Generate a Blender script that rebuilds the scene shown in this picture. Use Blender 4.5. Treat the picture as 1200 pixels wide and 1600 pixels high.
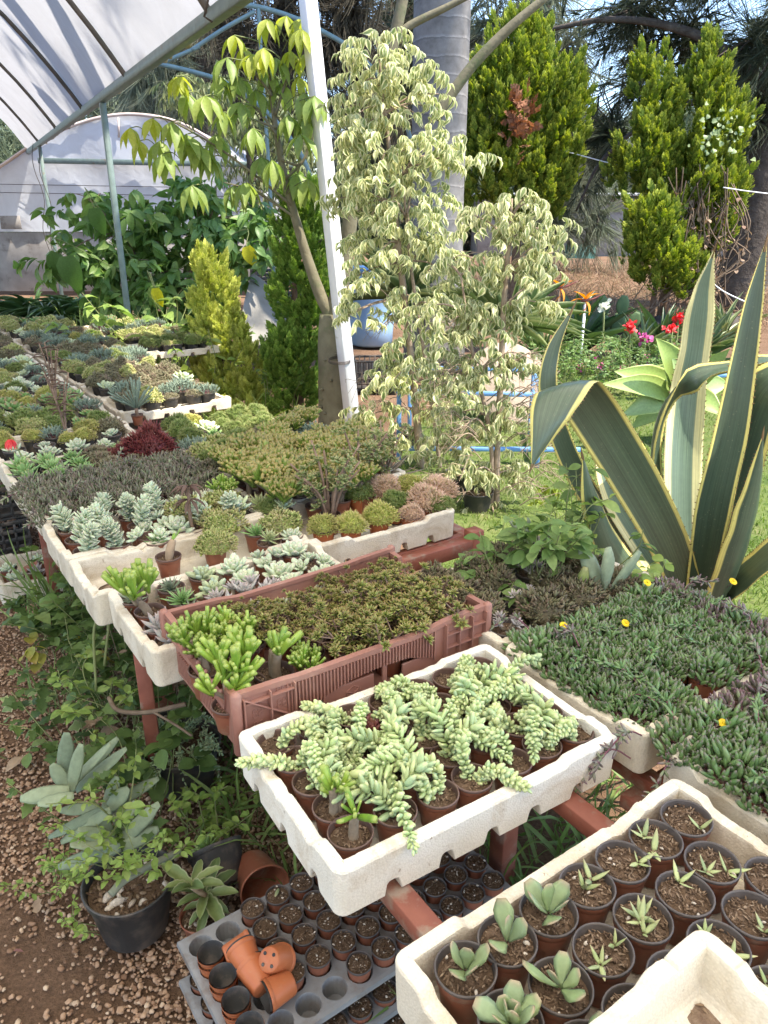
import bpy, math, random
import numpy as np
from mathutils import Vector, Matrix

# ---------------------------------------------------------------- camera, sky, sun, exposure
for o in list(bpy.data.objects):
    bpy.data.objects.remove(o)
S = bpy.context.scene
FPX, PITCH, CAMH = 1190.0, math.radians(21.6), 1.65
cd = bpy.data.cameras.new('camera')
cd.sensor_fit = 'HORIZONTAL'; cd.sensor_width = 36.0; cd.lens = 36.0*FPX/1200.0
cd.clip_start = 0.02; cd.clip_end = 500
cam = bpy.data.objects.new('camera', cd); S.collection.objects.link(cam)
cam.location = (0, 0, CAMH); cam.rotation_euler = (math.pi/2-PITCH, 0, 0)
S.camera = cam

SUN_AZ, SUN_EL = math.radians(110), math.radians(61)          # azimuth clockwise from +Y
W = bpy.data.worlds.new('World'); S.world = W; W.use_nodes = True
nt = W.node_tree; nt.nodes.clear()
sky = nt.nodes.new('ShaderNodeTexSky'); sky.sky_type = 'NISHITA'; sky.sun_disc = False
sky.sun_elevation = SUN_EL; sky.sun_rotation = SUN_AZ; sky.altitude = 1500; sky.dust_density = 1.2
bg = nt.nodes.new('ShaderNodeBackground'); bg.inputs['Strength'].default_value = 0.15
wo = nt.nodes.new('ShaderNodeOutputWorld')
nt.links.new(sky.outputs[0], bg.inputs[0]); nt.links.new(bg.outputs[0], wo.inputs[0])
sd = bpy.data.lights.new('sun', 'SUN'); sd.energy = 3.4; sd.angle = math.radians(0.5); sd.color = (1.0, 0.92, 0.79)
sun = bpy.data.objects.new('sun', sd); S.collection.objects.link(sun)
sv = Vector((math.sin(SUN_AZ)*math.cos(SUN_EL), math.cos(SUN_AZ)*math.cos(SUN_EL), math.sin(SUN_EL)))
sun.rotation_euler = sv.to_track_quat('Z', 'Y').to_euler()
S.view_settings.view_transform = 'Standard'; S.view_settings.look = 'None'
S.view_settings.exposure = 1.95; S.view_settings.gamma = 1.0
S.cycles.max_bounces = 6; S.cycles.diffuse_bounces = 4; S.cycles.glossy_bounces = 2
S.cycles.transmission_bounces = 4; S.cycles.transparent_max_bounces = 8
S.cycles.use_denoising = True
S.cycles.sample_clamp_indirect = 6.0

rng = np.random.default_rng(11); random.seed(11)
PI = math.pi

# ---------------------------------------------------------------- helpers: pixels and table coordinates
def ray(px, py):
    u = (px-600)/FPX; v = (800-py)/FPX
    return Vector((u, math.cos(PITCH)+v*math.sin(PITCH), -math.sin(PITCH)+v*math.cos(PITCH)))
def at(px, py, z):                    # point of the photo on the level z
    d = ray(px, py); t = (z-CAMH)/d.z
    return Vector((d.x*t, d.y*t, z))
def aty(px, py, y):                   # point of the photo at the distance y
    d = ray(px, py); t = y/d.y
    return Vector((d.x*t, y, CAMH+d.z*t))
def proj(p):
    x, y, z = p
    zc = y*math.cos(PITCH)-(z-CAMH)*math.sin(PITCH); yc = y*math.sin(PITCH)+(z-CAMH)*math.cos(PITCH)
    if zc < .05: return (-9999, -9999)
    return 600+FPX*x/zc, 800-FPX*yc/zc
TROT = math.radians(34.5)
TO = Vector((-0.054, 0.88, 0))
TA = Vector((-math.sin(TROT), math.cos(TROT), 0)); TB = Vector((math.cos(TROT), math.sin(TROT), 0))
def tw(a, b, z): return TO+TA*a+TB*b+Vector((0, 0, z))
def tab(p):
    v = Vector((p[0]-TO.x, p[1]-TO.y, 0)); return v.dot(TA), v.dot(TB)

# ---------------------------------------------------------------- helpers: meshes
class T:                              # a template: verts, faces {n: array}, colour (rnd, tip, edge)
    def __init__(s, V, F, C=None):
        s.V = np.asarray(V, float); s.F = {k: np.asarray(v, np.int64) for k, v in F.items() if len(v)}
        s.C = np.zeros((len(s.V), 3)) if C is None else np.asarray(C, float)
class MB:
    def __init__(s): s.V = []; s.C = []; s.F = {}; s.n = 0
    def raw(s, V, F, C=None, rnd=0.5):
        V = np.asarray(V, float); k = len(V)
        c = np.zeros((k, 3)); c[:, 0] = rnd
        if C is not None: c[:, 1:] = np.asarray(C, float)[:, -2:]
        if isinstance(F, list):
            d = {}
            for f in F: d.setdefault(len(f), []).append(f)
            F = d
        for q, f in F.items():
            if len(f): s.F.setdefault(q, []).append(np.asarray(f, np.int64)+s.n)
        s.V.append(V); s.C.append(c); s.n += k
        return s
    def many(s, t, Ms, ps, rnds=None):
        Ms = np.asarray(Ms, float); ps = np.asarray(ps, float); k = len(ps)
        if k == 0: return s
        if rnds is None: rnds = rng.random(k)
        m = len(t.V)
        Wv = np.einsum('kij,nj->kni', Ms, t.V)+ps[:, None, :]
        c = np.repeat(t.C[None], k, 0).copy(); c[:, :, 0] = np.asarray(rnds)[:, None]
        off = (np.arange(k)*m)[:, None, None]+s.n
        for q, f in t.F.items(): s.F.setdefault(q, []).append((f[None]+off).reshape(-1, q))
        s.V.append(Wv.reshape(-1, 3)); s.C.append(c.reshape(-1, 3)); s.n += k*m
        return s
    def tmpl(s):
        return T(np.concatenate(s.V), {q: np.concatenate(f) for q, f in s.F.items()}, np.concatenate(s.C))
    def mesh(s, name, mat, smooth=True):
        me = bpy.data.meshes.new(name)
        V = np.concatenate(s.V); C = np.concatenate(s.C)
        loops = []; starts = []; n = 0
        for q, fs in s.F.items():
            f = np.concatenate(fs); loops.append(f.ravel()); starts.append(n+np.arange(len(f))*q); n += f.size
        L = np.concatenate(loops); st = np.concatenate(starts)
        me.vertices.add(len(V)); me.vertices.foreach_set('co', V.astype(np.float32).ravel())
        me.loops.add(len(L)); me.loops.foreach_set('vertex_index', L.astype(np.int32))
        me.polygons.add(len(st)); me.polygons.foreach_set('loop_start', st.astype(np.int32))
        me.polygons.foreach_set('use_smooth', np.full(len(st), bool(smooth)))
        at_ = me.attributes.new('Col', 'FLOAT_COLOR', 'POINT')
        at_.data.foreach_set('color', np.concatenate([C, np.ones((len(C), 1))], 1).astype(np.float32).ravel())
        me.update(calc_edges=True); me.validate()
        me.materials.append(mat)
        return me
def link(name, data, parent=None):
    o = bpy.data.objects.new(name, data); S.collection.objects.link(o)
    if parent is not None: o.parent = parent
    return o
def tag(o, label=None, cat=None, group=None, kind=None):
    if label: o['label'] = label
    if cat: o['category'] = cat
    if group: o['group'] = group
    if kind: o['kind'] = kind
    return o
def thing(name, label, cat, loc=(0, 0, 0), rotz=0, group=None, scale=1.0, tilt=None):
    o = link(name, None); o.location = loc; o.rotation_euler = (tilt[0] if tilt else 0, tilt[1] if tilt else 0, rotz); o.scale = (scale,)*3
    o.empty_display_size = 0.05
    return tag(o, label, cat, group)
def part(name, mb, mat, parent, smooth=True):
    return link(name, mb.mesh(name, mat, smooth) if isinstance(mb, MB) else mb, parent)
def structure(name, mb, mat, smooth=False):
    return tag(link(name, mb.mesh(name, mat, smooth)), kind='structure')

def nrm(v):
    v = np.asarray(v, float); return v/np.maximum(np.linalg.norm(v, axis=-1, keepdims=True), 1e-9)
def frames(d, up=(0, 0, 1), roll=None, scale=None):
    d = nrm(np.atleast_2d(np.asarray(d, float))); up = np.broadcast_to(np.asarray(up, float), d.shape)
    x = np.cross(d, up); bad = np.linalg.norm(x, axis=1) < 1e-3
    if bad.any(): x[bad] = np.cross(d[bad], np.array([1., .3, 0]))
    x = nrm(x); z = np.cross(x, d)
    if roll is not None:
        c, s_ = np.cos(roll)[:, None], np.sin(roll)[:, None]
        x, z = x*c+z*s_, z*c-x*s_
    M = np.stack([x, d, z], axis=2)
    if scale is not None:
        scale = np.asarray(scale, float)
        if scale.ndim == 1: scale = np.repeat(scale[:, None], 3, 1)
        M = M*scale[:, None, :]
    return M
def rotz_m(a):
    a = np.asarray(a, float); o = np.zeros((len(a), 3, 3)); o[:, 0, 0] = np.cos(a); o[:, 0, 1] = -np.sin(a); o[:, 1, 0] = np.sin(a); o[:, 1, 1] = np.cos(a); o[:, 2, 2] = 1
    return o
def rdir(k):
    v = rng.normal(size=(k, 3)); return nrm(v)
def curve(pts, n=16):                 # Catmull-Rom through the points
    P = [np.asarray(p, float) for p in pts]; P = [2*P[0]-P[1]]+P+[2*P[-1]-P[-2]]
    out = []
    m = len(P)-3
    for i in range(n+1):
        t = i/n*m; k = min(int(t), m-1); u = t-k
        a, b, c, d = P[k:k+4]
        out.append(0.5*((2*b)+(c-a)*u+(2*a-5*b+4*c-d)*u*u+(3*b-a-3*c+d)*u**3))
    return np.array(out)
def tube(mb, pts, rad, sides=7, rnd=.5, wob=0.0, cap=True):
    pts = np.asarray(pts, float); n = len(pts)
    rad = np.full(n, rad) if np.isscalar(rad) else np.interp(np.linspace(0, 1, n), np.linspace(0, 1, len(rad)), rad)
    d = nrm(np.gradient(pts, axis=0)); ref = np.array([0, 0, 1.]) if abs(d[0][2]) < .9 else np.array([1., 0, 0])
    x = nrm(np.cross(d[0], ref)); V = []; ang = np.linspace(0, 2*PI, sides, endpoint=False)
    for i in range(n):
        x = nrm(x-d[i]*np.dot(x, d[i])); y = np.cross(d[i], x)
        r = rad[i]*(1+wob*rng.normal(size=(sides, 1))) if wob else rad[i]
        V.append(pts[i]+r*(np.cos(ang)[:, None]*x+np.sin(ang)[:, None]*y))
    V = np.concatenate(V); F = []
    for i in range(n-1):
        for j in range(sides):
            k = (j+1) % sides; F.append((i*sides+j, i*sides+k, (i+1)*sides+k, (i+1)*sides+j))
    C = np.zeros((len(V), 2)); C[:, 0] = np.repeat(np.linspace(0, 1, n), sides)
    if cap:
        F.append(tuple(range(sides-1, -1, -1))); F.append(tuple((n-1)*sides+j for j in range(sides)))
    mb.raw(V, F, C, rnd); return mb
def lathe(mb, prof, seg=24, rnd=.5, closed=False, wob=0.0, cap=True):
    ang = np.linspace(0, 2*PI, seg, endpoint=False); n = len(prof)
    V = np.array([[r*math.cos(a), r*math.sin(a), z] for r, z in prof for a in ang])
    if wob: V[:, :2] *= (1+wob*np.tile(np.sin(ang*2+1)+.6*np.sin(ang*3), n))[:, None]
    F = []
    for i in range(n-1 if not closed else n):
        i2 = (i+1) % n
        for j in range(seg):
            k = (j+1) % seg; F.append((i*seg+j, i*seg+k, i2*seg+k, i2*seg+j))
    if cap and not closed and prof[0][0] > 1e-4: F.append(tuple(range(seg-1, -1, -1)))
    mb.raw(V, F, None, rnd); return mb
def box(mb, c, s, M=None, rnd=.5, bev=0.0):
    hx, hy, hz = s[0]/2, s[1]/2, s[2]/2
    if bev <= 0:
        V = np.array([[x, y, z] for z in (-hz, hz) for y in (-hy, hy) for x in (-hx, hx)])
        F = [(0, 2, 3, 1), (4, 5, 7, 6), (0, 1, 5, 4), (2, 6, 7, 3), (0, 4, 6, 2), (1, 3, 7, 5)]
    else:
        b = min(bev, hx*.9, hy*.9, hz*.9); V = []; F = []
        for sx in (-1, 1):
            for sy in (-1, 1):
                for sz in (-1, 1):
                    V += [(sx*hx, sy*(hy-b), sz*(hz-b)), (sx*(hx-b), sy*hy, sz*(hz-b)), (sx*(hx-b), sy*(hy-b), sz*hz)]
        idx = lambda sx, sy, sz, k: ((sx > 0)*4+(sy > 0)*2+(sz > 0))*3+k
        for s1 in (-1, 1):
            F.append([idx(s1, a, b_, 0) for a, b_ in ((-1, -1), (1, -1), (1, 1), (-1, 1))][::s1])
            F.append([idx(a, s1, b_, 1) for a, b_ in ((-1, -1), (1, -1), (1, 1), (-1, 1))][::-s1])
            F.append([idx(a, b_, s1, 2) for a, b_ in ((-1, -1), (1, -1), (1, 1), (-1, 1))][::s1])
        for a in (-1, 1):
            for b_ in (-1, 1):
                s_ = a*b_
                F.append([idx(a, b_, -1, 0), idx(a, b_, -1, 1), idx(a, b_, 1, 1), idx(a, b_, 1, 0)][::s_])
                F.append([idx(a, -1, b_, 0), idx(a, -1, b_, 2), idx(a, 1, b_, 2), idx(a, 1, b_, 0)][::-s_])
                F.append([idx(-1, a, b_, 1), idx(-1, a, b_, 2), idx(1, a, b_, 2), idx(1, a, b_, 1)][::s_])
                for c_ in (-1, 1):
                    F.append([idx(a, b_, c_, 0), idx(a, b_, c_, 1), idx(a, b_, c_, 2)][::a*b_*c_])
        V = np.array(V, float)
    if M is not None: V = V@np.asarray(M, float).T
    mb.raw(V+np.asarray(c, float), [tuple(f) for f in F], None, rnd); return mb
def bar(mb, p, q, w, h, rnd=.5, up=(0, 0, 1), bev=.002):
    p = np.asarray(p, float); q = np.asarray(q, float); L = np.linalg.norm(q-p)
    M = frames(q-p, up)[0]
    return box(mb, (p+q)/2, (w, L, h), M, rnd, bev)

# ---------------------------------------------------------------- templates
def t_leaf(prof, nl=6, fold=.15, droop=.25, edge=False, ruffle=0.0):
    ts = np.linspace(0, 1, nl+1); w = np.interp(ts, np.linspace(0, 1, len(prof)), prof)
    xs = [-1, -.55, 0, .55, 1] if edge else [-1, 0, 1]
    V = []; C = []
    ang = droop*ts*1.6; y = np.concatenate([[0], np.cumsum(np.cos(ang[1:]))])/nl; z = -np.concatenate([[0], np.cumsum(np.sin(ang[1:]))])/nl
    for i, t in enumerate(ts):
        for x in xs:
            V.append((x*w[i]/2, y[i], z[i]+fold*abs(x)*w[i]/2+ruffle*abs(x)*math.sin(t*14+x*2)))
            C.append((0, t, abs(x)))
    m = len(xs); F = [(i*m+j, i*m+j+1, (i+1)*m+j+1, (i+1)*m+j) for i in range(nl) for j in range(m-1)]
    return T(V, {4: F}, C)
def t_flesh(prof, nl=5, nr=6, flat=.5, curl=.2, keel=0.0):      # closed thick leaf along +Y, unit length
    ts = np.linspace(0, 1, nl+1); ts = .5-.5*np.cos(ts*PI)*.6-.5*(1-2*ts)*.4
    r = np.interp(ts, np.linspace(0, 1, len(prof)), prof)/2
    ang = np.linspace(0, 2*PI, nr, endpoint=False); V = []; C = []
    for i, t in enumerate(ts):
        for a in ang:
            zz = math.sin(a)*r[i]*flat
            V.append((math.cos(a)*r[i], t, zz+curl*t*t-(keel*r[i]*max(0, -math.sin(a)))))
            C.append((0, t, abs(math.cos(a))))
    F = [(i*nr+j, i*nr+(j+1) % nr, (i+1)*nr+(j+1) % nr, (i+1)*nr+j) for i in range(nl) for j in range(nr)]
    P = [tuple(range(nr-1, -1, -1)), tuple(nl*nr+j for j in range(nr))]
    return T(V, {4: F, nr: P} if nr != 4 else {4: F+P}, C)
def t_blade(n=4, w=.06, droop=.5):
    return t_leaf([w*.8, w, w*.8, w*.5, .02*w], n, .3, droop)
def icos(sub=1):
    import bmesh
    bm = bmesh.new(); bmesh.ops.create_icosphere(bm, subdivisions=sub, radius=1)
    bm.verts.ensure_lookup_table()
    V = [v.co[:] for v in bm.verts]; F = [[v.index for v in f.verts] for f in bm.faces]; bm.free()
    return np.array(V), F

# ---------------------------------------------------------------- materials
def newmat(name):
    m = bpy.data.materials.new(name); m.use_nodes = True; t = m.node_tree; t.nodes.clear()
    out = t.nodes.new('ShaderNodeOutputMaterial'); return m, t, out
def N(t, kind, **kw):
    n = t.nodes.new(kind)
    for k, v in kw.items():
        if k.startswith('_'): setattr(n, k[1:], v)
        else: n.inputs[k.replace('__', ' ')].default_value = v
    return n
def ramp(t, fac, cols, pos=None, interp='LINEAR'):
    r = t.nodes.new('ShaderNodeValToRGB'); e = r.color_ramp.elements; r.color_ramp.interpolation = interp
    while len(e) < len(cols): e.new(.5)
    for i, c in enumerate(cols):
        e[i].position = pos[i] if pos else (i/(len(cols)-1) if len(cols) > 1 else 0)
        e[i].color = (*c, 1) if len(c) == 3 else c
    t.links.new(fac, r.inputs[0]); return r.outputs[0]
def mix(t, fac, a, b, mode='MIX'):
    m = t.nodes.new('ShaderNodeMix'); m.data_type = 'RGBA'; m.blend_type = mode
    for s_, v in ((0, fac), (6, a), (7, b)):
        if isinstance(v, (int, float)): m.inputs[s_].default_value = v
        elif isinstance(v, tuple): m.inputs[s_].default_value = (*v, 1)
        else: t.links.new(v, m.inputs[s_])
    return m.outputs[2]
def tcoord(t, scale=1.0, which='Object'):
    c = t.nodes.new('ShaderNodeTexCoord'); return c.outputs[which]
def noise(t, scale, detail=4, rough=.6, vec=None, dist=0.0):
    n = N(t, 'ShaderNodeTexNoise', Scale=scale, Detail=detail, Roughness=rough, Distortion=dist)
    t.links.new(vec if vec is not None else tcoord(t), n.inputs['Vector']); return n.outputs['Fac']
def bump(t, h, strength=.3, dist=.01):
    b = N(t, 'ShaderNodeBump', Strength=strength, Distance=dist); t.links.new(h, b.inputs['Height']); return b.outputs['Normal']
def leafmat(name, cols, tip=None, tippos=(.6, 1.0), edge=None, edgepos=(.5, .75), rough=.45, trans=.25, spec=.4, base=None, spots=None, vary=.12, bloom=None, sss=0.0, mott=.35, streak=0.0):
    m, t, out = newmat(name)
    a = N(t, 'ShaderNodeAttribute', _attribute_name='Col'); sp = t.nodes.new('ShaderNodeSeparateColor'); t.links.new(a.outputs['Color'], sp.inputs[0])
    c = ramp(t, sp.outputs[0], cols)
    if base is not None:
        c = mix(t, ramp(t, sp.outputs[1], [(1, 1, 1), (0, 0, 0)], [0, .4]), c, base)
    if tip is not None:
        c = mix(t, ramp(t, sp.outputs[1], [(0, 0, 0), (1, 1, 1)], list(tippos)), c, tip)
    if edge is not None:
        c = mix(t, ramp(t, sp.outputs[2], [(0, 0, 0), (1, 1, 1)], list(edgepos)), c, edge)
    nz = noise(t, 60, 3)
    if spots is not None:
        c = mix(t, ramp(t, noise(t, 130, 2), [(0, 0, 0), (1, 1, 1)], [.66, .74]), c, spots)
    if streak > 0:
        cb = t.nodes.new('ShaderNodeCombineXYZ')
        for k_, (o_, s_) in enumerate(((2, 22.0), (1, 2.2), (0, 9.0))):
            mm = N(t, 'ShaderNodeMath', _operation='MULTIPLY'); t.links.new(sp.outputs[o_], mm.inputs[0]); mm.inputs[1].default_value = s_; t.links.new(mm.outputs[0], cb.inputs[k_])
        c = mix(t, streak, c, ramp(t, noise(t, 1.0, 4, .65, cb.outputs[0]), [(.62, .62, .60), (1.0, 1.0, 1.0), (1.5, 1.48, 1.35)], [.3, .5, .72]), 'MULTIPLY')
        sc = noise(t, 18, 5, .75, None, 2.5); c = mix(t, ramp(t, sc, [(0, 0, 0), (1, 1, 1)], [.70, .735]), c, (.20, .17, .11))
    oi = t.nodes.new('ShaderNodeObjectInfo')
    hs = t.nodes.new('ShaderNodeHueSaturation'); t.links.new(c, hs.inputs['Color'])
    mr = N(t, 'ShaderNodeMapRange', To__Min=1-vary, To__Max=1+vary); t.links.new(oi.outputs['Random'], mr.inputs[0]); t.links.new(mr.outputs[0], hs.inputs['Value'])
    c = mix(t, mott, hs.outputs[0], ramp(t, nz, [(.55, .55, .55), (1.35, 1.35, 1.35)], [.3, .7]), 'MULTIPLY')
    p = N(t, 'ShaderNodeBsdfPrincipled', Roughness=rough); p.inputs['Specular IOR Level'].default_value = spec
    t.links.new(c, p.inputs['Base Color'])
    if sss > 0:
        p.inputs['Subsurface Weight'].default_value = sss; p.inputs['Subsurface Radius'].default_value = (.006, .008, .003); p.inputs['Subsurface Scale'].default_value = 1.0
    if trans > 0:
        tr = t.nodes.new('ShaderNodeBsdfTranslucent'); hs2 = N(t, 'ShaderNodeHueSaturation', Saturation=1.15, Value=1.5); t.links.new(c, hs2.inputs['Color']); t.links.new(hs2.outputs[0], tr.inputs[0])
        ms = t.nodes.new('ShaderNodeMixShader'); ms.inputs[0].default_value = trans
        t.links.new(p.outputs[0], ms.inputs[1]); t.links.new(tr.outputs[0], ms.inputs[2]); t.links.new(ms.outputs[0], out.inputs[0])
    else: t.links.new(p.outputs[0], out.inputs[0])
    return m
def solid(name, cols, scale=8, rough=.6, spec=.3, pos=None, bumps=None, detail=5, metal=0.0, which='Object', dirt=None, dirtscale=6, dirtpos=(.55, .7)):
    m, t, out = newmat(name); tc = tcoord(t, which=which)
    c = ramp(t, noise(t, scale, detail, .6, tc), cols, pos or ([.3, .7] if len(cols) == 2 else None))
    if dirt is not None:
        c = mix(t, ramp(t, noise(t, dirtscale, 6, .65, tc), [(0, 0, 0), (1, 1, 1)], list(dirtpos)), c, dirt)
    p = N(t, 'ShaderNodeBsdfPrincipled', Roughness=rough, Metallic=metal); p.inputs['Specular IOR Level'].default_value = spec
    t.links.new(c, p.inputs['Base Color'])
    if bumps: t.links.new(bump(t, noise(t, bumps[0], 4, .6, tc), bumps[1], bumps[2]), p.inputs['Normal'])
    t.links.new(p.outputs[0], out.inputs[0]); return m
# ---------------------------------------------------------------- ground
def groundmat():
    m, t, out = newmat('ground_soil'); tc = tcoord(t)
    c = ramp(t, noise(t, 1.3, 8, .65, tc), [(.12, .072, .045), (.19, .118, .076), (.25, .165, .11)], [.35, .55, .75])
    c2 = ramp(t, noise(t, 90, 5, .7, tc), [(.5, .5, .5), (1.4, 1.4, 1.4)], [.3, .7])
    c = mix(t, .8, c, c2, 'MULTIPLY')
    p = N(t, 'ShaderNodeBsdfPrincipled', Roughness=.95); p.inputs['Specular IOR Level'].default_value = .1
    t.links.new(c, p.inputs['Base Color']); t.links.new(bump(t, noise(t, 70, 6, .7, tc), .8, .02), p.inputs['Normal'])
    t.links.new(p.outputs[0], out.inputs[0]); return m
mb = MB()
xs = np.concatenate([[-200, -60, -25], np.arange(-12, 14.1, .5), [25, 60, 200]]); ys = np.concatenate([[-100, -20], np.arange(-4, 22.1, .5), [30, 60, 250]])
X, Y = np.meshgrid(xs, ys); Z = .02*np.sin(X*1.7+Y)*np.cos(Y*1.3)*(np.abs(X) < 12)-.03
Z = np.where((Y > 12), Z+np.clip((Y-12)/6, 0, 1)*.35, Z)
nx = len(xs); F = [(j*nx+i, j*nx+i+1, (j+1)*nx+i+1, (j+1)*nx+i) for j in range(len(ys)-1) for i in range(nx-1)]
mb.raw(np.stack([X.ravel(), Y.ravel(), Z.ravel()], 1), F)
structure('ground', mb, groundmat(), True)

M_STONE = leafmat('pebble', [(.19, .108, .066), (.34, .21, .132), (.45, .295, .19), (.28, .18, .12), (.55, .41, .285)], rough=.9, trans=0, spec=.15)
V, Fi = icos(2)
def stone_t(k):
    r_ = np.random.default_rng(k); q = V*(1+.22*r_.normal(size=(len(V), 1))*.6)
    for _ in range(4):
        n_ = nrm(r_.normal(size=3)); dd = q@n_; q = q-np.outer(np.maximum(dd-.62, 0), n_)
    return T(q*np.array([1, .75, .55]), {3: Fi})
mb = MB(); npts = 0
pos = []
while len(pos) < 21000:
    y = .55+rng.random()**1.5*5.6; x = -.12-rng.random()*3.3
    px, py = proj((x, y, 0))
    if px < -60 or px > 470 or py > 1680: continue
    a, b = tab((x, y))
    if b > .35: continue
    # bare patch of soil by the lower corner of the path
    bare = math.exp(-(((x+.80)/.16)**2+((y-1.22)/.17)**2))+.8*math.exp(-(((x+1.02)/.14)**2+((y-1.36)/.13)**2))+.7*math.exp(-(((x+.74)/.12)**2+((y-.98)/.10)**2))
    if rng.random() < bare*.93: continue
    pos.append((x, y, .02*math.sin(x*1.7+y)*math.cos(y*1.3)-.027+rng.random()*.008))
pos = np.array(pos); k = len(pos)
sz = .0036+.0062*rng.random(k)**3+.0020*rng.random(k)
for i in range(4):
    q = slice(i, k, 4); kk = len(pos[q])
    mb.many(stone_t(i+3), frames(rdir(kk)*np.array([1, 1, .35]), roll=rng.random(kk)*.8-.4, scale=sz[q]), pos[q])
tag(link('gravel', mb.mesh('gravel', M_STONE)), kind='stuff')

# ---------------------------------------------------------------- lawn
M_LAWN = solid('lawn_soil', [(.055, .085, .022), (.10, .13, .04), (.14, .14, .06)], 5, .95, .1, [.3, .5, .75])
mb = MB()
L_ = [(.25, 3.2), (.9, 2.7), (3.4, 2.2), (6.5, 5.0), (6.5, 9.2), (3.2, 9.0), (1.6, 9.3), (.6, 7.2), (.1, 5.0)]
pts = curve([(*p, 0) for p in L_]+[(*L_[0], 0)], 60)[:-1, :2]; c0 = pts.mean(0)
Vg = [(*c0, .012)]; Fg = []; R_ = 10; n_ = len(pts)
for i in range(1, R_+1):
    for p in pts: q = c0+(p-c0)*i/R_; Vg.append((*q, .012+.006*math.sin(q[0]*3)))
for j in range(n_): Fg.append((0, 1+j, 1+(j+1) % n_))
for i in range(R_-1):
    for j in range(n_): Fg.append((1+i*n_+j, 1+(i+1)*n_+j, 1+(i+1)*n_+(j+1) % n_, 1+i*n_+(j+1) % n_))
mb.raw(Vg, Fg); structure('lawn', mb, M_LAWN, True)
M_GRASS = leafmat('grass_blade', [(.07, .13, .02), (.12, .19, .035), (.17, .23, .05), (.22, .24, .08)], tip=(.25, .27, .09), tippos=(.5, 1.2), trans=.35, spec=.2)
def inside(P, poly):
    x, y = P[:, 0], P[:, 1]; r = np.zeros(len(P), bool); n = len(poly)
    for i in range(n):
        x1, y1 = poly[i]; x2, y2 = poly[i-1]
        c = ((y1 > y) != (y2 > y)) & (x < (x2-x1)*(y-y1)/(y2-y1+1e-12)+x1); r ^= c
    return r
mb = MB()
P = np.stack([rng.uniform(.1, 6, 90000), 2.3+rng.random(90000)**1.3*6.8], 1); P = P[inside(P, pts)]
k = len(P); hh = .022+.03*rng.random(k)
d = nrm(np.stack([rng.normal(size=k)*.55, rng.normal(size=k)*.55, np.ones(k)], 1))
mb.many(t_blade(2, .14, .5), frames(d, (0, 1, .01), rng.random(k)*6.3, hh), np.column_stack([P, np.full(k, .012)]), np.clip(.5+.25*np.sin(P[:, 0]*4)*np.sin(P[:, 1]*3)+rng.normal(size=k)*.2, 0, 1))
tag(link('grass', mb.mesh('grass', M_GRASS)), kind='stuff')

# ---------------------------------------------------------------- the polytunnel over the path
M_PIPE = solid('painted_pipe', [(.11, .155, .145), (.17, .225, .205)], 14, .45, .5, dirt=(.16, .11, .07), dirtscale=9, dirtpos=(.6, .75))
M_PIPE_DK = solid('rusty_grey_pipe', [(.07, .075, .07), (.14, .12, .105)], 10, .6, .3)
M_PIPE_BLUE = solid('blue_pipe', [(.14, .215, .225), (.21, .30, .305)], 14, .45, .5, dirt=(.2, .14, .1), dirtscale=9, dirtpos=(.62, .75))
def filmmat(name, col, tr):
    m, t, out = newmat(name); tc = tcoord(t)
    c = ramp(t, noise(t, 1.6, 6, .65, tc, 1.5), [tuple(x*.88 for x in col), col], [.35, .65])
    d = N(t, 'ShaderNodeBsdfPrincipled', Roughness=.35); t.links.new(c, d.inputs['Base Color']); d.inputs['Specular IOR Level'].default_value = .4
    b = bump(t, noise(t, 5, 3, .5, tc, 1.0), .35, .03); t.links.new(b, d.inputs['Normal'])
    tl = t.nodes.new('ShaderNodeBsdfTranslucent'); t.links.new(c, tl.inputs[0])
    ms = t.nodes.new('ShaderNodeMixShader'); ms.inputs[0].default_value = tr
    t.links.new(d.outputs[0], ms.inputs[1]); t.links.new(tl.outputs[0], ms.inputs[2]); t.links.new(ms.outputs[0], out.inputs[0]); return m
M_FILM = filmmat('white_film', (.95, .89, .76), .80)
EZ, EX0, ED = 2.62, 1.63, Vector((-.47, .883, 0)); EN = Vector((-.883, -.47, 0))
AW, AH = 3.0, 1.45
def arch(s, tt, dz=0.0):
    q = AW-abs(s-AW); z = EZ+2.6*(1-math.exp(-q*1.5/2.6))-.12*max(0, q-2.2)**2+dz
    return Vector((EX0, 0, 0))+ED*tt+EN*s+Vector((0, 0, z))
T0, T1 = -4.6, 17.0
tn = thing('polytunnel', 'white film tunnel roof on teal pipe hoops and posts over the gravel path', 'polytunnel', (0, 0, 0))
mb = MB(); nu, nv = 44, 90; Vv = []; Fv = []
for j in range(nv+1):
    tt = T0+(T1-T0)*j/nv
    for i in range(nu+1):
        th = PI*i/nu; s_ = AW-AW*math.cos(th)
        sag = .03+.05*abs(math.sin(PI*(tt-T0-.6)/2.36))*math.sin(th)+.010*math.sin(tt*9+i)
        Vv.append(arch(s_, tt, sag))
for j in range(nv):
    for i in range(nu):
        a = j*(nu+1)+i; Fv.append((a, a+1, a+nu+2, a+nu+1))
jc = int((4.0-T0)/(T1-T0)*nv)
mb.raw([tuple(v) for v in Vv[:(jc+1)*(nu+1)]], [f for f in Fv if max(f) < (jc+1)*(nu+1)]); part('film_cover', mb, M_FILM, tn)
mb = MB(); o_ = (jc-1)*(nu+1); mb.raw([tuple(v+Vector((0, 0, .006 if i < 2*(nu+1) else 0))) for i, v in enumerate(Vv[o_:])], [tuple(k-o_ for k in f) for f in Fv if min(f) >= o_]); part('shade_tinted_film_cover', mb, filmmat('shade_tinted_film', (.40, .40, .415), .52), tn)  # far roof film coloured greyer to imitate shade on the visible part
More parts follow.
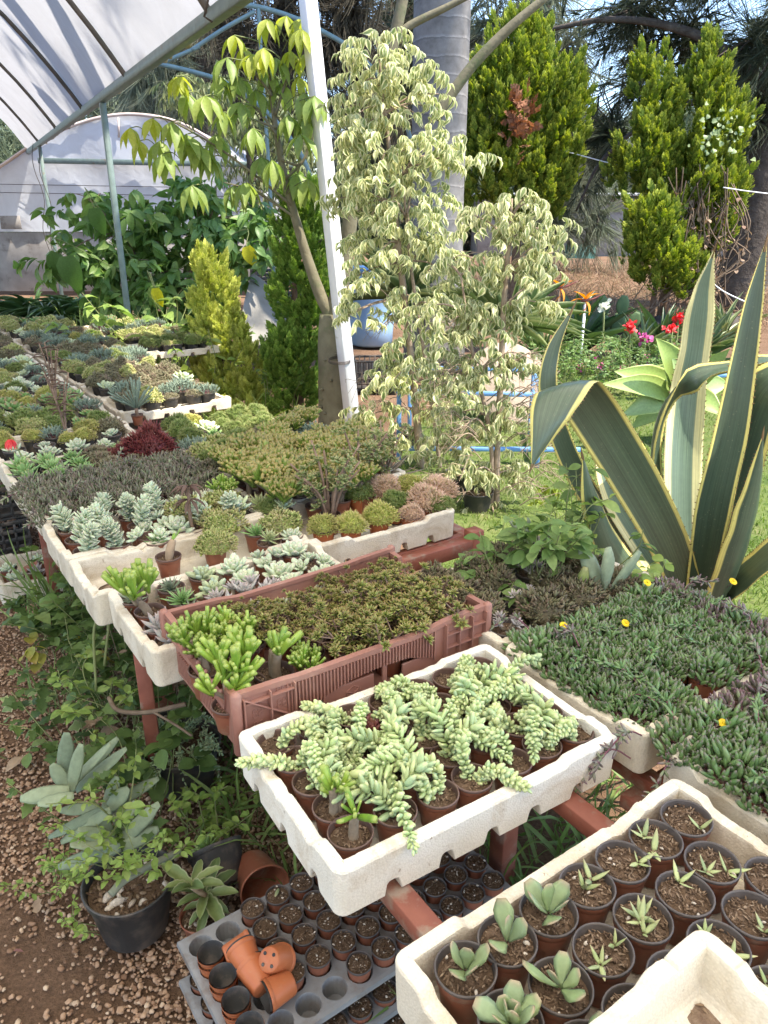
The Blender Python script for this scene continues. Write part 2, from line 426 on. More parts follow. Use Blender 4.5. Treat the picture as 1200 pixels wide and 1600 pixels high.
mb = MB(); Vv = []                                       # unseen film flap added beside the eave to shade the near trays
for i in range(25):
    for j in range(9):
        tt = T0+(3.3-T0)*i/24; u = j/8; p = arch(0, tt)-EN*(.03+.90*u); Vv.append((p.x, p.y, EZ+.06-.16*u+.02*math.sin(tt*7)*u))
mb.raw(Vv, [(i*9+j, i*9+j+1, i*9+j+10, i*9+j+9) for i in range(24) for j in range(8)]); part('added_shade_film', mb, M_FILM, tn)
mb = MB(); bar(mb, arch(0, T0), arch(0, T1), .06, .075, bev=.006); part('eave_beam', mb, M_PIPE, tn)
mb = MB(); bar(mb, arch(6, T0), arch(6, T1), .06, .075, bev=.006); part('eave_beam', mb, M_PIPE, tn)
for k in range(9):
    mb = MB(); tt = T0+.6+k*2.36
    tube(mb, [arch(AW-AW*math.cos(PI*i/24), tt) for i in range(0, 25)], .021, 6); part('hoop', mb, M_PIPE_DK, tn)
for s_ in (1.1, 3.0, 4.9):
    mb = MB(); tube(mb, [arch(s_, T0, .0), arch(s_, T1, .0)], .012, 5); part('purlin', mb, M_PIPE_DK, tn)
for tt, s_ in ((9.03, 0), (14.95, 0), (9.03, 6), (14.95, 6), (3.2, 6), (-3.0, 6), (-3.0, 0)):
    p = arch(s_, tt); mb = MB(); bar(mb, (p.x, p.y, -.02), (p.x, p.y, EZ-.04), .055, .055, up=(ED.x, ED.y, 0), bev=.005); part('post', mb, M_PIPE, tn)
M_HEM = solid('old_film_hem', [(.32, .28, .22), (.62, .58, .50)], 9, .7, .2)
mb = MB()
for k in range(60):
    t0 = 3.0+k*.22+rng.random()*.1; p0 = arch(0, t0); p1 = arch(0, t0+.2+.12*rng.random())
    o_ = -EN*(.045+.03*rng.random())+Vector((0, 0, .03+.03*rng.random()))
    tube(mb, [p0+o_, (p0+p1)/2+o_*1.25-Vector((0, 0, .03*rng.random())), p1+o_], [.02+.02*rng.random(), .035, .02], 6, wob=.15)
part('rolled_film', mb, M_HEM, tn)
mb = MB(); p0 = arch(0, 5.2)+EN*.10
tube(mb, [p0+Vector((0, 0, .14)), p0+Vector((.01, 0, .02)), p0+Vector((-.015, 0, -.05)), p0+Vector((.02, .02, -.07))], .006, 6)
part('wire_hook', mb, solid('dark_wire', [(.04, .035, .03), (.08, .06, .05)], 20, .6), tn)
for tt in (14.7, 15.6):
    mb = MB(); p = arch(.03, tt); pp = [p+Vector((.05*math.sin(i*1.3+tt), 0, -.22*i)) for i in range(9)]
    tube(mb, curve(pp, 30), .006, 4); part('dangling_wire', mb, bpy.data.materials['dark_wire'], tn)

# the second tunnel whose closed gable faces the path
gy = 15.0
def gp(px, py): return aty(px, py, gy)
g = thing('polytunnel_gable', 'closed white film end of a second arched tunnel with one horizontal blue bar', 'polytunnel', (0, 0, 0))
out = [(-95, 330), (-60, 298), (0, 262), (60, 222), (120, 195), (175, 181), (225, 180), (275, 190), (320, 212), (360, 243), (395, 280), (418, 315), (430, 345)]
top = curve([gp(*p) for p in out], 48); mb = MB(); Vv = []; Fv = []; rows = 14
zb = gp(200, 362).z
for p in top:
    for r in range(rows+1):
        z = zb+(p[2]-zb)*r/rows; Vv.append((p[0], gy+.02*math.sin(p[0]*5+r*.4)+.012*math.sin(p[0]*17), z))
for i in range(len(top)-1):
    for r in range(rows):
        a = i*(rows+1)+r; Fv.append((a, a+rows+1, a+rows+2, a+1))
mb.raw(Vv, Fv); part('end_film', mb, filmmat('gable_film', (.64, .66, .71), .35), g)
mb = MB(); Vv = []; Fv = []
for p in top:
    for k in range(7): Vv.append((p[0], p[1]+k*1.4+.02, p[2]-.0))
for i in range(len(top)-1):
    for k in range(6): a = i*7+k; Fv.append((a, a+1, a+8, a+7))
mb.raw(Vv, Fv); part('roof_film', mb, bpy.data.materials['gable_film'], g)
mb = MB(); tube(mb, top-np.array([0, .05, 0]), .03, 6); part('arch_pipe', mb, solid('weathered_wood_pipe', [(.5, .38, .32), (.6, .5, .45)], 6), g)
mb = MB(); a = aty(60, 251, gy-.12); b = aty(498, 259, gy-.12); bar(mb, a, b, .07, .09, bev=.006); part('cross_bar', mb, M_PIPE, g)
mb = MB(); a = aty(185, 183, gy-.06); b = aty(186, 215, gy-.06); tube(mb, [a, b], .02, 5); part('vent_strut', mb, bpy.data.materials['weathered_wood_pipe'], g)
for py in (287, 300):
    mb = MB(); tube(mb, [aty(-40, py, gy-.05), aty(420, py+8, gy-.05)], .005, 4); part('guy_wire', mb, bpy.data.materials['dark_wire'], g)
M_BOARD = solid('grey_board', [(.20, .18, .17), (.32, .30, .28)], 3, .85, .2, dirt=(.12, .1, .085), dirtscale=4)
def board(x0, x1, y0, y1, Y, name='board_panel', mat=None, par=None, th=.03):
    a = aty(x0, y1, Y); b = aty(x1, y0, Y); m_ = MB(); box(m_, ((a.x+b.x)/2, Y+th/2, (a.z+b.z)/2), (b.x-a.x, th, b.z-a.z), bev=.004); return part(name, m_, mat or M_BOARD, par or g)
board(-20, 430, 363, 455, gy+.03, 'lower_wall')
for i, (x0, x1, y0, y1) in enumerate([(2, 30, 337, 358), (388, 436, 352, 398)]): board(x0, x1, y0, y1, gy-.25-.1*i)

# bare pipe skeleton behind the silk-floss tree
fr = thing('pipe_frame', 'bare blue pipe hoops of an uncovered tunnel behind the palmate tree', 'frame')
def pipe(pl, Y, r=.022, name='pipe'):
    m_ = MB(); tube(m_, curve([aty(x, y, Y) for x, y in pl], 24), r, 6); part(name, m_, M_PIPE_BLUE, fr)
pipe([(245, 99), (300, 112), (350, 128), (400, 160), (445, 205), (475, 250), (488, 300), (492, 420)], 9.2, .026, 'hoop')
pipe([(365, 8), (400, 10), (460, 28), (515, 55), (556, 82), (600, 130), (640, 210), (655, 330)], 9.2, .026, 'hoop')
pipe([(404, 10), (410, 120), (420, 260), (428, 430), (434, 590)], 9.2, .022, 'upright')
pipe([(300, 78), (350, 45), (398, 18)], 9.2, .022, 'rafter')
pipe([(200, 120), (300, 78), (310, 72)], 9.2, .02, 'rafter')

# leaning white post
wp = thing('white_post', 'leaning square white painted wooden post beside the thorny trunk', 'post')
mb = MB(); a = at(555, 692, 0); b = Vector((a.x-.30, a.y+.05, 3.35)); bar(mb, (a.x, a.y, -.05), b, .088, .088, up=(.8, .6, 0), bev=.004)
part('shaft', mb, solid('white_paint', [(.66, .66, .68), (.80, .80, .80)], 4, .5, .4, dirt=(.45, .42, .38), dirtscale=12, dirtpos=(.64, .72)), wp)
mb = MB()
for k in range(3):
    c_ = a+Vector((-.045, .0, .62+k*.008)); rr = .075
    tube(mb, [c_+Vector((rr*math.cos(u)*1.1-.06, rr*math.sin(u), .01*math.sin(u))) for u in np.linspace(0, 2*PI, 18)], .0025, 4)
part('tie_wire', mb, bpy.data.materials['dark_wire'], wp)
# ---------------------------------------------------------------- foam trays
def foammat(name, c0, c1, dirtc, dirtpos=(.58, .72)):
    m, t, out = newmat(name); tc = tcoord(t)
    c = ramp(t, noise(t, 9, 5, .6, tc), [c0, c1], [.3, .7])
    c = mix(t, .75, c, mix(t, ramp(t, noise(t, 7, 7, .7, tc, .6), [(0, 0, 0), (1, 1, 1)], list(dirtpos)), (1, 1, 1), dirtc), 'MULTIPLY')
    c = mix(t, ramp(t, noise(t, 55, 4, .7, tc), [(0, 0, 0), (1, 1, 1)], [.66, .73]), c, (.30, .22, .15))
    vr = N(t, 'ShaderNodeTexVoronoi', Scale=260.0); t.links.new(tc, vr.inputs['Vector'])
    c = mix(t, .5, c, ramp(t, vr.outputs['Distance'], [(1.05, 1.05, 1.05), (.86, .85, .83)], [.2, .75]), 'MULTIPLY')
    oi = t.nodes.new('ShaderNodeObjectInfo'); hs = t.nodes.new('ShaderNodeHueSaturation'); t.links.new(c, hs.inputs['Color'])
    mr = N(t, 'ShaderNodeMapRange', To__Min=.9, To__Max=1.05); t.links.new(oi.outputs['Random'], mr.inputs[0]); t.links.new(mr.outputs[0], hs.inputs['Value'])
    p = N(t, 'ShaderNodeBsdfPrincipled', Roughness=.75); p.inputs['Specular IOR Level'].default_value = .25
    t.links.new(hs.outputs[0], p.inputs['Base Color'])
    h = mix(t, .35, ramp(t, vr.outputs['Distance'], [(1, 1, 1), (0, 0, 0)]), ramp(t, noise(t, 28, 4, .6, tc), [(0, 0, 0), (1, 1, 1)]))
    t.links.new(bump(t, h, .6, .002), p.inputs['Normal'])
    t.links.new(p.outputs[0], out.inputs[0]); return m
M_FOAM = foammat('foam_clean', (.70, .655, .56), (.78, .74, .65), (.66, .54, .40), (.52, .72))
M_FOAM_OLD = foammat('foam_aged', (.62, .55, .43), (.72, .655, .54), (.55, .45, .33), (.5, .72))
def tray_mb(L=.62, Wd=.41, H=.10, wall=.022, r=.02, notch_l=(-.2, -.07, .07, .2), notch_s=(-.09, .09), raise_=.014, rl=.13, holes=False, low=None):
    P = []; Nn = []; side = []
    def seg(p, q, n_, k):
        for i in range(n_):
            f = i/n_; P.append((p[0]+(q[0]-p[0])*f, p[1]+(q[1]-p[1])*f)); d = (q[0]-p[0], q[1]-p[1]); l = math.hypot(*d); Nn.append((d[1]/l, -d[0]/l)); side.append(k)
    def cor(c, a0):
        for i in range(10):
            a = a0+PI/2*i/10; P.append((c[0]+r*math.cos(a), c[1]+r*math.sin(a))); Nn.append((math.cos(a), math.sin(a))); side.append(4)
    hx, hy = L/2, Wd/2
    seg((-hx+r, -hy), (hx-r, -hy), 150, 0); cor((hx-r, -hy+r), -PI/2); seg((hx, -hy+r), (hx, hy-r), 100, 1); cor((hx-r, hy-r), 0)
    seg((hx-r, hy), (-hx+r, hy), 150, 2); cor((-hx+r, hy-r), PI/2); seg((-hx, hy-r), (-hx, -hy+r), 100, 3); cor((-hx+r, -hy+r), PI)
    P = np.array(P); Nn = np.array(Nn); n = len(P); topz = np.zeros(n); botz = np.zeros(n)
    for i in range(n):
        dc = max(hx-abs(P[i, 0]), 0), max(hy-abs(P[i, 1]), 0)
        d = max(dc) if side[i] != 4 else 0
        f = np.clip((rl*(1 if side[i] in (0, 2) else .62)-d)/.022, 0, 1); f = f*f*(3-2*f); topz[i] = H-raise_*(1-f)
        q = P[i, 0] if side[i] in (0, 2) else P[i, 1]
        if side[i] != 4:
            for c_ in (notch_l if side[i] in (0, 2) else notch_s):
                u = abs(q-c_)/.016
                if u < 1: botz[i] = max(botz[i], .028*math.sqrt(1-u**4))
    jit = .0007*np.convolve(rng.normal(size=n+8), np.ones(6)/2.4, 'same')[4:4+n]
    topz += jit
    for q in range(7):
        k = rng.integers(n); w_ = rng.integers(2, 6); dd = .003+.006*rng.random()
        for o_ in range(-w_, w_+1): topz[(k+o_) % n] -= dd*(1-abs(o_)/(w_+1))*(.7+.6*rng.random())
    if low is not None: topz = np.array([min(t_, low(p)) for t_, p in zip(topz, P)])
    def ring(ins, z): return np.column_stack([P-Nn*ins, np.broadcast_to(z, n)])
    rings = [ring(.036, .012), ring(.028, botz), ring(.003, botz), ring(0, botz+.004), ring(-.002, topz*.55), ring(-.003, topz-.005), ring(-.001, topz-.001), ring(.003, topz),
             ring(wall-.004, topz), ring(wall-.001, topz-.001), ring(wall, topz-.005), ring(wall+.003, .034), ring(wall+.006, .026), ring(wall+.013, .020)]
    Vv = np.concatenate(rings); F = []
    for k in range(len(rings)-1):
        for j in range(n): j2 = (j+1) % n; F.append((k*n+j, k*n+j2, (k+1)*n+j2, (k+1)*n+j))
    m = len(Vv); Vv = np.concatenate([Vv, [[0, 0, .012], [0, 0, .0195]]]); l_ = (len(rings)-1)*n
    for j in range(n): j2 = (j+1) % n; F.append((m, j2, j)); F.append((m+1, l_+j, l_+j2))
    mb = MB(); mb.raw(Vv, F); return mb
TRAYS = {}
TRAY_MESH = {}
def tray(key, a0, a1, b0, b1, z, label, old=True, rot=0.0, H=.10, tilt=(0, 0), name='foam_tray', world=None, rotw=None, group='white foam trays of succulents', **kw):
    Wd, L = a1-a0, b1-b0
    ck = (round(L, 2), round(Wd, 2), H, old, tuple(sorted((k, str(v)) for k, v in kw.items())))
    if ck not in TRAY_MESH: TRAY_MESH[ck] = tray_mb(L, Wd, H, **kw).mesh('foam_tray', M_FOAM_OLD if old else M_FOAM, False)
    o = link(name, TRAY_MESH[ck])
    c = tw((a0+a1)/2, (b0+b1)/2, z) if world is None else Vector(world)
    o.location = c; o.rotation_euler = (tilt[0], tilt[1], (TROT if rotw is None else rotw)+rot)
    tag(o, label, 'foam tray', group); TRAYS[key] = o; return o
TZ = .60
tray('A', -.56, -.146, -.022, .606, TZ, 'white foam tray of young paddle leaf seedlings in brown pots with dark rims', old=True, notch_l=(-.21, .21), notch_s=(0,))
o = tray('B', -.81, -.40, -.337, .285, TZ+.10, 'empty stained foam tray set on top of the seedling tray', old=True, notch_l=(-.12, .12), notch_s=(0,))
tray('C', .0, .407, -.004, .622, TZ, "clean white foam tray of trailing burro's tail pots", old=False, rot=math.radians(-2.4), rl=.15, notch_l=(-.21, -.1, 0, .1, .21), notch_s=(-.12, 0, .12), raise_=.010)
tray('E', .795, 1.165, -.035, .59, TZ, 'cracked white foam tray of blue grey echeverias behind the brown crate', old=True)
tray('F', 1.172, 1.44, -.07, .57, TZ-.004, 'white foam tray with bare dirt at one end and small potted cacti and sedum', old=True, notch_s=(0,))
tray('G', 1.446, 1.765, -.072, .57, TZ, 'foam tray crowded with pale blue leafy rosettes in pots', old=True, notch_s=(0,))
tray('H', 1.772, 2.2, -.06, .57, TZ, 'foam tray carpeted with purple green needle leaved plants', old=True)
tray('I', 2.207, 2.53, -.07, .57, TZ, 'foam tray with flat green rosettes in black pots beside the path', old=True, notch_s=(0,))
tray('W', 1.10, 1.51, .585, 1.12, TZ, 'white foam tray with notched base holding mossy sedum cushions above the red bench frame', old=True, notch_l=(-.17, -.06, .05, .16))
tray('V', 1.52, 1.93, .60, 1.22, TZ, 'foam tray under the dense finger leaved jade mass', old=True)
tray('U', 1.94, 2.35, .60, 1.22, TZ, 'foam tray of mixed green and bronze sedums behind the finger jade', old=True)
tray('X', .372, .775, .655, 1.262, TZ, 'white foam tray overgrown with weeds and dead sedum', old=True)
tray('S', -.04, .362, .655, 1.25, TZ-.002, 'mossy white foam tray filled with green bean leaved trailing plants', old=True)
tray('R', -.50, -.085, .655, 1.27, TZ-.004, 'white foam tray of purple tinged bean leaved plants nearest the edge', old=True)
BACK = []
kk = 0
for col, (b0, b1) in enumerate([(-.07, .55), (.62, 1.24), (1.31, 1.93), (2.0, 2.62)]):
    for r in range(14):
        a0 = (2.54 if col == 0 else 2.37 if col == 1 else 2.40 if col == 2 else 3.6)+.43*r; a1 = a0+.405
        if a1 > 7.9: break
        p = tw((a0+a1)/2, (b0+b1)/2, TZ+.1); px, py = proj(p)
        lim = 445 if py > 640 else 285
        if px < -75 or px > lim or py < 500: continue
        BACK.append((a0, a1, b0, b1, kk)); kk += 1
ORD = ['first', 'second', 'third', 'fourth', 'fifth', 'sixth', 'seventh', 'eighth', 'ninth', 'tenth', 'eleventh', 'twelfth', 'thirteenth', 'fourteenth', 'fifteenth', 'sixteenth', 'seventeenth', 'eighteenth', 'nineteenth', 'twentieth']
ORD += ['twenty '+x for x in ORD[:9]]+['thirtieth']+['thirty '+x for x in ORD[:9]]+['fortieth']+['forty '+x for x in ORD[:9]]
LANE = ['the lane beside the path', 'the second lane', 'the third lane', 'the lane under the big leaf shrub']
seen = {}; FARN = {}
for a0, a1, b0, b1, k in BACK:
    ln = [.62*0-.07, .62, 1.31, 2.0].index(b0); r = seen.get(ln, 0); seen[ln] = r+1; FARN[k] = r
    tray('back%d' % k, a0, a1, b0, b1, TZ+.002*(k % 3), 'distant foam tray, %s of the far trays in %s' % (ORD[r], LANE[ln]), old=True, H=.10 if ln == 0 else .062)

# ---------------------------------------------------------------- red iron bench under the trays
M_RUST = solid('red_oxide_iron', [(.20, .062, .038), (.29, .10, .065)], 9, .6, .35, dirt=(.27, .19, .14), dirtscale=14, dirtpos=(.52, .66), bumps=(60, .25, .003))
def bench(label, bs, a0, a1, legs, cross):
    t_ = thing('plant_bench', label, 'bench', tw(a0, bs[0], 0))
    org = tw(a0, bs[0], 0)
    def bb(p, q, w, h, nm):
        m_ = MB(); bar(m_, Vector(p)-org, Vector(q)-org, w, h, bev=.002); return part(nm, m_, M_RUST, t_)
    for b in bs: bb(tw(a0, b, TZ-.021), tw(a1, b, TZ-.021), .042, .036, 'rail')
    for a in cross: bb(tw(a, bs[0]-.05, TZ-.058), tw(a, bs[-1]+.05, TZ-.058), .04, .034, 'cross_member')
    for a, b in legs: bb(tw(a, b, -.03), tw(a, b, TZ-.078), .04, .04, 'leg')
    return t_
bench('rusty red iron bench under the trays beside the gravel path', (.105, .50), -1.1, 8.2, [(1.16, .03), (.93, .55), (2.6, .055), (2.6, .55), (-.7, .3), (4.6, .3), (6.6, .3)], (1.16, 2.6, 4.6, 6.6))
t2 = thing('plant_bench', 'red iron bench frame with open slats beside the variegated fig trees', 'bench', tw(1.05, .9, 0)); org = tw(1.05, .9, 0)
def bb(p, q, w, h, nm, up=(0, 0, 1)):
    m_ = MB(); bar(m_, Vector(p)-org, Vector(q)-org, w, h, up=up, bev=.002); return part(nm, m_, M_RUST, t2)
bb(tw(1.075, .55, .568), tw(1.075, 1.16, .568), .05, .05, 'rail'); bb(tw(1.115, .55, .588), tw(1.115, 1.16, .588), .03, .012, 'rail_lip')
bb(tw(.955, .52, .545), tw(.955, 1.19, .545), .062, .014, 'slat')
bb(tw(.99, 1.205, .555), tw(.40, 1.205, .555), .05, .055, 'side_rail'); bb(tw(1.12, 1.205, .555), tw(2.4, 1.205, .555), .05, .05, 'side_rail')
bb(tw(.7, .66, .545), tw(.7, 1.18, .545), .05, .045, 'rail'); bb(tw(1.6, .62, .571), tw(1.6, 1.18, .571), .05, .045, 'rail'); bb(tw(2.2, .62, .571), tw(2.2, 1.18, .571), .05, .045, 'rail')
for a, b, h in ((1.075, 1.185, .62), (.93, 1.21, .53), (-.5, 1.2, .52), (2.38, 1.2, .53), (.3, .64, .5), (-.5, .7, .5)): bb(tw(a, b, -.03), tw(a, b, h), .05, .05, 'leg', up=tuple(TB))
for b in (.72, 1.18): bb(tw(-.95, b, .545), tw(.39, b, .545), .042, .032, 'rail')
for a in (-.46, -.02): bb(tw(a, .66, .51), tw(a, 1.24, .51), .04, .034, 'cross_member')

# ---------------------------------------------------------------- brown plastic crate
M_CRATE = solid('brown_plastic', [(.25, .110, .080), (.33, .160, .120)], 7, .5, .4, dirt=(.40, .24, .18), dirtscale=10, dirtpos=(.55, .8), bumps=(40, .15, .002))
CL, CW, CH = .655, .405, .145
CRZ = TZ+.022
cr = thing('plastic_crate', 'brown plastic crate with ribbed sides, full of woody stemmed sedum', 'crate', tw(.445+CW/2, .018+CL/2, CRZ), TROT, tilt=(0, 0))
hx, hy = CL/2, CW/2
mb = MB(); box(mb, (0, 0, .006), (CL-.02, CW-.02, .012), bev=.003); part('base', mb, M_CRATE, cr)
def wall(p, q, tops, bots, th=.007, rib=True, name='side_panel'):
    p = np.array(p, float); q = np.array(q, float); L = np.linalg.norm(q-p); d = (q-p)/L; nn = np.array([d[1], -d[0]])
    m_ = MB(); us = np.linspace(0, L, 90)
    tz = np.interp(us, [x*L for x, _ in tops], [z for _, z in tops]); bz = np.interp(us, [x*L for x, _ in bots], [z for _, z in bots])
    Vv = []; F = []
    for u, a, b in zip(us, tz, bz):
        c = p+d*u
        for off, z in ((0, b), (0, a-.012), (.004, a-.012), (.004, a), (-th-.004, a), (-th-.004, a-.01), (-th, a-.01), (-th, b)): Vv.append((*(c+nn*off), z))
    for i in range(len(us)-1):
        for j in range(8): F.append((i*8+j, (i+1)*8+j, (i+1)*8+(j+1) % 8, i*8+(j+1) % 8))
    F += [tuple(range(8)), tuple(range((len(us)-1)*8+7, (len(us)-1)*8-1, -1))]
    m_.raw(Vv, F); pn = part(name, m_, M_CRATE, cr, False)
    return pn, p, d, nn, L, us, tz, bz
def rib(pn, p, d, nn, u0, u1, z0, z1, step=.0085, w=.0028, dep=.006):
    m_ = MB(); M_ = np.array([[d[0], nn[0], 0], [d[1], nn[1], 0], [0, 0, 1]])
    for u in np.arange(u0, u1, step):
        a = z0(u) if callable(z0) else z0; b = z1(u) if callable(z1) else z1
        if b-a < .004: continue
        c = p+d*u+nn*dep/2; box(m_, (c[0], c[1], (a+b)/2), (w, dep, b-a), M_)
    part('ribs', m_, M_CRATE, pn, False)
hi = CH
def longside(sgn):
    p, q = ((-hx, -hy), (hx, -hy)) if sgn < 0 else ((hx, hy), (-hx, hy))
    tops = [(0, hi), (.16, hi-.004), (.22, hi-.008), (.72, hi-.012), (.8, hi-.004), (1, hi)]
    arch_ = [(0, .004), (.2, .02), (.28, .055), (.4, .078), (.52, .082), (.64, .078), (.74, .055), (.80, .02), (1, .004)]
    pn, p, d, nn, L, us, tz, bz = wall(p, q, tops, arch_)
    fz = lambda u: float(np.interp(u, us, tz))-.013; fb = lambda u: float(np.interp(u, us, bz))
    rib(pn, p, d, nn, .17*L, .76*L, lambda u: fb(u)+.003, fz)
    M_ = np.array([[d[0], nn[0], 0], [d[1], nn[1], 0], [0, 0, 1]]); m_ = MB()
    for u in (.012, .07, .125): c = p+d*u+nn*.007; box(m_, (c[0], c[1], .068), (.003, .014, .128), M_)
    c = p+d*.068+nn*.006; box(m_, (c[0], c[1], .118), (.112, .010, .003), M_); box(m_, (c[0], c[1], .012), (.112, .010, .003), M_)
    a_ = p+d*.013+nn*.006; b_ = p+d*.124+nn*.006; bar(m_, (*a_, hi-.015), (*b_, .05), .003, .011, up=(nn[0], nn[1], 0), bev=.0008)
    part('corner_lattice', m_, M_CRATE, pn, False); m_ = MB()
    for u in (.80*L, .86*L, .92*L, .985*L): c = p+d*u+nn*.007; box(m_, (c[0], c[1], .068), (.003, .014, .128), M_)
    for z in (.03, .07, .105): c = p+d*.893*L+nn*.006; box(m_, (c[0], c[1], z), (.188*L, .012, .003), M_)
    part('corner_lattice', m_, M_CRATE, pn, False)
    m_ = MB()                                           # lower plate with the raised hexagon mark
    c = p+d*.40*L-nn*.004; box(m_, (c[0], c[1], .036), (.20*L, .006, .066), M_, bev=.001)
    c = p+d*.70*L-nn*.004; box(m_, (c[0], c[1], .034), (.16*L, .006, .06), M_, bev=.001)
    c = p+d*.545*L-nn*.004; box(m_, (c[0], c[1], .040), (.012, .006, .078), M_, bev=.001); box(m_, tuple(p+d*.5*L-nn*.004)+(.008,), (.66*L, .006, .014), M_, bev=.001)
    pl = part('lower_panel', m_, M_CRATE, cr, False)
    m_ = MB(); cc = p+d*.415*L-nn*.0005; R_ = .02
    P6 = [cc+d*R_*math.cos(k*PI/3+PI/6) for k in range(6)]; Z6 = [.04+R_*math.sin(k*PI/3+PI/6) for k in range(6)]
    for k in range(6): bar(m_, (*P6[k], Z6[k]), (*P6[(k+1) % 6], Z6[(k+1) % 6]), .0022, .0022, up=(nn[0], nn[1], 0), bev=.0004)
    for k in (0, 2, 4): bar(m_, (*cc, .04), (*P6[k], Z6[k]), .0022, .0022, up=(nn[0], nn[1], 0), bev=.0004)
    part('moulded_emblem', m_, M_CRATE, pl, False)
    if sgn < 0:
        for u, z in ((.043, .085), (.043, .055), (.098, .118), (.098, .088)):
            m_ = MB(); cc = p+d*u+nn*.0015
            for s_ in (-1, 1):
                for dz in (-.005, .005):
                    ring_ = [(*(cc+d*(s_*.006+.0045*math.cos(w_))), z+dz+.0052*math.sin(w_)) for w_ in np.linspace(0, 2*PI, 12)]
                    tube(m_, ring_, .0011, 4, cap=False)
            part('moulded_number', m_, M_CRATE, pn)
def shortside(sgn):
    p, q = ((hx, -hy), (hx, hy)) if sgn > 0 else ((-hx, hy), (-hx, -hy))
    tops = [(0, hi), (.16, hi-.002), (.185, hi-.05), (.86, hi-.058), (.875, hi-.012), (1, hi-.01)]
    pn, p, d, nn, L, us, tz, bz = wall(p, q, tops, [(0, .004), (1, .004)])
    rib(pn, p, d, nn, .2*L, .84*L, .022, lambda u: float(np.interp(u, us, tz))-.02, step=.0095, w=.0036)
    for u in np.linspace(.26, .78, 6):
        m_ = MB(); c = p+d*u*L-nn*.005; z = float(np.interp(u*L, us, tz)); tube(m_, [(*c, z-.006), (*c, z+.012), (*(c), z+.017)], [.006, .0055, .0025], 7)
        part('peg', m_, M_CRATE, pn)
longside(-1); longside(1); shortside(-1); shortside(1)
for sx in (-1, 1):
    for sy in (-1, 1):
        m_ = MB(); box(m_, (sx*(hx+.001), sy*(hy+.001), hi/2+.003), (.022, .022, hi+.004), bev=.006); part('corner_post', m_, M_CRATE, cr)

# ---------------------------------------------------------------- pots and soil
M_POT = solid('brown_plastic_pot', [(.22, .075, .042), (.30, .11, .062)], 12, .48, .4, dirt=(.30, .20, .14), dirtscale=30, dirtpos=(.55, .75))
M_POT_OR = solid('orange_plastic_pot', [(.40, .115, .042), (.47, .15, .06)], 12, .42, .4, dirt=(.38, .2, .12), dirtscale=24, dirtpos=(.58, .8))
M_RIM = solid('dusty_dark_rim', [(.060, .050, .046), (.115, .095, .085)], 30, .5, .35)
M_RIM_BR = solid('dusty_brown_rim', [(.085, .050, .040), (.16, .10, .08)], 30, .5, .35)
M_BLACK = solid('black_plastic', [(.025, .025, .025), (.06, .057, .054)], 9, .55, .35, dirt=(.17, .13, .10), dirtscale=11, dirtpos=(.48, .72))
def soilmat():
    m, t, out = newmat('potting_soil'); a = N(t, 'ShaderNodeAttribute', _attribute_name='Col'); sp = t.nodes.new('ShaderNodeSeparateColor'); t.links.new(a.outputs['Color'], sp.inputs[0])
    c = ramp(t, sp.outputs[0], [(.075, .048, .032), (.13, .085, .055), (.20, .135, .088), (.30, .22, .15), (.52, .45, .37)], [0, .4, .7, .9, 1])
    c = mix(t, .8, c, ramp(t, noise(t, 160, 4, .7), [(.6, .6, .6), (1.5, 1.5, 1.5)], [.3, .7]), 'MULTIPLY')
    p = N(t, 'ShaderNodeBsdfPrincipled', Roughness=.95); p.inputs['Specular IOR Level'].default_value = .1
    t.links.new(c, p.inputs['Base Color']); t.links.new(bump(t, noise(t, 220, 4, .7), .9, .004), p.inputs['Normal']); t.links.new(p.outputs[0], out.inputs[0]); return m
M_SOIL = soilmat()
T_CHIP = stone_t(21); T_STICK = T(T_CHIP.V*np.array([.25, 1.6, .3]), T_CHIP.F)
def soil_mb(R, chips=70, sticks=40, perl=0, seed=0):
    mb = MB(); V_ = [(0, 0, .002)]; F = []; nr, ns = 5, 20
    for i in range(1, nr+1):
        for j in range(ns):
            a = 2*PI*j/ns; r_ = R*i/nr; V_.append((r_*math.cos(a), r_*math.sin(a), (.002*rng.normal() if i < nr else -.003)))
    for j in range(ns): F.append((0, 1+j, 1+(j+1) % ns))
    for i in range(nr-1):
        for j in range(ns): F.append((1+i*ns+j, 1+(i+1)*ns+j, 1+(i+1)*ns+(j+1) % ns, 1+i*ns+(j+1) % ns))
    mb.raw(V_, F, None, .35)
    def sc(n): r_ = R*.93*np.sqrt(rng.random(n)); a = rng.random(n)*2*PI; return np.stack([r_*np.cos(a), r_*np.sin(a), .002+.002*rng.random(n)], 1)
    if chips: mb.many(T_CHIP, frames(rdir(chips), scale=R*(.04+.05*rng.random(chips))), sc(chips), rng.random(chips)**1.5*.9)
    if sticks: mb.many(T_STICK, frames(rdir(sticks)*np.array([1, 1, .25]), scale=R*(.07+.10*rng.random(sticks))), sc(sticks), .3+.6*rng.random(sticks))
    if perl: mb.many(T_CHIP, frames(rdir(perl), scale=R*(.06+.08*rng.random(perl))), sc(perl), np.full(perl, 1.0))
    return mb
def pot_mb(R, h, taper=.74, step=True):
    mb = MB(); prof = [(R*taper*.9, 0), (R*taper, .003), (R*.93, h*.78), (R*.935, h*.80), (R*.985, h*.81), (R*.99, h-.004)] if step else [(R*taper*.9, 0), (R*taper, .003), (R*.985, h-.004)]
    lathe(mb, prof, 26); return mb
def rim_mb(R, h, depth):
    mb = MB(); lathe(mb, [(R*.985, h-.0065), (R*1.02, h-.005), (R*1.035, h-.002), (R*1.02, h), (R*.97, h), (R*.955, h-.003), (R*.90, h-depth)], 26, wob=.008, cap=False); return mb
POTS = {}
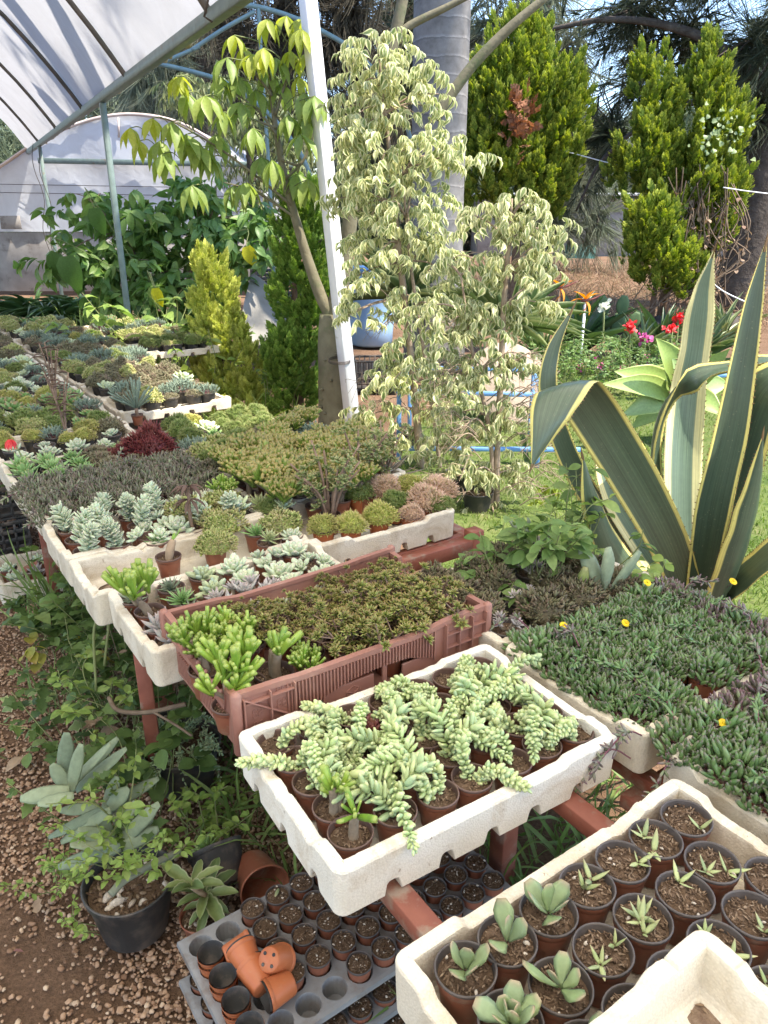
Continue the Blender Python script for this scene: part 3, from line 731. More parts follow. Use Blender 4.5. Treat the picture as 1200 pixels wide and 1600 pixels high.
def potkit(key, R, h, depth, mat, rim, chips=70, sticks=40, perl=0, step=True, nsoil=4):
    POTS[key] = dict(R=R, h=h, sz=h-depth, pot=pot_mb(R, h, step=step).mesh('pot', mat), rim=rim_mb(R, h, depth+.004).mesh('rim', rim) if rim else None,
                     soil=[soil_mb(R*.92, chips, sticks, perl).mesh('soil', M_SOIL) for _ in range(nsoil)] if chips is not None else None, mat=mat)
potkit('A', .0415, .080, .011, M_POT, M_RIM, 90, 80, 2, nsoil=6)
potkit('C', .0378, .070, .012, M_POT, M_RIM_BR, 60, 40)
potkit('B', .038, .07, .008, M_POT_OR, M_RIM_BR, 20, 15, nsoil=2)
potkit('K', .045, .075, .01, M_BLACK, M_RIM, 30, 20, nsoil=2)
potkit('s', .0265, .052, .004, M_POT, M_RIM, 40, 40, 5, nsoil=6, step=False)
def add_pot(root, key, k=0):
    P_ = POTS[key]; po = link('pot', P_['pot'], root)
    if P_['rim']: link('rim', P_['rim'], po)
    if P_['soil']:
        so = link('soil', P_['soil'][k % len(P_['soil'])], root); so.location = (0, 0, P_['sz'])
    return P_
def potted(name, label, cat, key, loc, parts, rot=None, scale=1.0, group=None, k=0, tilt=None, zoff=0.0, pscale=1.0):
    r = thing(name, label, cat, loc, rng.random()*6.28 if rot is None else rot, group, scale, tilt)
    if key:
        P_ = add_pot(r, key, k); sz = P_['sz']
    else: sz = 0
    for nm, me in parts:
        o = link(nm, me, r); o.location = (0, 0, sz+zoff); o.scale = (pscale,)*3
    return r
# ---------------------------------------------------------------- succulents: leaf shapes and materials
F_BEAN = t_flesh([.35, .85, 1.0, .8, .25], 4, 6, .85, .1)
F_PLUMP = t_flesh([.5, .95, 1.0, .88, .35], 4, 6, .8, .22)
F_SPOON = t_flesh([.40, .75, 1.0, .98, .42], 5, 7, .42, .30)
F_PADDLE = t_flesh([.22, .5, .9, 1.0, .45], 6, 6, .13, .15)
F_POINT = t_flesh([.6, .9, .8, .5, .05], 5, 6, .32, .3)
F_FINGER = t_flesh([.6, .85, .95, 1.0, .85], 4, 7, .95, .12)
F_NEEDLE = t_flesh([.6, .8, .6, .1], 2, 4, .8, .2)
F_LITTLE = t_flesh([.4, 1.0, .9, .2], 2, 5, .5, .25)
F_TRI = t_flesh([.8, .9, .6, .05], 3, 5, .5, .35)
L_OVAL = t_leaf([.12, .75, 1.0, .8, .05], 5, .18, .35)
L_HEART = t_leaf([.55, 1.0, .85, .45, .02], 5, .2, .5)
L_LONG = t_leaf([.15, .8, 1.0, .7, .03], 6, .2, .5)
M_BURRO = leafmat('burro_tail_leaf', [(.36, .45, .19), (.44, .53, .23), (.36, .48, .27), (.52, .57, .26)], tip=(.54, .58, .30), tippos=(.7, 1.3), rough=.5, trans=0, spec=.3, sss=.15)
M_GOLLUM = leafmat('finger_jade_leaf', [(.12, .23, .025), (.19, .31, .04), (.26, .36, .05)], tip=(.27, .33, .07), tippos=(.8, 1.2), rough=.35, trans=0, spec=.45, sss=.05)
M_GOLRED = leafmat('finger_jade_leaf_red', [(.115, .185, .028), (.165, .245, .042), (.22, .285, .055)], tip=(.27, .21, .065), tippos=(.75, 1.3), rough=.35, trans=0, spec=.45, sss=.1)
M_JADE = leafmat('jade_leaf', [(.12, .17, .05), (.17, .21, .07), (.23, .24, .09)], tip=(.34, .26, .13), tippos=(.7, 1.2), rough=.4, trans=0, sss=.1)
M_WOOD = solid('succulent_stem', [(.16, .12, .085), (.30, .24, .17)], 40, .85, .2, bumps=(80, .4, .004))
M_TWIG = solid('brown_stem', [(.17, .11, .075), (.28, .19, .14)], 40, .85, .2)
M_SEDUM = leafmat('bush_sedum_leaf', [(.12, .155, .025), (.18, .215, .04), (.24, .25, .06), (.17, .12, .05)], tip=(.27, .17, .06), tippos=(.6, 1.3), rough=.4, trans=0, spec=.45)
M_ECH = leafmat('pale_blue_echeveria_leaf', [(.40, .475, .33), (.46, .53, .37), (.52, .56, .38)], tip=(.48, .44, .34), tippos=(.88, 1.05), rough=.6, trans=0, spec=.2, sss=.12)
M_ECHY = leafmat('yellowing_echeveria_leaf', [(.40, .46, .26), (.46, .50, .30), (.36, .46, .36)], rough=.55, trans=0, spec=.25, sss=.12)
M_GHOST = leafmat('grey_pink_ghost_leaf', [(.36, .33, .31), (.42, .39, .36), (.33, .34, .31)], tip=(.40, .30, .28), rough=.65, trans=0, spec=.2)
M_GREEN = leafmat('green_rosette_leaf', [(.15, .27, .08), (.21, .34, .12), (.26, .37, .15)], tip=(.30, .20, .10), tippos=(.85, 1.1), rough=.45, trans=0, sss=.1)
M_PURP = leafmat('purple_rosette_leaf', [(.12, .035, .04), (.18, .055, .05), (.22, .09, .06)], rough=.45, trans=0)
M_BEAN = leafmat('bean_leaf', [(.085, .155, .05), (.12, .20, .065), (.165, .235, .09)], tip=(.12, .10, .08), tippos=(.75, 1.3), rough=.38, trans=0, spec=.5)
M_BEANP = leafmat('purple_bean_leaf', [(.13, .18, .085), (.14, .115, .10), (.17, .215, .10), (.15, .11, .11)], tip=(.13, .06, .08), tippos=(.5, 1.3), rough=.38, trans=0, spec=.5)
M_PSTEM = solid('purple_stem', [(.13, .04, .06), (.20, .08, .10)], 30, .6)
M_NEED = leafmat('grey_purple_needle', [(.13, .175, .08), (.14, .13, .09), (.20, .235, .12), (.15, .105, .10)], tip=(.19, .14, .12), rough=.5, trans=0)
M_MOSSY = leafmat('yellow_cushion_leaf', [(.34, .40, .07), (.44, .45, .11), (.38, .35, .12)], tip=(.55, .42, .18), tippos=(.5, 1.1), rough=.5, trans=.1)
M_MOSSP = leafmat('pink_cushion_leaf', [(.58, .40, .24), (.64, .44, .31), (.50, .43, .19)], tip=(.68, .44, .34), tippos=(.4, 1.1), rough=.5, trans=.1)
M_MOSSG = leafmat('green_cushion_leaf', [(.13, .20, .04), (.20, .27, .07), (.26, .28, .09)], tip=(.28, .27, .11), rough=.5, trans=.1)
M_STONEC = leafmat('stonecrop_leaf', [(.26, .32, .08), (.34, .38, .12), (.30, .27, .12)], tip=(.36, .28, .14), rough=.45, trans=0)
M_BLUEC = leafmat('blue_chalk_leaf', [(.15, .20, .15), (.20, .25, .18)], rough=.6, trans=0)
M_RED = leafmat('dark_red_leaf', [(.11, .018, .02), (.17, .03, .03), (.20, .06, .045)], rough=.5, trans=.1)
M_SEED1 = leafmat('young_paddle_leaf', [(.22, .30, .13), (.28, .35, .17), (.25, .33, .19)], tip=(.33, .26, .17), tippos=(.8, 1.15), rough=.5, trans=.05, sss=.1)
M_SEED2 = leafmat('young_point_leaf', [(.32, .39, .16), (.40, .44, .20), (.30, .36, .18)], tip=(.42, .37, .20), rough=.5, trans=.05)
M_GREY = leafmat('grey_paddle_leaf', [(.15, .19, .125), (.19, .23, .145), (.235, .27, .17)], rough=.6, trans=0, spec=.25, spots=(.24, .22, .15))
M_DRY = leafmat('dry_leaf', [(.28, .19, .12), (.36, .26, .17), (.22, .13, .09)], rough=.8, trans=.15)

def rosette(mb, t, c, R, n, w=.42, th=.42, up=(0, 0, 1), lo=8, hi=82, inner=.35, seed=None, expo=.6, jit=.08):
    i = np.arange(n); f = (i+.5)/n                      # 0 outer .. 1 inner
    az = i*2.39996+rng.random()*6; el = np.radians(lo+(hi-lo)*f**(1/expo if expo > 1 else 1.0)); L = R*(1-(1-inner)*f)*(1+jit*rng.normal(size=n))
    d = np.stack([np.cos(az)*np.cos(el), np.sin(az)*np.cos(el), np.sin(el)], 1)
    B = frames(np.array([up]), (0, 1, .02))[0]; B = np.stack([B[:, 0], -B[:, 2], B[:, 1]], 1)
    d = d@B.T
    Ms = frames(d, np.asarray(up, float)+1e-4, rng.normal(size=n)*.08, np.stack([L*w, L, L*w*th/.42], 1))
    base = np.asarray(c, float)+np.outer(f*R*.22, nrm(up))+d*R*.06
    mb.many(t, Ms, base, np.clip(rng.random(n), 0, 1)); return mb
def tail(mb, path, t, L, w, n, dens=1.0, rndb=.5, taper=.35, out=.95, fwd=.42):
    P = np.asarray(path); m = len(P); u = np.linspace(0, 1, n); ii = u*(m-1); k = np.minimum(ii.astype(int), m-2); fr_ = (ii-k)[:, None]
    pos = P[k]*(1-fr_)+P[k+1]*fr_; tan = nrm(P[k+1]-P[k])
    x = nrm(np.cross(tan, [.3, .2, .93])); y = np.cross(tan, x); az = np.arange(n)*2.39996+rng.random()*6
    rad = np.cos(az)[:, None]*x+np.sin(az)[:, None]*y
    fo = fwd+.9*np.clip((u-.86)/.14, 0, 1)
    d = nrm(rad*out+tan*fo[:, None]); s = L*(1-taper*np.clip((u-.75)/.25, 0, 1)**1.5)*(1+.1*rng.normal(size=n))
    s = s*(1+.13*rng.normal(size=n)); d = nrm(d+.16*rng.normal(size=(n, 3))); kp = rng.random(n) > .07; wv = w*(1+.1*rng.normal(size=n))
    mb.many(t, frames(d, tan+1e-3, None, np.stack([s*wv, s, s*wv], 1))[kp], (pos+rad*L*.10)[kp], np.clip(rndb+.33*rng.normal(size=n), 0, 1)[kp])
def burro(seed, big=1.0, long_=1.0, ns=None):
    mb = MB(); ns = ns or (1 if seed % 3 == 1 else 2); a0 = 0.0
    for s in range(ns):
        a = a0+s*1.5*(-1)**seed+rng.normal()*.2; ln = (.042+.042*rng.random())*long_; d = np.array([math.cos(a), math.sin(a), 0]); h = .026+.026*rng.random()
        p0 = np.array([.010*math.cos(a), .010*math.sin(a), -.004]); side = np.array([-d[1], d[0], 0])*rng.normal()*.035
        pts_ = curve([p0, p0+d*ln*.28+[0, 0, h], p0+d*ln*.65+side+[0, 0, h*.95], p0+d*ln+side*1.8+[0, 0, .012+.012*rng.random()]], 22)
        tail(mb, pts_, F_PLUMP, .0128*big, .74, int(ln/.00075/big), rndb=rng.uniform(.2, .8), out=1.0, fwd=.22)
    return [('foliage', mb.mesh('foliage', M_BURRO))]
def burro_long(seed):                                   # pointed loose leaved kind
    mb = MB()
    for s in range(2):
        a = s*1.6-.4+rng.normal()*.3; ln = .05+.04*rng.random(); d = np.array([math.cos(a), math.sin(a), 0]); h = .03+.02*rng.random()
        pts_ = curve([[0, 0, -.004], d*ln*.3+[0, 0, h], d*ln*.8+[0, 0, h+.008], d*ln*1.1+[0, 0, h]], 16)
        tail(mb, pts_, F_PLUMP, .024, .42, int(ln/.0017), rndb=rng.uniform(.4, 1), out=.85)
    return [('foliage', mb.mesh('foliage', M_BURRO))]
def gollum(seed, h=.085, nb=5, mat=None, leaf=.05, fat=.175, per=19, bare=False):
    w = MB(); mb = MB(); lean = rng.normal(size=2)*.12
    top_ = np.array([lean[0]*h, lean[1]*h, h*.42]); tube(w, curve([[0, 0, -.008], top_*[.4, .4, .5], top_], 6), [.0105, .0095, .0085], 9, wob=.03)
    for b in range(nb):
        a = 6.28*b/nb+rng.normal()*.4; r_ = h*(.18+.22*rng.random()); tp = top_+np.array([math.cos(a)*r_, math.sin(a)*r_, h*(.15+.25*rng.random())])
        tube(w, curve([top_-[0, 0, .01], (top_+tp)/2+[0, 0, -.004], tp], 5), [.006, .0055, .0045], 6)
        n = per; az = rng.random(n)*6.28; el = np.radians(rng.uniform(35, 88, n)); d = np.stack([np.cos(az)*np.cos(el), np.sin(az)*np.cos(el), np.sin(el)], 1)+np.array([math.cos(a), math.sin(a), 0])*.3
        L = leaf*(.75+.5*rng.random(n)); mb.many(F_FINGER, frames(d, (0, 0, 1), rng.random(n)*6, np.stack([L*fat, L, L*fat], 1)), tp-np.array([0, 0, .008])+rng.normal(size=(n, 3))*.003, rng.random(n))
    return [('stem', w.mesh('stem', M_WOOD)), ('foliage', mb.mesh('foliage', mat or M_GOLLUM))]
def cutjade(seed):                                      # thick cut stump with a few fat fingers
    w = MB(); mb = MB()
    for s in range(rng.integers(1, 3)):
        a = rng.random()*6.28; p1 = np.array([.012*math.cos(a), .012*math.sin(a), .05+.02*rng.random()]); tube(w, curve([[.006*math.cos(a), .006*math.sin(a), -.01], p1*.5+[0, .002, 0], p1], 7), [.0115, .010, .0095, .0085], 9, wob=.03)
        n = 9; az = rng.random(n)*6.28; el = np.radians(rng.uniform(20, 75, n)); d = np.stack([np.cos(az)*np.cos(el), np.sin(az)*np.cos(el), np.sin(el)], 1); L = .042*(.6+.7*rng.random(n))
        mb.many(F_FINGER, frames(d, (0, 0, 1), rng.random(n)*6, np.stack([L*.30, L, L*.2], 1)), p1-np.array([0, 0, .003])*rng.random((n, 1))*4+d*.006, rng.random(n))
    return [('stem', w.mesh('stem', M_WOOD)), ('foliage', mb.mesh('foliage', M_GOLLUM))]
def sedumbush(seed, h=.078, n=15, sp=.07):
    w = MB(); mb = MB()
    for s in range(n):
        a = rng.random()*6.28; r0 = .026*math.sqrt(rng.random()); r1 = sp*math.sqrt(rng.random()); hh = h*(.5+.7*rng.random())
        p0 = np.array([r0*math.cos(a), r0*math.sin(a), -.005]); p1 = np.array([r1*math.cos(a), r1*math.sin(a), hh])
        md = (p0+p1)/2+np.array([rng.normal()*.012, rng.normal()*.012, -.012]); tube(w, curve([p0, md, p1], 7), [.0032, .0026, .002], 5, rnd=.5, cap=False)
        for q in range(rng.integers(2, 5)):
            tp = p1+np.array([rng.normal()*.020, rng.normal()*.020, rng.normal()*.014+.004]); tube(w, [md*.3+p1*.7, tp], .0017, 4, cap=False)
            rosette(mb, F_LITTLE, tp, .0185*(.75+.5*rng.random()), 15, .44, .4, up=nrm(tp-md*.6-p1*.4+[0, 0, .03]), lo=0, hi=75, inner=.5)
    return [('stem', w.mesh('stem', M_TWIG)), ('foliage', mb.mesh('foliage', M_SEDUM))]
def beans(seed, mat, n=150, R=.052, h=.035, L=.0185, trail=2, lean=.5, fat=.36):
    mb = MB(); w = MB(); r_ = R*1.25*np.sqrt(rng.random(n)); a = rng.random(n)*6.28
    z = h*(1-(r_/R/1.4)**2)*(.45+.55*rng.random(n)); pos = np.stack([r_*np.cos(a), r_*np.sin(a), z], 1)
    d = np.stack([np.cos(a)*r_/R*lean, np.sin(a)*r_/R*lean, np.full(n, .9)], 1)+rng.normal(size=(n, 3))*.33
    l_ = L*(.7+.6*rng.random(n)); mb.many(F_BEAN, frames(d, (0, 0, 1), rng.random(n)*6, np.stack([l_*fat, l_, l_*fat], 1)), pos, rng.random(n))
    for s in range(26):
        a = rng.random()*6.28; r1 = R*1.1*math.sqrt(rng.random()); tube(w, [(0.3*r1*math.cos(a), .3*r1*math.sin(a), 0), (r1*math.cos(a), r1*math.sin(a), h*.55*(1-(r1/R/1.5)**2))], .0011, 4, cap=False)
    for s in range(trail):
        a = rng.random()*6.28; ln = .07+.06*rng.random(); d_ = np.array([math.cos(a), math.sin(a), 0]); up_ = .03+.03*rng.random()
        pt = curve([d_*.03+[0, 0, .01], d_*ln*.7+[0, 0, up_], d_*ln*1.2+[0, 0, up_+rng.normal()*.02]], 10); tube(w, pt, .0012, 4, cap=False)
        k = 22; ii = rng.integers(3, 11, k); dd = nrm(np.gradient(pt, axis=0)[ii])*.8+rng.normal(size=(k, 3))*.6
        mb.many(F_BEAN, frames(dd, scale=np.stack([np.full(k, L*.28), np.full(k, L*.9), np.full(k, L*.28)], 1)), pt[ii], rng.random(k))
    return [('stem', w.mesh('stem', M_PSTEM)), ('foliage', mb.mesh('foliage', mat))]
def cushion(seed, mat, R=.05, h=.05, n=900, L=.011, t=None, w=.3, lump=.15):
    mb = MB(); v = rdir(n); v[:, 2] = np.abs(v[:, 2]); ph = rng.random(3)*6
    rr = 1+lump*np.sin(v[:, 0]*4+ph[0])*np.sin(v[:, 1]*4+ph[1])+.05*rng.normal(size=n)
    pos = v*np.array([R, R, h])*rr[:, None]*(.85+.15*rng.random((n, 1))); d = nrm(v*[1, 1, 1.1]+[0, 0, .25]+rng.normal(size=(n, 3))*.35)
    l_ = L*(.7+.6*rng.random(n)); mb.many(t or F_NEEDLE, frames(d, roll=rng.random(n)*6, scale=np.stack([l_*w, l_, l_*w], 1)), pos, np.clip(.5+.3*np.sin(v[:, 0]*3+ph[2])+.25*rng.normal(size=n), 0, 1))
    Vc, Fc = icos(2); c = MB(); Vc = Vc*np.array([R, R, h])*.84; Vc[:, 2] = np.maximum(Vc[:, 2], -.004); mb.raw(Vc, {3: Fc}, None, .2)
    return [('foliage', mb.mesh('foliage', mat))]
def ech(seed, mat, R=.048, n=26, t=None, w=.56, th=.5, stem=.0, heads=1, lo=5, hi=80):
    mb = MB(); w_ = MB(); got = False
    for hdd in range(heads):
        if heads == 1: c = np.array([0, 0, stem]); up = nrm(np.array([rng.normal()*.18, rng.normal()*.18, 1]))
        else:
            a = 6.28*hdd/heads+rng.random(); r_ = R*.75; c = np.array([r_*math.cos(a), r_*math.sin(a), stem+.012*rng.random()]); up = nrm(np.array([math.cos(a)*.45, math.sin(a)*.45, 1]))
        rosette(mb, t or F_SPOON, c, R*(1 if heads == 1 else .72)*(.9+.2*rng.random()), n, w, th, up, lo, hi)
        if stem > .005: tube(w_, [(0, 0, -.004), (c[0]*.6, c[1]*.6, stem*.5), tuple(c)], .005, 6); got = True
    return ([('stem', w_.mesh('stem', M_WOOD))] if got else [])+[('foliage', mb.mesh('foliage', mat))]
def tower(seed, mat, R=.032, hgt=.06, n=60, t=None, ns=1, w=.5, th=.5):       # stacked rosette stem
    mb = MB()
    for s in range(ns):
        a = rng.random()*6.28; top_ = np.array([math.cos(a)*hgt*.45, math.sin(a)*hgt*.45, hgt*(.8+.3*rng.random())]); p = curve([[.008*math.cos(a), .008*math.sin(a), -.004], top_*.5+[0, 0, .004], top_], 14)
        tail(mb, p, t or F_SPOON, R*.72, w, n, out=1.0, rndb=.5, taper=.2)
        rosette(mb, t or F_SPOON, p[-1], R*.62, 14, w, th, nrm(p[-1]-p[-4]), 20, 82)
    return [('foliage', mb.mesh('foliage', mat))]
def seed_paddle(seed, n=5, R=.045, mat=None):
    mb = MB(); az = rng.random()*6+np.arange(n)*2.4; el = np.radians(np.linspace(25, 72, n)+rng.normal(size=n)*8); d = np.stack([np.cos(az)*np.cos(el), np.sin(az)*np.cos(el), np.sin(el)], 1)
    L = R*np.linspace(1, .8, n)*(.9+.25*rng.random(n)); mb.many(F_PADDLE, frames(d, (0, 0, 1), rng.normal(size=n)*.3, np.stack([L*.60, L, L*.8], 1)), np.tile([[0, 0, .004]], (n, 1))+d*.003, rng.random(n))
    return [('foliage', mb.mesh('foliage', mat or M_SEED1))]
def seed_point(seed, k=2):
    mb = MB()
    for s in range(k):
        c = np.array([rng.uniform(-.025, .025), rng.uniform(-.025, .025), .002]); n = rng.integers(3, 6); az = rng.random()*6+np.arange(n)*2.4+rng.normal(size=n)*.3; el = np.radians(rng.uniform(8, 60, n)); d = np.stack([np.cos(az)*np.cos(el), np.sin(az)*np.cos(el), np.sin(el)], 1)
        L = rng.uniform(.018, .036, n); mb.many(F_POINT, frames(d, (0, 0, 1), rng.normal(size=n)*.3, np.stack([L*.34, L, L*.34], 1)), c+d*.002, rng.random(n))
    return [('foliage', mb.mesh('foliage', M_SEED2))]

# ---------------------------------------------------------------- tray A: seedling pots
def inner(a, b, key):                                   # point on the floor of the tray
    return tw(a, b, TZ+.021)
PADD = [seed_paddle(i, n) for i, n in enumerate((5, 4, 6, 5))]; PADB = seed_paddle(9, 11, .04); PNT = [seed_point(i, k) for i, k in enumerate((1, 2, 2, 3, 1, 2))]
TWIG = None
Apx = [(690, 1497, 'p', 0, 'five broad grey green leaves at the corner of the tray'), (768, 1452, 'p', 1, 'three round pale leaves beside the tall leaved pot'), (832, 1408, 'p', 2, 'tall upright grey green leaves beside the slatted gap'),
       (892, 1380, 't', 1, 'two small pale rosettes beside the far rim'), (945, 1347, 't', 0, 'one tiny sprout on bare soil beside the far rim'), (996, 1310, 't', 2, 'two pale sprouts of curved leaves near the far corner'), (1062, 1295, 't', 4, 'one withered tan sprout in the far corner'),
       (766, 1560, 'P', 0, 'a crowded cluster of oval leaves at the near edge'), (841, 1520, 'p', 3, 'three oval leaves in the middle of the near rows'), (905, 1474, 't', 5, 'two long pale leaves lying on twiggy soil'), (968, 1435, 't', 3, 'three small sprouts of pointed leaves'), (1020, 1385, 't', 0, 'one sprout and a dry stick in coarse soil'), (1074, 1346, 't', 2, 'pale curved leaves in the second row from the far corner'), (1140, 1334, 'e', 0, 'bare twiggy soil and no sprout'),
       (960, 1532, 't', 1, 'small sprouts half hidden by the empty tray'), (1028, 1488, 't', 0, 'a tiny sprout against the rim of the empty tray'), (1094, 1440, 't', 5, 'one star of pale leaves beside the empty tray'), (1148, 1402, 't', 4, 'one reddish tipped sprout on gravelly soil'), (1204, 1366, 'e', 0, 'bare brown soil at the end of its row'), (1158, 1492, 't', 3, 'spiky pale sprouts beyond the empty tray'), (1206, 1450, 't', 0, 'coarse soil beyond the empty tray and one sprout'), (905, 1585, 'p', 1, 'one round leaf showing above the empty tray rim')]
AP = []
for q in Apx: ab = tab(at(q[0], q[1], TZ+.021+.078)); AP.append(ab)
AP = np.array(AP); RA = .0437
for it in range(200):                                   # settle the pots so that none share the same room
    for i in range(len(AP)):
        for j in range(i):
            d = AP[i]-AP[j]; L = math.hypot(*d)
            if L < 2*RA: m_ = d/max(L, 1e-6)*(2*RA-L)*.5; AP[i] += m_; AP[j] -= m_
    AP[:, 0] = np.clip(AP[:, 0], -.56+.030+RA, -.146-.028-RA); AP[:, 1] = np.clip(AP[:, 1], -.022+.028+RA, .606-.028-RA)
for i, (px, py, kd, v, ds) in enumerate(Apx):
    p = tw(AP[i][0], AP[i][1], TZ+.021)
    prt = {'p': lambda: PADD[v], 'P': lambda: PADB, 't': lambda: PNT[v], 'e': lambda: []}[kd]()
    ps = 1.08 if kd in 'pP' else 1.0
    potted('seedling_pot', 'dark rimmed brown pot with '+ds, 'plant pot', 'A', p, prt, group='seedling pots in the foam tray', k=i, pscale=ps, rot=i*1.1)
bx = tw(-.60, .20, TZ+.121)
for i, (dx, dy) in enumerate(((.05, .02), (-.05, .05), (.1, -.03))):
    mb = MB(); mb.many(L_LONG, frames(np.array([[1, i*.4, .1], [-.5, 1, .2], [.2, -1, .05]]), scale=np.array([[.004, .022, .022], [.004, .015, .015], [.003, .012, .012]])), rng.normal(size=(3, 3))*[.012, .012, .001]); q = tw(-.44+dx*.4, .25+dy, TZ+.122)
    tag(link('dried_leaf_clump', mb.mesh('dried_leaf_clump', M_DRY)), ['dried brown leaf scraps on the floor of the empty stained tray', 'smaller dried leaf scrap beside the drain hole of the empty tray', 'dried leaf scrap nearest the corner of the empty tray'][i], 'dry leaves').location = at(1075+22*i, 1585-8*i, TZ+.122)

# ---------------------------------------------------------------- tray C: burro's tails
BUR = [burro(i, 1.0, 1.15) for i in range(9)]; BURL = [burro_long(i) for i in range(5)]; CUT = [cutjade(i) for i in range(3)]
rowsC = [(.074, 7), (.145, 7), (.215, 7), (.285, 7), (.350, 7)]
nm = ['the front row', 'the second row', 'the third row', 'the fourth row', 'the back row']
ci = 0
for r, (a, n) in enumerate(rowsC):
    for c in range(n):
        b = .060+c*.0835+(.006 if r % 2 else 0)+rng.normal()*.003
        p = inner(a+.003*rng.normal()+.010-.026*b/.62, b, 'C'); last = ORD[c]
        if r == 0 and c == 0: kit, ds = CUT[0], 'thick cut jade stump sprouting finger leaves at the near corner of the clean tray'
        elif r == 1 and c == 0: kit, ds = CUT[1], 'cut jade stump with flat leaves, second from the near corner of the clean tray'
        elif r == 3 and c == 2: kit, ds = [('foliage', None)], ''
        elif (r + c*2) % 6 == 1 or (r == 0 and c == 1) or (c in (0, 2) and r in (1, 2)): kit, ds = BURL[ci % 5], 'loose long leaved pale stonecrop'
        else: kit, ds = BUR[ci % 9], "trailing burro's tail"
        if ds == '': kit, ds = ech(50, M_PURP, .04, 22), 'dark red brown echeveria'
        if 'jade' not in ds: ds = ds+', %s from the path, %s' % (last, nm[r][4:])
        aw = [TROT+PI/2, None, None, None, TROT-PI/2][r]; aw = TROT if c == 0 else TROT+PI if c == 6 else aw
        if r == 0 and c == 6: aw = TROT+PI*.75
        aw = rng.random()*6.28 if aw is None else aw-.5+rng.normal()*.5
        potted('potted_'+('jade_stump' if 'jade' in ds else 'echeveria' if 'eche' in ds else 'burros_tail'), ds+(' of the clean tray' if 'jade' not in ds else ''), 'potted plant', 'C', p, kit, k=ci, group='pots of trailing stonecrop in the clean tray', rot=aw, pscale=.85 if 'jade' in ds else 1.08)
        ci += 1

# ---------------------------------------------------------------- brown crate: sedum bush and finger jades
SB = [sedumbush(i) for i in range(5)]; GO = [gollum(i, .095, 6, None, .046, .175, 20) for i in range(3)]; GO2 = [gollum(i+5, .10, 4, None, .058, .2, 12) for i in range(2)]
ci = 0
for r, a in enumerate((.505, .595, .69, .785)):
    for c in range(7):
        b = .075+c*.088+.01*(r % 2)
        if r < 2 and c < 2 or (r == 2 and c == 0) or (r == 0 and c == 2): continue
        sc_ = .9+.25*rng.random()-(.12 if r == 0 else 0)
        potted('potted_bush_sedum', 'woody bronze green sedum bush, %s from the path, %s of the brown crate' % (ORD[c], ['front line', 'second line', 'third line', 'back line'][r]), 'potted plant', 'C', tw(a+.005*rng.normal(), b, CRZ+.012), SB[ci % 5], group='sedum bushes in the brown crate', k=ci, pscale=sc_*(1, .95, .76, .6)[r]); ci += 1
for (px, py, kit, ds, sc_) in [(322, 1040, GO[0], 'bushy bright green finger jade in the corner of the brown crate', 1.0), (385, 1062, GO2[0], 'sparse thick fingered jade at the front of the brown crate', 1.0), (375, 1010, GO[1], 'finger jade half hidden behind two others in the brown crate', .9), (428, 1050, CUT[2], 'jade with swollen cut stems beside the brown crate wall', 1.1), (355, 1090, GO2[1], 'pale stemmed finger jade by the brown crate corner post', .85), (478, 1048, GO[2], 'upright cluster of green fingers against the crate front', .75)]:
    p = at(px, py, CRZ+.012+.078); p.z = CRZ+.012
    potted('potted_finger_jade', ds, 'potted plant', 'C', p, kit, group='finger jades in the brown crate', scale=1.05*sc_)

# ---------------------------------------------------------------- tray E: echeverias
EC = [ech(i, M_ECH, .050, 26) for i in range(4)]+[ech(4, M_ECH, .045, 18, None, heads=3)]; EY = [ech(i, M_ECHY, .048, 22, t=F_PLUMP, w=.42) for i in range(2)]
EG = [ech(7, M_GHOST, .042, 20, t=F_TRI, w=.5, heads=4, stem=.02), ech(8, M_GHOST, .05, 26, t=F_TRI, w=.5)]; EGR = [ech(9, M_GREEN, .05, 34, t=F_POINT, w=.25), ech(10, M_GREY, .045, 40, t=F_POINT, w=.22)]
ETOW = [tower(i, M_ECH, .036, .07, 42, ns=2) for i in range(3)]
ci = 0
for r, a in enumerate((.85, .94, 1.03, 1.115)):
    for c in range(6):
        b = .02+c*.098; k = (ci*7+r) % 9
        if r == 0 and c > 4: ci += 1; continue
        if c == 0 and r == 3: kit, ds = EGR[1], 'spiny grey green rosette at the tray corner'
        elif c == 0: kit, ds = (GO2[0], 'stubby finger jade')if r == 2 else (EG[1], 'grey rosette')
        elif c == 1: kit, ds = (EGR[r % 2], 'narrow leaved green rosette')
        elif c == 2 and r < 2: kit, ds = (EG[0], 'many headed ghost plant')
        elif c == 2: kit, ds = (EY[r % 2], 'plump yellowing echeveria')
        elif c == 3 and r == 1: kit, ds = (EG[0], 'many headed ghost plant')
        else: kit, ds = (EC[k % 5], 'pale blue green echeveria')
        potted('potted_echeveria', ds.replace(' at the tray corner', '')+', %s from the path, %s row of the cracked tray' % (ORD[c], ['front', 'second', 'third', 'back'][r]), 'potted plant', 'C', inner(a+.006*rng.normal(), b+.006*rng.normal(), 'E'), kit, k=ci, group='echeverias in the cracked tray', pscale=1.12, scale=1.0); ci += 1
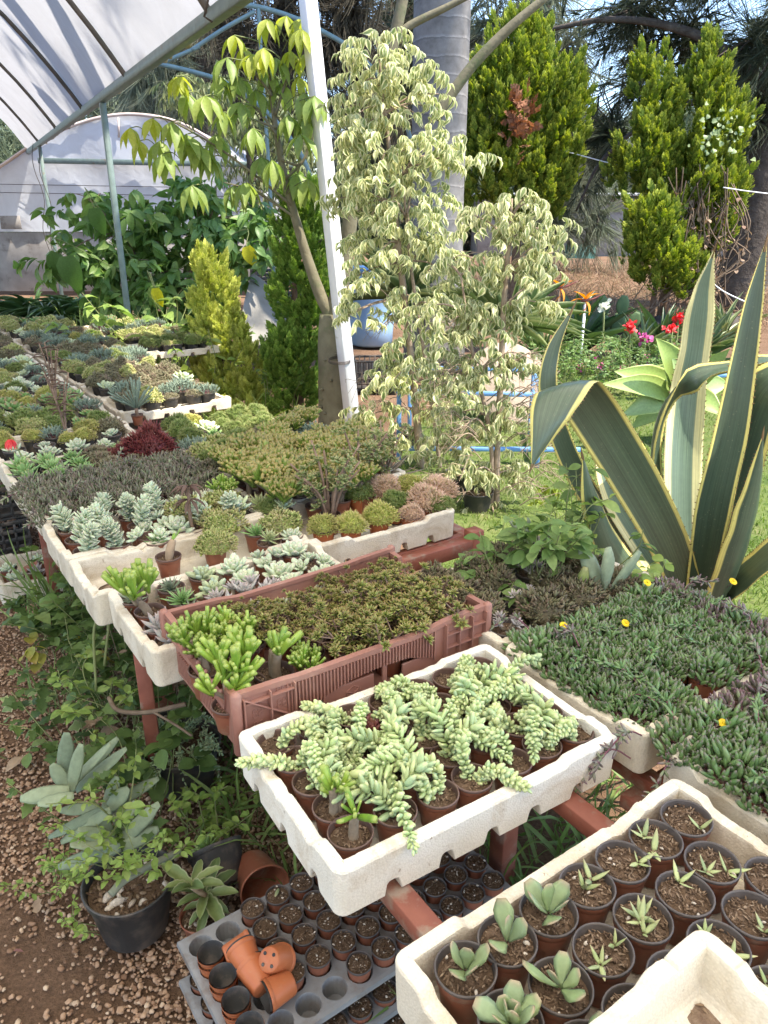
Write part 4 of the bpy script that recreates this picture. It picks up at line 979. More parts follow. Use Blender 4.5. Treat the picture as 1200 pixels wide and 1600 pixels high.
# ---------------------------------------------------------------- tray F: mixed pots, bare dirt at the path end
M_DIRT = solid('tray_dirt', [(.16, .10, .07), (.33, .24, .17)], 25, .95, .1, bumps=(90, .7, .01))
mb = MB(); lathe(mb, [(.0, .011), (.03, .010), (.06, .005), (.085, .0)][::-1], 24, wob=.2); dl = tag(link('spilled_dirt', mb.mesh('spilled_dirt', M_DIRT)), kind='stuff'); dl.location = tw(1.30, .06, TZ+.0165)
for k_, (a_, b_) in enumerate([(-.455, .27), (1.26, .13)]): dl = tag(link('spilled_dirt', bpy.data.objects['spilled_dirt'].data), kind='stuff'); dl.location = at(1098, 1592, TZ+.1166) if k_ == 0 else tw(a_, b_, TZ+.0166); dl.rotation_euler = (0, 0, 1+k_); dl.scale = (.3, .42, .6) if k_ == 0 else (.55, .75, 1)
mb = MB(); rosette(mb, F_TRI, (0, 0, 0), .016, 9, .4, .3, lo=-5, hi=50); tag(link('dried_leaf_clump', mb.mesh('dried_leaf_clump', M_DRY)), 'withered brown rosette lying by the drain hole in the dirty tray', 'dry leaves').location = tw(1.36, .09, TZ+.028)
YS = [cushion(i, M_STONEC, .06, .05, 700, .011, F_LITTLE, .7, .25) for i in range(2)]; PALE = [ech(20, M_ECHY, .055, 30, w=.4, stem=.03), ech(21, M_SEED2, .05, 34, t=F_POINT, w=.3, stem=.02)]
def cactus(seed):
    w = MB(); mb = MB(); tube(w, curve([[0, 0, -.005], [.006, .01, .03], [.016, .02, .055]], 10), [.011, .014, .013, .009], 10, wob=.04)
    L = .05; mb.many(F_PADDLE, frames(np.array([[.6, .1, .7], [.2, .5, .4]]), scale=np.array([[.018, .05, .03], [.012, .03, .02]])), np.array([[.012, .016, .05], [.01, .016, .05]]))
    return [('stem', w.mesh('stem', M_DRY)), ('foliage', mb.mesh('foliage', M_GOLLUM))]
def deadplant(seed):
    w = MB(); mb = MB(); tube(w, curve([[0, 0, 0], [.004, .003, .07], [0, .006, .14]], 10), [.005, .006, .004], 7)
    for c in ((0, .003, .10), (0, .006, .14)):
        n = 9; az = np.arange(n)*2.4; d = np.stack([np.cos(az), np.sin(az), rng.uniform(-.6, .35, n)], 1); L = .06*(.7+.5*rng.random(n)); mb.many(L_LONG, frames(d, scale=np.stack([L*.22, L, L], 1)), np.tile([c], (n, 1)), rng.random(n)*.6)
    return [('stem', w.mesh('stem', M_TWIG)), ('foliage', mb.mesh('foliage', leafmat('withered_leaf', [(.10, .06, .05), (.16, .11, .08)], rough=.7)))]
FX = [(245, 838, EGR[0], 'green spiky rosette in a tall brown pot beside the bare dirt', 1.0), (262, 862, cactus(1), 'brown stump with one green leaf in a pot beside bare dirt', 1.0), (288, 800, YS[0], 'yellow green stonecrop mound behind the withered plant', 1.1), (300, 820, deadplant(2), 'withered dark plant with drooping leaves in the mixed tray', 1.15), (345, 815, YS[1], 'spreading yellow green stonecrop in front of pale rosettes', 1.2), (335, 845, YS[0], 'low stonecrop mound against the cracked tray', 1.0), (372, 800, PALE[0], 'pale cream rosette on a stem in the mixed tray', 1.1), (405, 790, PALE[1], 'creamy pointed rosette beside the mossy tray corner', 1.1), (400, 825, EGR[0], 'pale green open rosette at the rim of the mixed tray', 1.1), (440, 815, YS[1], 'stonecrop with fine pale leaves next to the tray wall', 1.05), (445, 795, PALE[0], 'cream rosette next to the mossy cushions', .9), (350, 775, GO[2], 'small bright green finger jade amid pale rosettes', .85), (225, 820, EC[0], 'blue grey rosette above the bare dirt', .9), (310, 770, EC[2], 'blue rosette behind the stonecrop mound', .9), (420, 840, PALE[1], 'small cream rosette by the inner rim of the mixed tray', .8), (455, 830, EC[1], 'pale rosette in the last corner of the mixed tray', .8)]
for i, (px, py, kit, ds, sc_) in enumerate(FX):
    p = at(px, py, TZ+.10); p.z = TZ+.017
    potted('potted_succulent', ds, 'potted plant', 'C', p, kit, group='mixed pots in the dirty tray', k=i, pscale=sc_)
# ---------------------------------------------------------------- trays G, H, I
ci = 0
for r, a in enumerate((1.50, 1.595, 1.69)):
    for c in range(6):
        b = -.005+c*.098; kit = [ETOW[0], ETOW[1], ETOW[2], EC[1], EC[4], ETOW[0]][(ci*5+r) % 6]; ds = 'towering pale blue rosettes'
        if c > 3 and r == 1: kit, ds = YS[0], 'rusty stonecrop'
        potted('potted_echeveria', ds+', %s from the path, %s row of the crowded blue tray' % (ORD[c], ['front', 'middle', 'back'][r]), 'potted plant', 'C', inner(a+.006*rng.normal(), b, 'G'), kit, k=ci, group='pale blue rosettes', pscale=1.15); ci += 1
NE = [beans(i, M_NEED, 210, .055, .055, .020, 1, .3, .22) for i in range(4)]
ci = 0
for r, a in enumerate((1.82, 1.91, 2.0, 2.09, 2.16)):
    for c in range(7):
        b = -.02+c*.092; potted('potted_needle_plant', 'purple green needle leaved clump, %s from the path, %s row of its carpet' % (ORD[c], ORD[r]), 'potted plant', 'K', inner(a, b, 'H')-Vector((0, 0, .015)), NE[ci % 4], k=ci, group='carpet of purple green needle plants', pscale=1.15); ci += 1
GR = [ech(30+i, M_GREEN, .06, 26, w=.5, t=F_POINT, lo=3, hi=70) for i in range(3)]; RD = [cushion(3, M_RED, .06, .06, 700, .016, F_NEEDLE, .28, .3), cushion(4, M_RED, .08, .085, 1300, .02, F_NEEDLE, .25, .3)]
DUL = [cushion(5+i, leafmat('dull_mat_leaf', [(.14, .12, .07), (.18, .17, .09), (.20, .14, .10)], rough=.6, trans=0) if i == 0 else bpy.data.materials['dull_mat_leaf'], .055, .03, 500, .012, F_LITTLE, .5, .2) for i in range(2)]
ci = 0
for r, a in enumerate((2.265, 2.37, 2.47)):
    for c in range(6):
        b = -.01+c*.102
        kit, ds = (GR[ci % 3], 'flat pointed green rosette') if c < 3 or r == 2 and c == 4 else (DUL[ci % 2], 'dull brownish mat plant')
        potted('potted_rosette', ds+', %s from the path, %s row, in black pots' % (ORD[c], ['front', 'middle', 'back'][r]), 'potted plant', 'K', inner(a, b, 'I'), kit, k=ci, group='green rosettes in black pots', pscale=1.1); ci += 1
p = at(235, 712, TZ+.09); p.z = TZ+.02
potted('potted_red_sedum', 'dark red curly tufted plant bulging over a black pot', 'potted plant', 'K', p, RD[1], scale=1.25)
p = at(195, 715, TZ+.09); p.z = TZ+.02
potted('potted_red_sedum', 'low dark red tuft beside the bulging red plant', 'potted plant', 'K', p, RD[0])
# ---------------------------------------------------------------- trays W, V, U
MY = [cushion(i, M_MOSSY, .05, .046, 1100, .012) for i in range(2)]; MP = [cushion(i, M_MOSSP, .058, .055, 1200, .015) for i in range(2)]; MG = [cushion(i, M_MOSSG, .055, .05, 1100, .013) for i in range(2)]
WX = [(505, 818, MY[0], .95, 'yellow green mossy cushion at the path end of the notched tray'), (548, 815, MY[1], 1.0, 'second yellow green mossy cushion along the notched rim'), (592, 802, MY[0], 1.12, 'round mossy cushion with orange tint in the notched tray'), (617, 780, MG[0], .95, 'green cushion in an upright terracotta pot'), (665, 780, MP[0], 1.15, 'fluffy pink beige cushion at the notched tray corner'), (683, 765, MP[1], 1.1, 'second pink cushion behind the notched tray corner'), (600, 760, MP[1], 1.0, 'pale pink cushion behind the green one in its pot'), (640, 755, MY[1], 1.0, 'yellow cushion between the pink ones'), (560, 765, MG[1], 1.0, 'green cushion behind the yellow mossy ones'), (690, 785, MG[1], .8, 'small green cushion against the end wall of the notched tray'), (643, 798, MP[0], .7, 'small dusty pink cushion beside the terracotta pot'), (420, 790, MG[0], .8, 'cushion at the inner corner of the notched tray')]
for i, (px, py, kit, sc_, ds) in enumerate(WX):
    p = at(px, py, TZ+.11); p.z = TZ+.025
    potted('potted_moss_cushion', ds, 'potted plant', 'B', p, kit, k=i, group='mossy sedum cushions', pscale=sc_)
JB = []
for i in range(2):
    w = MB(); mb = MB()
    for s in range(10):
        a = rng.random()*6.28; r1 = .13*math.sqrt(rng.random()); hh = .13+.10*rng.random(); pt = curve([[.01*math.cos(a), .01*math.sin(a), 0], [r1*.4*math.cos(a), r1*.4*math.sin(a), hh*.55], [r1*math.cos(a), r1*math.sin(a), hh]], 9); tube(w, pt, [.0055, .004, .003], 6)
        for q in range(7):
            c = pt[rng.integers(4, 9)]+rng.normal(size=3)*.016; rosette(mb, F_SPOON, c, .021, 9, .5, .5, up=nrm([math.cos(a)*.4, math.sin(a)*.4, 1]), lo=-5, hi=70)
    JB.append([('stem', w.mesh('stem', M_TWIG)), ('foliage', mb.mesh('foliage', M_JADE))])
for i, (px, py, sc_, ds) in enumerate([(515, 790, 1.15, 'jade bush with plum brown twigs behind the mossy cushions'), (560, 750, 1.1, 'larger jade bush beside the finger jade mass'), (600, 735, 1.0, 'jade bush at the fig tree end of the mass')]):
    p = at(px, py, TZ+.12); p.z = TZ+.02; potted('potted_jade_bush', ds, 'potted plant', 'C', p, JB[i % 2], group='jade bushes', pscale=sc_)
GM = [gollum(20+i, .105, 11, M_GOLRED, .046, .185, 22) for i in range(4)]
ci = 0
for r, a in enumerate((1.44, 1.56, 1.68, 1.80, 1.91)):
    for c in range(6):
        b = .635+c*.108
        if r == 0 and c > 3 or r == 1 and c == 5: continue
        potted('potted_finger_jade', 'red tipped finger jade, %s from the aisle side, %s line of the dense mass' % (ORD[c], ORD[r]), 'potted plant', 'C', tw(a+.01*rng.normal(), b+.01*rng.normal(), TZ+.02), GM[ci % 4], k=ci, group='dense mass of finger jade', pscale=1.05+.3*rng.random()); ci += 1
BC = [beans(40+i, M_BLUEC, 160, .055, .05, .028, 0, .5, .2) for i in range(2)]; BRZ = [cushion(44+i, M_STONEC if i else bpy.data.materials['dull_mat_leaf'], .06, .05, 600, .015, F_LITTLE, .6, .3) for i in range(2)]
ci = 0
for r, a in enumerate((1.985, 2.08, 2.18, 2.29)):
    for c in range(6):
        b = .645+c*.105; kit, ds = [(BRZ[0], 'bronze mat sedum'), (MG[0], 'green cushion'), (BRZ[1], 'yellow stonecrop'), (BC[0], 'blue chalk sticks'), (GM[1], 'small finger jade'), (BRZ[1], 'green stonecrop')][(ci*5+r) % 6]
        potted('potted_sedum', ds+', %s from the aisle side, %s line behind the finger jade' % (ORD[c], ORD[r]), 'potted plant', 'K', inner(a, b, 'U'), kit, k=ci, group='mixed sedums behind the finger jade', pscale=1.0+.2*rng.random()); ci += 1
# ---------------------------------------------------------------- trays S and R: bean leaves
BN = [beans(60+i, M_BEAN, [150, 175, 130, 190, 160][i], .045, .026+.004*(i % 3), .020+.0022*(i % 3), i % 2) for i in range(5)]; BP = [beans(66+i, M_BEANP, 165, .045, .030, .020, 1) for i in range(4)]
ci = 0
for r in range(5):
    for c in range(7):
        a = .012+r*.071; b = .715+c*.082
        if a < .02 and c == 2: continue
        pur = (c >= 6 and r % 2 == 0) or (r == 0 and c > 5)
        kit = BP[ci % 4] if pur else BN[ci % 5]
        potted('potted_bean_plant', ('purple' if pur else 'green')+' bean leaved clump, %s along the %s line of the mossy tray' % (ORD[c], ['nearest', 'second', 'third', 'fourth', 'farthest'][r]), 'potted plant', 'C', inner(a+.02, b, 'S')+Vector((0, 0, -.002)), kit, k=ci, group='bean leaved plants in the mossy tray', pscale=1.0+.15*rng.random()); ci += 1
for r in range(5):
    for c in range(6):
        a = -.45+r*.082; b = .71+c*.092
        px, py = proj(inner(a, b, 'R'))
        if px > 1290 or py > 1400: continue
        kit = BP[ci % 4] if rng.random() < .3 else BN[ci % 5]
        potted('potted_bean_plant', 'purple tinged bean clump, %s along the %s line of the edge tray' % (ORD[c], ['nearest', 'second', 'third', 'fourth', 'farthest'][r]), 'potted plant', 'C', inner(a+.02, b, 'R'), kit, k=ci, group='bean leaved plants in the edge tray', pscale=1.05+.2*rng.random()); ci += 1
# trailing purple stems hanging over the rims
for i, (px, py, z, ang, ln, ds) in enumerate([(1005, 1150, .69, -2.6, .13, 'purple stem trailing over the near corner of the mossy tray'), (985, 1185, .66, -2.9, .11, 'purple stem reaching toward the clean tray corner'), (1060, 1185, .66, -2.3, .12, 'purple stem drooping between the two bean plant trays'), (1165, 1215, .66, -1.4, .12, 'long purple stem hanging from the edge tray'), (830, 985, .71, 2.9, .11, 'upright purple stem leaning out at the aisle corner of the mossy tray'), (905, 1010, .72, 2.2, .08, 'purple stem by the yellow flower')]):
    mb = MB(); w = MB(); d_ = np.array([math.cos(ang), math.sin(ang), 0]); pt = curve([[0, 0, 0], d_*ln*.4+[0, 0, .03], d_*ln*.8+[0, 0, .0], d_*ln+[0, 0, -.03]], 12); tube(w, pt, .0016, 5, cap=False)
    k = 34; ii = rng.integers(3, 13, k); dd = nrm(np.gradient(pt, axis=0)[ii])*.6+rng.normal(size=(k, 3))*.6; mb.many(F_BEAN, frames(dd, scale=np.stack([np.full(k, .0065), np.full(k, .02), np.full(k, .0065)], 1)), pt[ii], rng.random(k))
    t_ = thing('trailing_plant', ds, 'plant', at(px, py, z), group='trailing purple stems'); part('stem', w, M_PSTEM, t_); part('foliage', mb, M_BEANP, t_)
M_YEL = leafmat('yellow_petal', [(.80, .58, .01), (.85, .65, .03)], rough=.5, trans=.3)
def daisy(R=.011):
    mb = MB(); n = 12; az = np.arange(n)*2*PI/n; d = np.stack([np.cos(az), np.sin(az), np.full(n, .2)], 1); mb.many(L_OVAL, frames(d, scale=np.full(n, R)), np.zeros((n, 3))); lathe(mb, [(.004, 0), (.003, .003), (0, .004)], 8); return mb.mesh('petal', M_YEL)
DZ = daisy()
for i, (px, py, z, ds) in enumerate([(881, 977, .73, 'yellow daisy flower at the aisle corner of the mossy tray'), (978, 973, .72, 'small yellow bloom amid green bean leaves'), (1012, 910, .75, 'yellow bloom beside the weeds'), (1146, 908, .77, 'yellow bud in front of the striped agave'), (1131, 1130, .72, 'tiny yellow bloom in the edge tray'), (1130, 1250, .66, 'yellow bloom drooping over the edge tray rim')]):
    o = thing('yellow_flower', ds, 'flower', at(px, py, z), group='small yellow flowers', tilt=(.5, .2)); link('petal', DZ, o); mb = MB(); tube(mb, [(0, 0, 0), (.004, .006, -.04)], .001, 4); part('stem', mb, M_PSTEM, o)
# ---------------------------------------------------------------- stacked seedling cell trays under the bench
M_CELL = solid('grey_cell_tray', [(.16, .16, .163), (.27, .27, .268)], 6, .5, .4, dirt=(.15, .12, .10), dirtscale=14, dirtpos=(.5, .68))
PA, NA, NB = .0605, 5, 11
def cell_tray_mb():
    mb = MB(); rh = .0262
    for i in range(NA):
        for j in range(NB):
            cx = (j-(NB-1)/2)*PA; cy = (i-(NA-1)/2)*PA; n = 16; V_ = []
            for k in range(n):
                a = 2*PI*k/n; c, s_ = math.cos(a), math.sin(a); q = PA/2/max(abs(c), abs(s_))
                V_.append((cx+c*q, cy+s_*q, 0))
            for r_, z in ((rh, 0), (rh-.0012, -.004), (rh-.006, -.045)):
                for k in range(n): a = 2*PI*k/n; V_.append((cx+math.cos(a)*r_, cy+math.sin(a)*r_, z))
            F = [(r*n+k, r*n+(k+1) % n, (r+1)*n+(k+1) % n, (r+1)*n+k) for r in range(3) for k in range(n)]; F.append(tuple(3*n+k for k in range(n)))
            mb.raw(V_, F)
    hx, hy = NB*PA/2, NA*PA/2
    P4 = [(-hx, -hy), (hx, -hy), (hx, hy), (-hx, hy)]
    V_ = []; F = []
    for ins, z in ((0, 0), (-.008, -.001), (-.010, -.012)):
        for sx, sy in ((-1, -1), (1, -1), (1, 1), (-1, 1)): V_.append((sx*(hx-ins), sy*(hy-ins), z))
    for r in range(2):
        for k in range(4): F.append((r*4+k, r*4+(k+1) % 4, (r+1)*4+(k+1) % 4, (r+1)*4+k))
    mb.raw(V_, F); return mb
CT = cell_tray_mb().mesh('cell_tray', M_CELL, False)
TA0, TB0 = .300, .188
LEV = [(.205, 0, 0, 'top grey seedling tray of the stack under the bench'), (.120, -.02, -.012, 'middle grey seedling tray of the stack under the bench'), (.05, -.035, .006, 'lowest grey seedling tray of the stack under the bench')]
for z, da, db, ds in LEV:
    o = link('seedling_tray', CT); o.location = tw(TA0+da, TB0+db, z); o.rotation_euler = (0, 0, TROT+.01); tag(o, ds, 'seedling tray', 'stacked seedling trays')
P_E = pot_mb(.0285, .055, step=True).mesh('pot', M_POT_OR)
mbi = MB(); lathe(mbi, [(.027, .0545), (.0255, .052), (.0178, .004), (0, .004)], 22, cap=False); P_EI = mbi.mesh('pot_inside', M_BLACK)
def cellp(i, j, z, da=0, db=0): return tw(TA0+da+(i-(NA-1)/2)*PA, TB0+db+(j-(NB-1)/2)*PA, z)
ROWN = ['outer row', 'second row', 'middle row', 'fourth row', 'inner row']
def empty_pot(loc, ds, tilt=None, rz=0, double=False):
    t_ = thing('empty_pot', ds, 'plant pot', loc, rz, 'empty orange pots on the seedling tray', tilt=tilt); p = link('pot', P_E, t_); link('pot_inside', P_EI, p)
    return t_
SEEDM = []
for i in range(3):
    mb = MB(); mb.many(F_PLUMP, frames(np.array([[.6, .8, .15]]), scale=np.array([[.008, .026, .006]])), np.array([[-.006, -.01, .003]]), [.9]); SEEDM.append(mb.mesh('fallen_leaf', M_SEED2))
for i in range(NA):
    for j in range(NB):
        z = .205-.024
        if j == 0 and i < 4:
            empty_pot(cellp(i, j, .205-.030), 'upright empty orange pot, %s from the near corner of the seedling tray edge' % ORD[i], rz=i)
            empty_pot(cellp(i, j, .205-.013), 'empty orange pot nested in the %s upright one along the tray edge' % ORD[i], rz=i+.4); continue
        if (j == 0 and i == 4) or (j == 1) or (j == 2 and i == 0) or (j == 3 and i == 0): continue
        k = i*NB+j; ds = 'small brown pot of dark soil, %s along the %s of the top seedling tray' % (ORD[j], ROWN[i])
        r = potted('seedling_pot', ds, 'plant pot', 's', cellp(i, j, z), [], group='soil filled pots in the top seedling tray', k=k)
        if (i, j) == (4, 3):
            lf = link('fallen_leaf', SEEDM[0], r); lf.location = (0, 0, .052); r['label'] = 'small brown pot with a fallen pale green leaf on its soil'
for z, da, db, nmz in ((.120-.034, -.02, -.012, 'middle'), (.05-.034, -.035, .006, 'lowest')):
    for i in range(2):
        for j in range(NB):
            if nmz == 'lowest' and (i > 0): continue
            if i == 1 and j > 1: continue
            potted('seedling_pot', 'small soil filled pot, %s along the %s of the %s seedling tray' % (ORD[j], ROWN[i], nmz), 'plant pot', 's', cellp(i, j, z, da, db), [], group='pots in the %s seedling tray' % nmz, k=j)
    for i in range(2, 5):
        potted('seedling_pot', 'small pot at the path end of the %s seedling tray, %s' % (nmz, ROWN[i]), 'plant pot', 's', cellp(i, 0, z, da, db), [], group='pots in the %s seedling tray' % nmz, k=i)
# loose pots lying across the tray
lay = [(.40, .30, -.02, 1.35, 'orange pot lying on its side with its dark mouth toward the bench'), (.27, -.005, .0, 0, '')]
def lying(px, py, z, azim, el, ds):
    p = at(px, py, z); d = Vector((math.cos(azim)*math.cos(el), math.sin(azim)*math.cos(el), math.sin(el)))
    t_ = thing('empty_pot', ds, 'plant pot', p-d*.0275, 0, 'empty orange pots on the seedling tray'); t_.rotation_mode = 'QUATERNION'; t_.rotation_quaternion = d.to_track_quat('Z', 'Y'); t_.scale = (1.12,)*3
    q = link('pot', P_E, t_); link('pot_inside', P_EI, q); return t_
zt = .205+.03
lying(372, 1487, zt, .5, .1, 'orange pot on its side with its dark mouth against the lying pair')
lying(386, 1500, zt+.012, 2.2, .25, 'lying orange pot at the upper end of the nested pair')
lying(402, 1527, zt+.002, 2.2, .1, 'lying orange pot at the lower end of the nested pair')
hp = lying(436, 1497, zt+.028, -.6+PI/2-.3, -.55, 'tilted orange pot showing the four holes of its base')
hp.rotation_quaternion = Vector((.35, .55, -.72)).to_track_quat('Z', 'Y')
mb = MB()
for k in range(4):
    a = k*PI/2+.5; lathe(mb, [(.0, -.0006), (.0026, -.0006), (.0026, .001), (0, .001)], 10); mb.V[-1] = mb.V[-1]+np.array([.0125*math.cos(a), .0125*math.sin(a), 0])
for k in range(4):
    m_ = MB(); a = k*PI/2+.5; lathe(m_, [(0, -.0008), (.0032, -.0008), (.0032, .002)], 10); m_.V[0] = m_.V[0]+np.array([.0125*math.cos(a), .0125*math.sin(a), 0]); part('drain_hole', m_, M_BLACK, hp)
lying(437, 1545, zt, -2.55, .05, 'orange pot lying beside the empty cells with its dark mouth to the path')

# ---------------------------------------------------------------- pots and plants on the ground beside the path
M_WEED = leafmat('weed_leaf', [(.10, .17, .045), (.15, .23, .065), (.20, .27, .09)], rough=.55, trans=.3, spec=.3)
M_WEEDL = leafmat('bright_weed_leaf', [(.17, .26, .06), (.23, .33, .08), (.27, .34, .10)], rough=.55, trans=.35, spec=.3)
M_WEEDY = leafmat('yellowing_leaf', [(.34, .33, .06), (.42, .38, .08), (.30, .32, .08)], tip=(.32, .20, .08), tippos=(.7, 1.2), rough=.6, trans=.35)
M_STEMG = solid('green_stem', [(.14, .17, .06), (.22, .24, .10)], 30, .6)
M_STEMB = solid('woody_stem', [(.13, .09, .06), (.22, .16, .11)], 30, .85)
M_WEEDD = leafmat('shade_darkened_weed_leaf', [(.055, .10, .028), (.085, .14, .038), (.12, .18, .05)], rough=.55, trans=.25, spec=.3)  # copy of the weed green, darkened to deepen the shade under the bench
L_LOBE = t_leaf([.35, .9, .55, 1.0, .5, .35, .02], 6, .12, .3, ruffle=.02)
def weed(seed, h=.2, ns=5, nl=9, leaf=.05, spread=.5, mat=None, t=None, smat=None, lw=.55, droop=.3, r0=.03, srad=.0022):
    w = MB(); mb = MB(); t = t or L_OVAL
    for s in range(ns):
        a = rng.random()*6.28; hh = h*(.6+.5*rng.random()); sp = spread*hh*(.3+rng.random()); b = np.array([r0*math.cos(a), r0*math.sin(a), 0])
        tp = b+np.array([sp*math.cos(a), sp*math.sin(a), hh]); md = (b+tp)/2+np.array([0, 0, hh*.15])+rng.normal(size=3)*.02*h/.2; pt = curve([b, md, tp], 14); tube(w, pt, [srad, srad*.8, srad*.5], 5, cap=False)
        ii = np.clip((3+11*np.sqrt(rng.random(nl))).astype(int), 2, 14); az = rng.random(nl)*6.28; d = np.stack([np.cos(az), np.sin(az), rng.uniform(-.25, .65, nl)], 1)
        L = leaf*(.5+.7*rng.random(nl))*(1.15-.4*ii/14); mb.many(t, frames(d, (0, 0, 1), rng.normal(size=nl)*.4, np.stack([L*lw, L, L], 1)), pt[ii]+d*.004, rng.random(nl))
    return w, mb
def weed_thing(name, label, loc, cat='weed', group=None, mat=None, smat=None, **kw):
    w, mb = weed(0, **kw); t_ = thing(name, label, cat, loc, rng.random()*6, group); part('stem', w, smat or M_STEMG, t_); part('foliage', mb, mat or M_WEED, t_); return t_
# black pot with grey paddle leaves
def bigpot(loc, R, h, label, name='potted_plant', mat=None, tilt=None, soil=True, rz=0, cat='potted plant'):
    t_ = thing(name, label, cat, loc, rz, None, 1, tilt)
    m_ = MB(); lathe(m_, [(R*.70, 0), (R*.74, .004), (R*.95, h*.86), (R*.965, h*.87), (R*1.0, h*.88), (R*1.01, h-.004), (R*1.03, h), (R*.98, h+.001), (R*.95, h-.006), (R*.90, h*.72)], 36, wob=.012); pp = part('pot', m_, mat or M_BLACK, t_)
    if soil:
        s_ = part('soil', soil_mb(R*.92, 160, 60, 14), M_SOIL, t_); s_.location = (0, 0, h*.86)
    return t_
p = at(213, 1447, 0); bp = bigpot(p, .105, .155, 'dented black pot of thick grey paddle leaves and trailing weeds on the gravel', rz=.4)
mb = MB(); w = MB()
def toloc(v): return np.array(v)-np.array(p)
F_GREYP = t_flesh([.55, .9, 1.0, .88, .35], 7, 9, .24, .06)
PADS = [((162, 1205), (165, 1128), 1.60, 30), ((158, 1208), (140, 1168), 1.56, 26), ((155, 1212), (94, 1206), 1.54, 30), ((152, 1222), (104, 1222), 1.50, 26), ((165, 1205), (222, 1160), 1.60, 22), ((172, 1208), (243, 1152), 1.62, 22), ((178, 1212), (246, 1172), 1.60, 24), ((160, 1215), (178, 1150), 1.56, 24),
        ((205, 1252), (130, 1272), 1.52, 26), ((205, 1258), (142, 1284), 1.50, 26), ((200, 1248), (150, 1238), 1.55, 22), ((210, 1255), (242, 1232), 1.54, 30), ((215, 1262), (232, 1210), 1.58, 26), ((222, 1250), (296, 1228), 1.60, 24),
        ((205, 1312), (136, 1298), 1.46, 30), ((205, 1320), (124, 1322), 1.44, 30), ((208, 1305), (150, 1278), 1.48, 28), ((210, 1315), (268, 1272), 1.48, 30), ((212, 1320), (264, 1308), 1.46, 30), ((215, 1310), (245, 1258), 1.52, 28), ((205, 1300), (190, 1262), 1.50, 26), ((215, 1318), (262, 1290), 1.49, 28)]
for (bx_, by_), (tx, ty), yb, wp in PADS:
    b_ = aty(bx_, by_, yb); t_ = aty(tx, ty, yb-.02+.04*rng.random()); d = np.array(t_-b_); L = np.linalg.norm(d)*1.06; wd = wp*yb*1.12/1190
    mb.many(F_GREYP, frames(d[None]/L, (-.1, -.5, .9), np.array([rng.normal()*.3]), np.array([[wd, L, wd]])), np.array([toloc(b_)]), [rng.random()])
part('foliage', mb, M_GREY, bp)
for pl in [[(205, 1400), (200, 1340), (195, 1290), (175, 1240)], [(215, 1395), (215, 1330), (220, 1290), (222, 1245)]]:
    tube(w, curve([toloc(aty(x, y, 1.42+(1400-y)*.0009)) for x, y in pl], 14), [.010, .009, .008], 8)
tube(w, curve([toloc(aty(152, 1392, 1.30)), toloc(aty(190, 1372, 1.33)), toloc(aty(285, 1354, 1.40))], 12), [.009, .010, .008], 8)
part('stem', w, solid('grey_green_stem', [(.17, .18, .12), (.25, .25, .18)], 20, .8), bp)
mb = MB(); mb.many(T_CHIP, frames(rdir(3), scale=[.02, .016, .013]), [(-.03, -.045, .14), (-.05, -.02, .139), (0, -.06, .138)], [1, .98, .95]); part('pale_stone', mb, M_SOIL, bp)
for i, (px, py, y, h, lf) in enumerate([(110, 1365, 1.42, .10, .022), (90, 1390, 1.40, .12, .02), (150, 1340, 1.45, .13, .022), (185, 1330, 1.42, .14, .02), (165, 1430, 1.33, .10, .02), (225, 1335, 1.36, .10, .03)]):
    weed_thing('trailing_weed', ['small leaved weed sprawling from the black pot toward the gravel', 'low weed at the gravel edge of the black pot', 'weed growing through the grey paddles', 'seeding weed stem among the paddle leaves', 'weed hanging down the side of the dented black pot', 'reddish weed sprig over the pot rim'][i], at(px, py, .02+.02*i) if i in (0, 1) else aty(px, py+20, y), group='weeds round the black pot', mat=M_WEEDL, h=h, ns=9, nl=14, leaf=lf, spread=1.2, r0=.02, srad=.0013)
for i, (px, py, y, lf, ds) in enumerate([(195, 1235, 1.50, .035, 'bright green weed shoot growing through the paddle leaves'), (150, 1080, 1.9, .045, 'broad leaved weed above the grey paddles'), (330, 1270, 1.62, .035, 'leafy weed in the dark below the crate'), (290, 1290, 1.66, .04, 'round leaved weed beside the dark bench foot'), (370, 1250, 1.75, .035, 'weed under the corner of the clean tray'), (385, 1390, 1.55, .035, 'weed beside the tipped terracotta pot'), (415, 1380, 1.62, .03, 'fine weed by the seedling tray corner')]):
    weed_thing('leafy_weed', ds, aty(px, py+35, y), group='leafy weeds under the bench', mat=M_WEEDL if i < 5 else M_WEED, h=.13, ns=7, nl=10, leaf=lf, spread=.9)
# black pot of trailing stonecrop
p2_ = at(290, 1222, 0); b2 = bigpot(p2_, .115, .15, 'black pot of blue green trailing stonecrop in the shade under the crate')
mb = MB()
for s in range(34):
    a = rng.random()*6.28; r0 = .09*math.sqrt(rng.random()); ln = .05+.03*rng.random(); d = np.array([math.cos(a), math.sin(a), 0]); pt = curve([d*r0+[0, 0, .14], d*(r0+ln*.4)+[0, 0, .185], d*(r0+ln)+[0, 0, .16 if s % 5 else .09]], 10); tail(mb, pt, F_PLUMP, .014, .5, 34, rndb=.4)
part('foliage', mb, leafmat('shade_stonecrop_leaf', [(.22, .29, .15), (.30, .36, .19), (.27, .29, .14)], rough=.55, trans=0), b2)
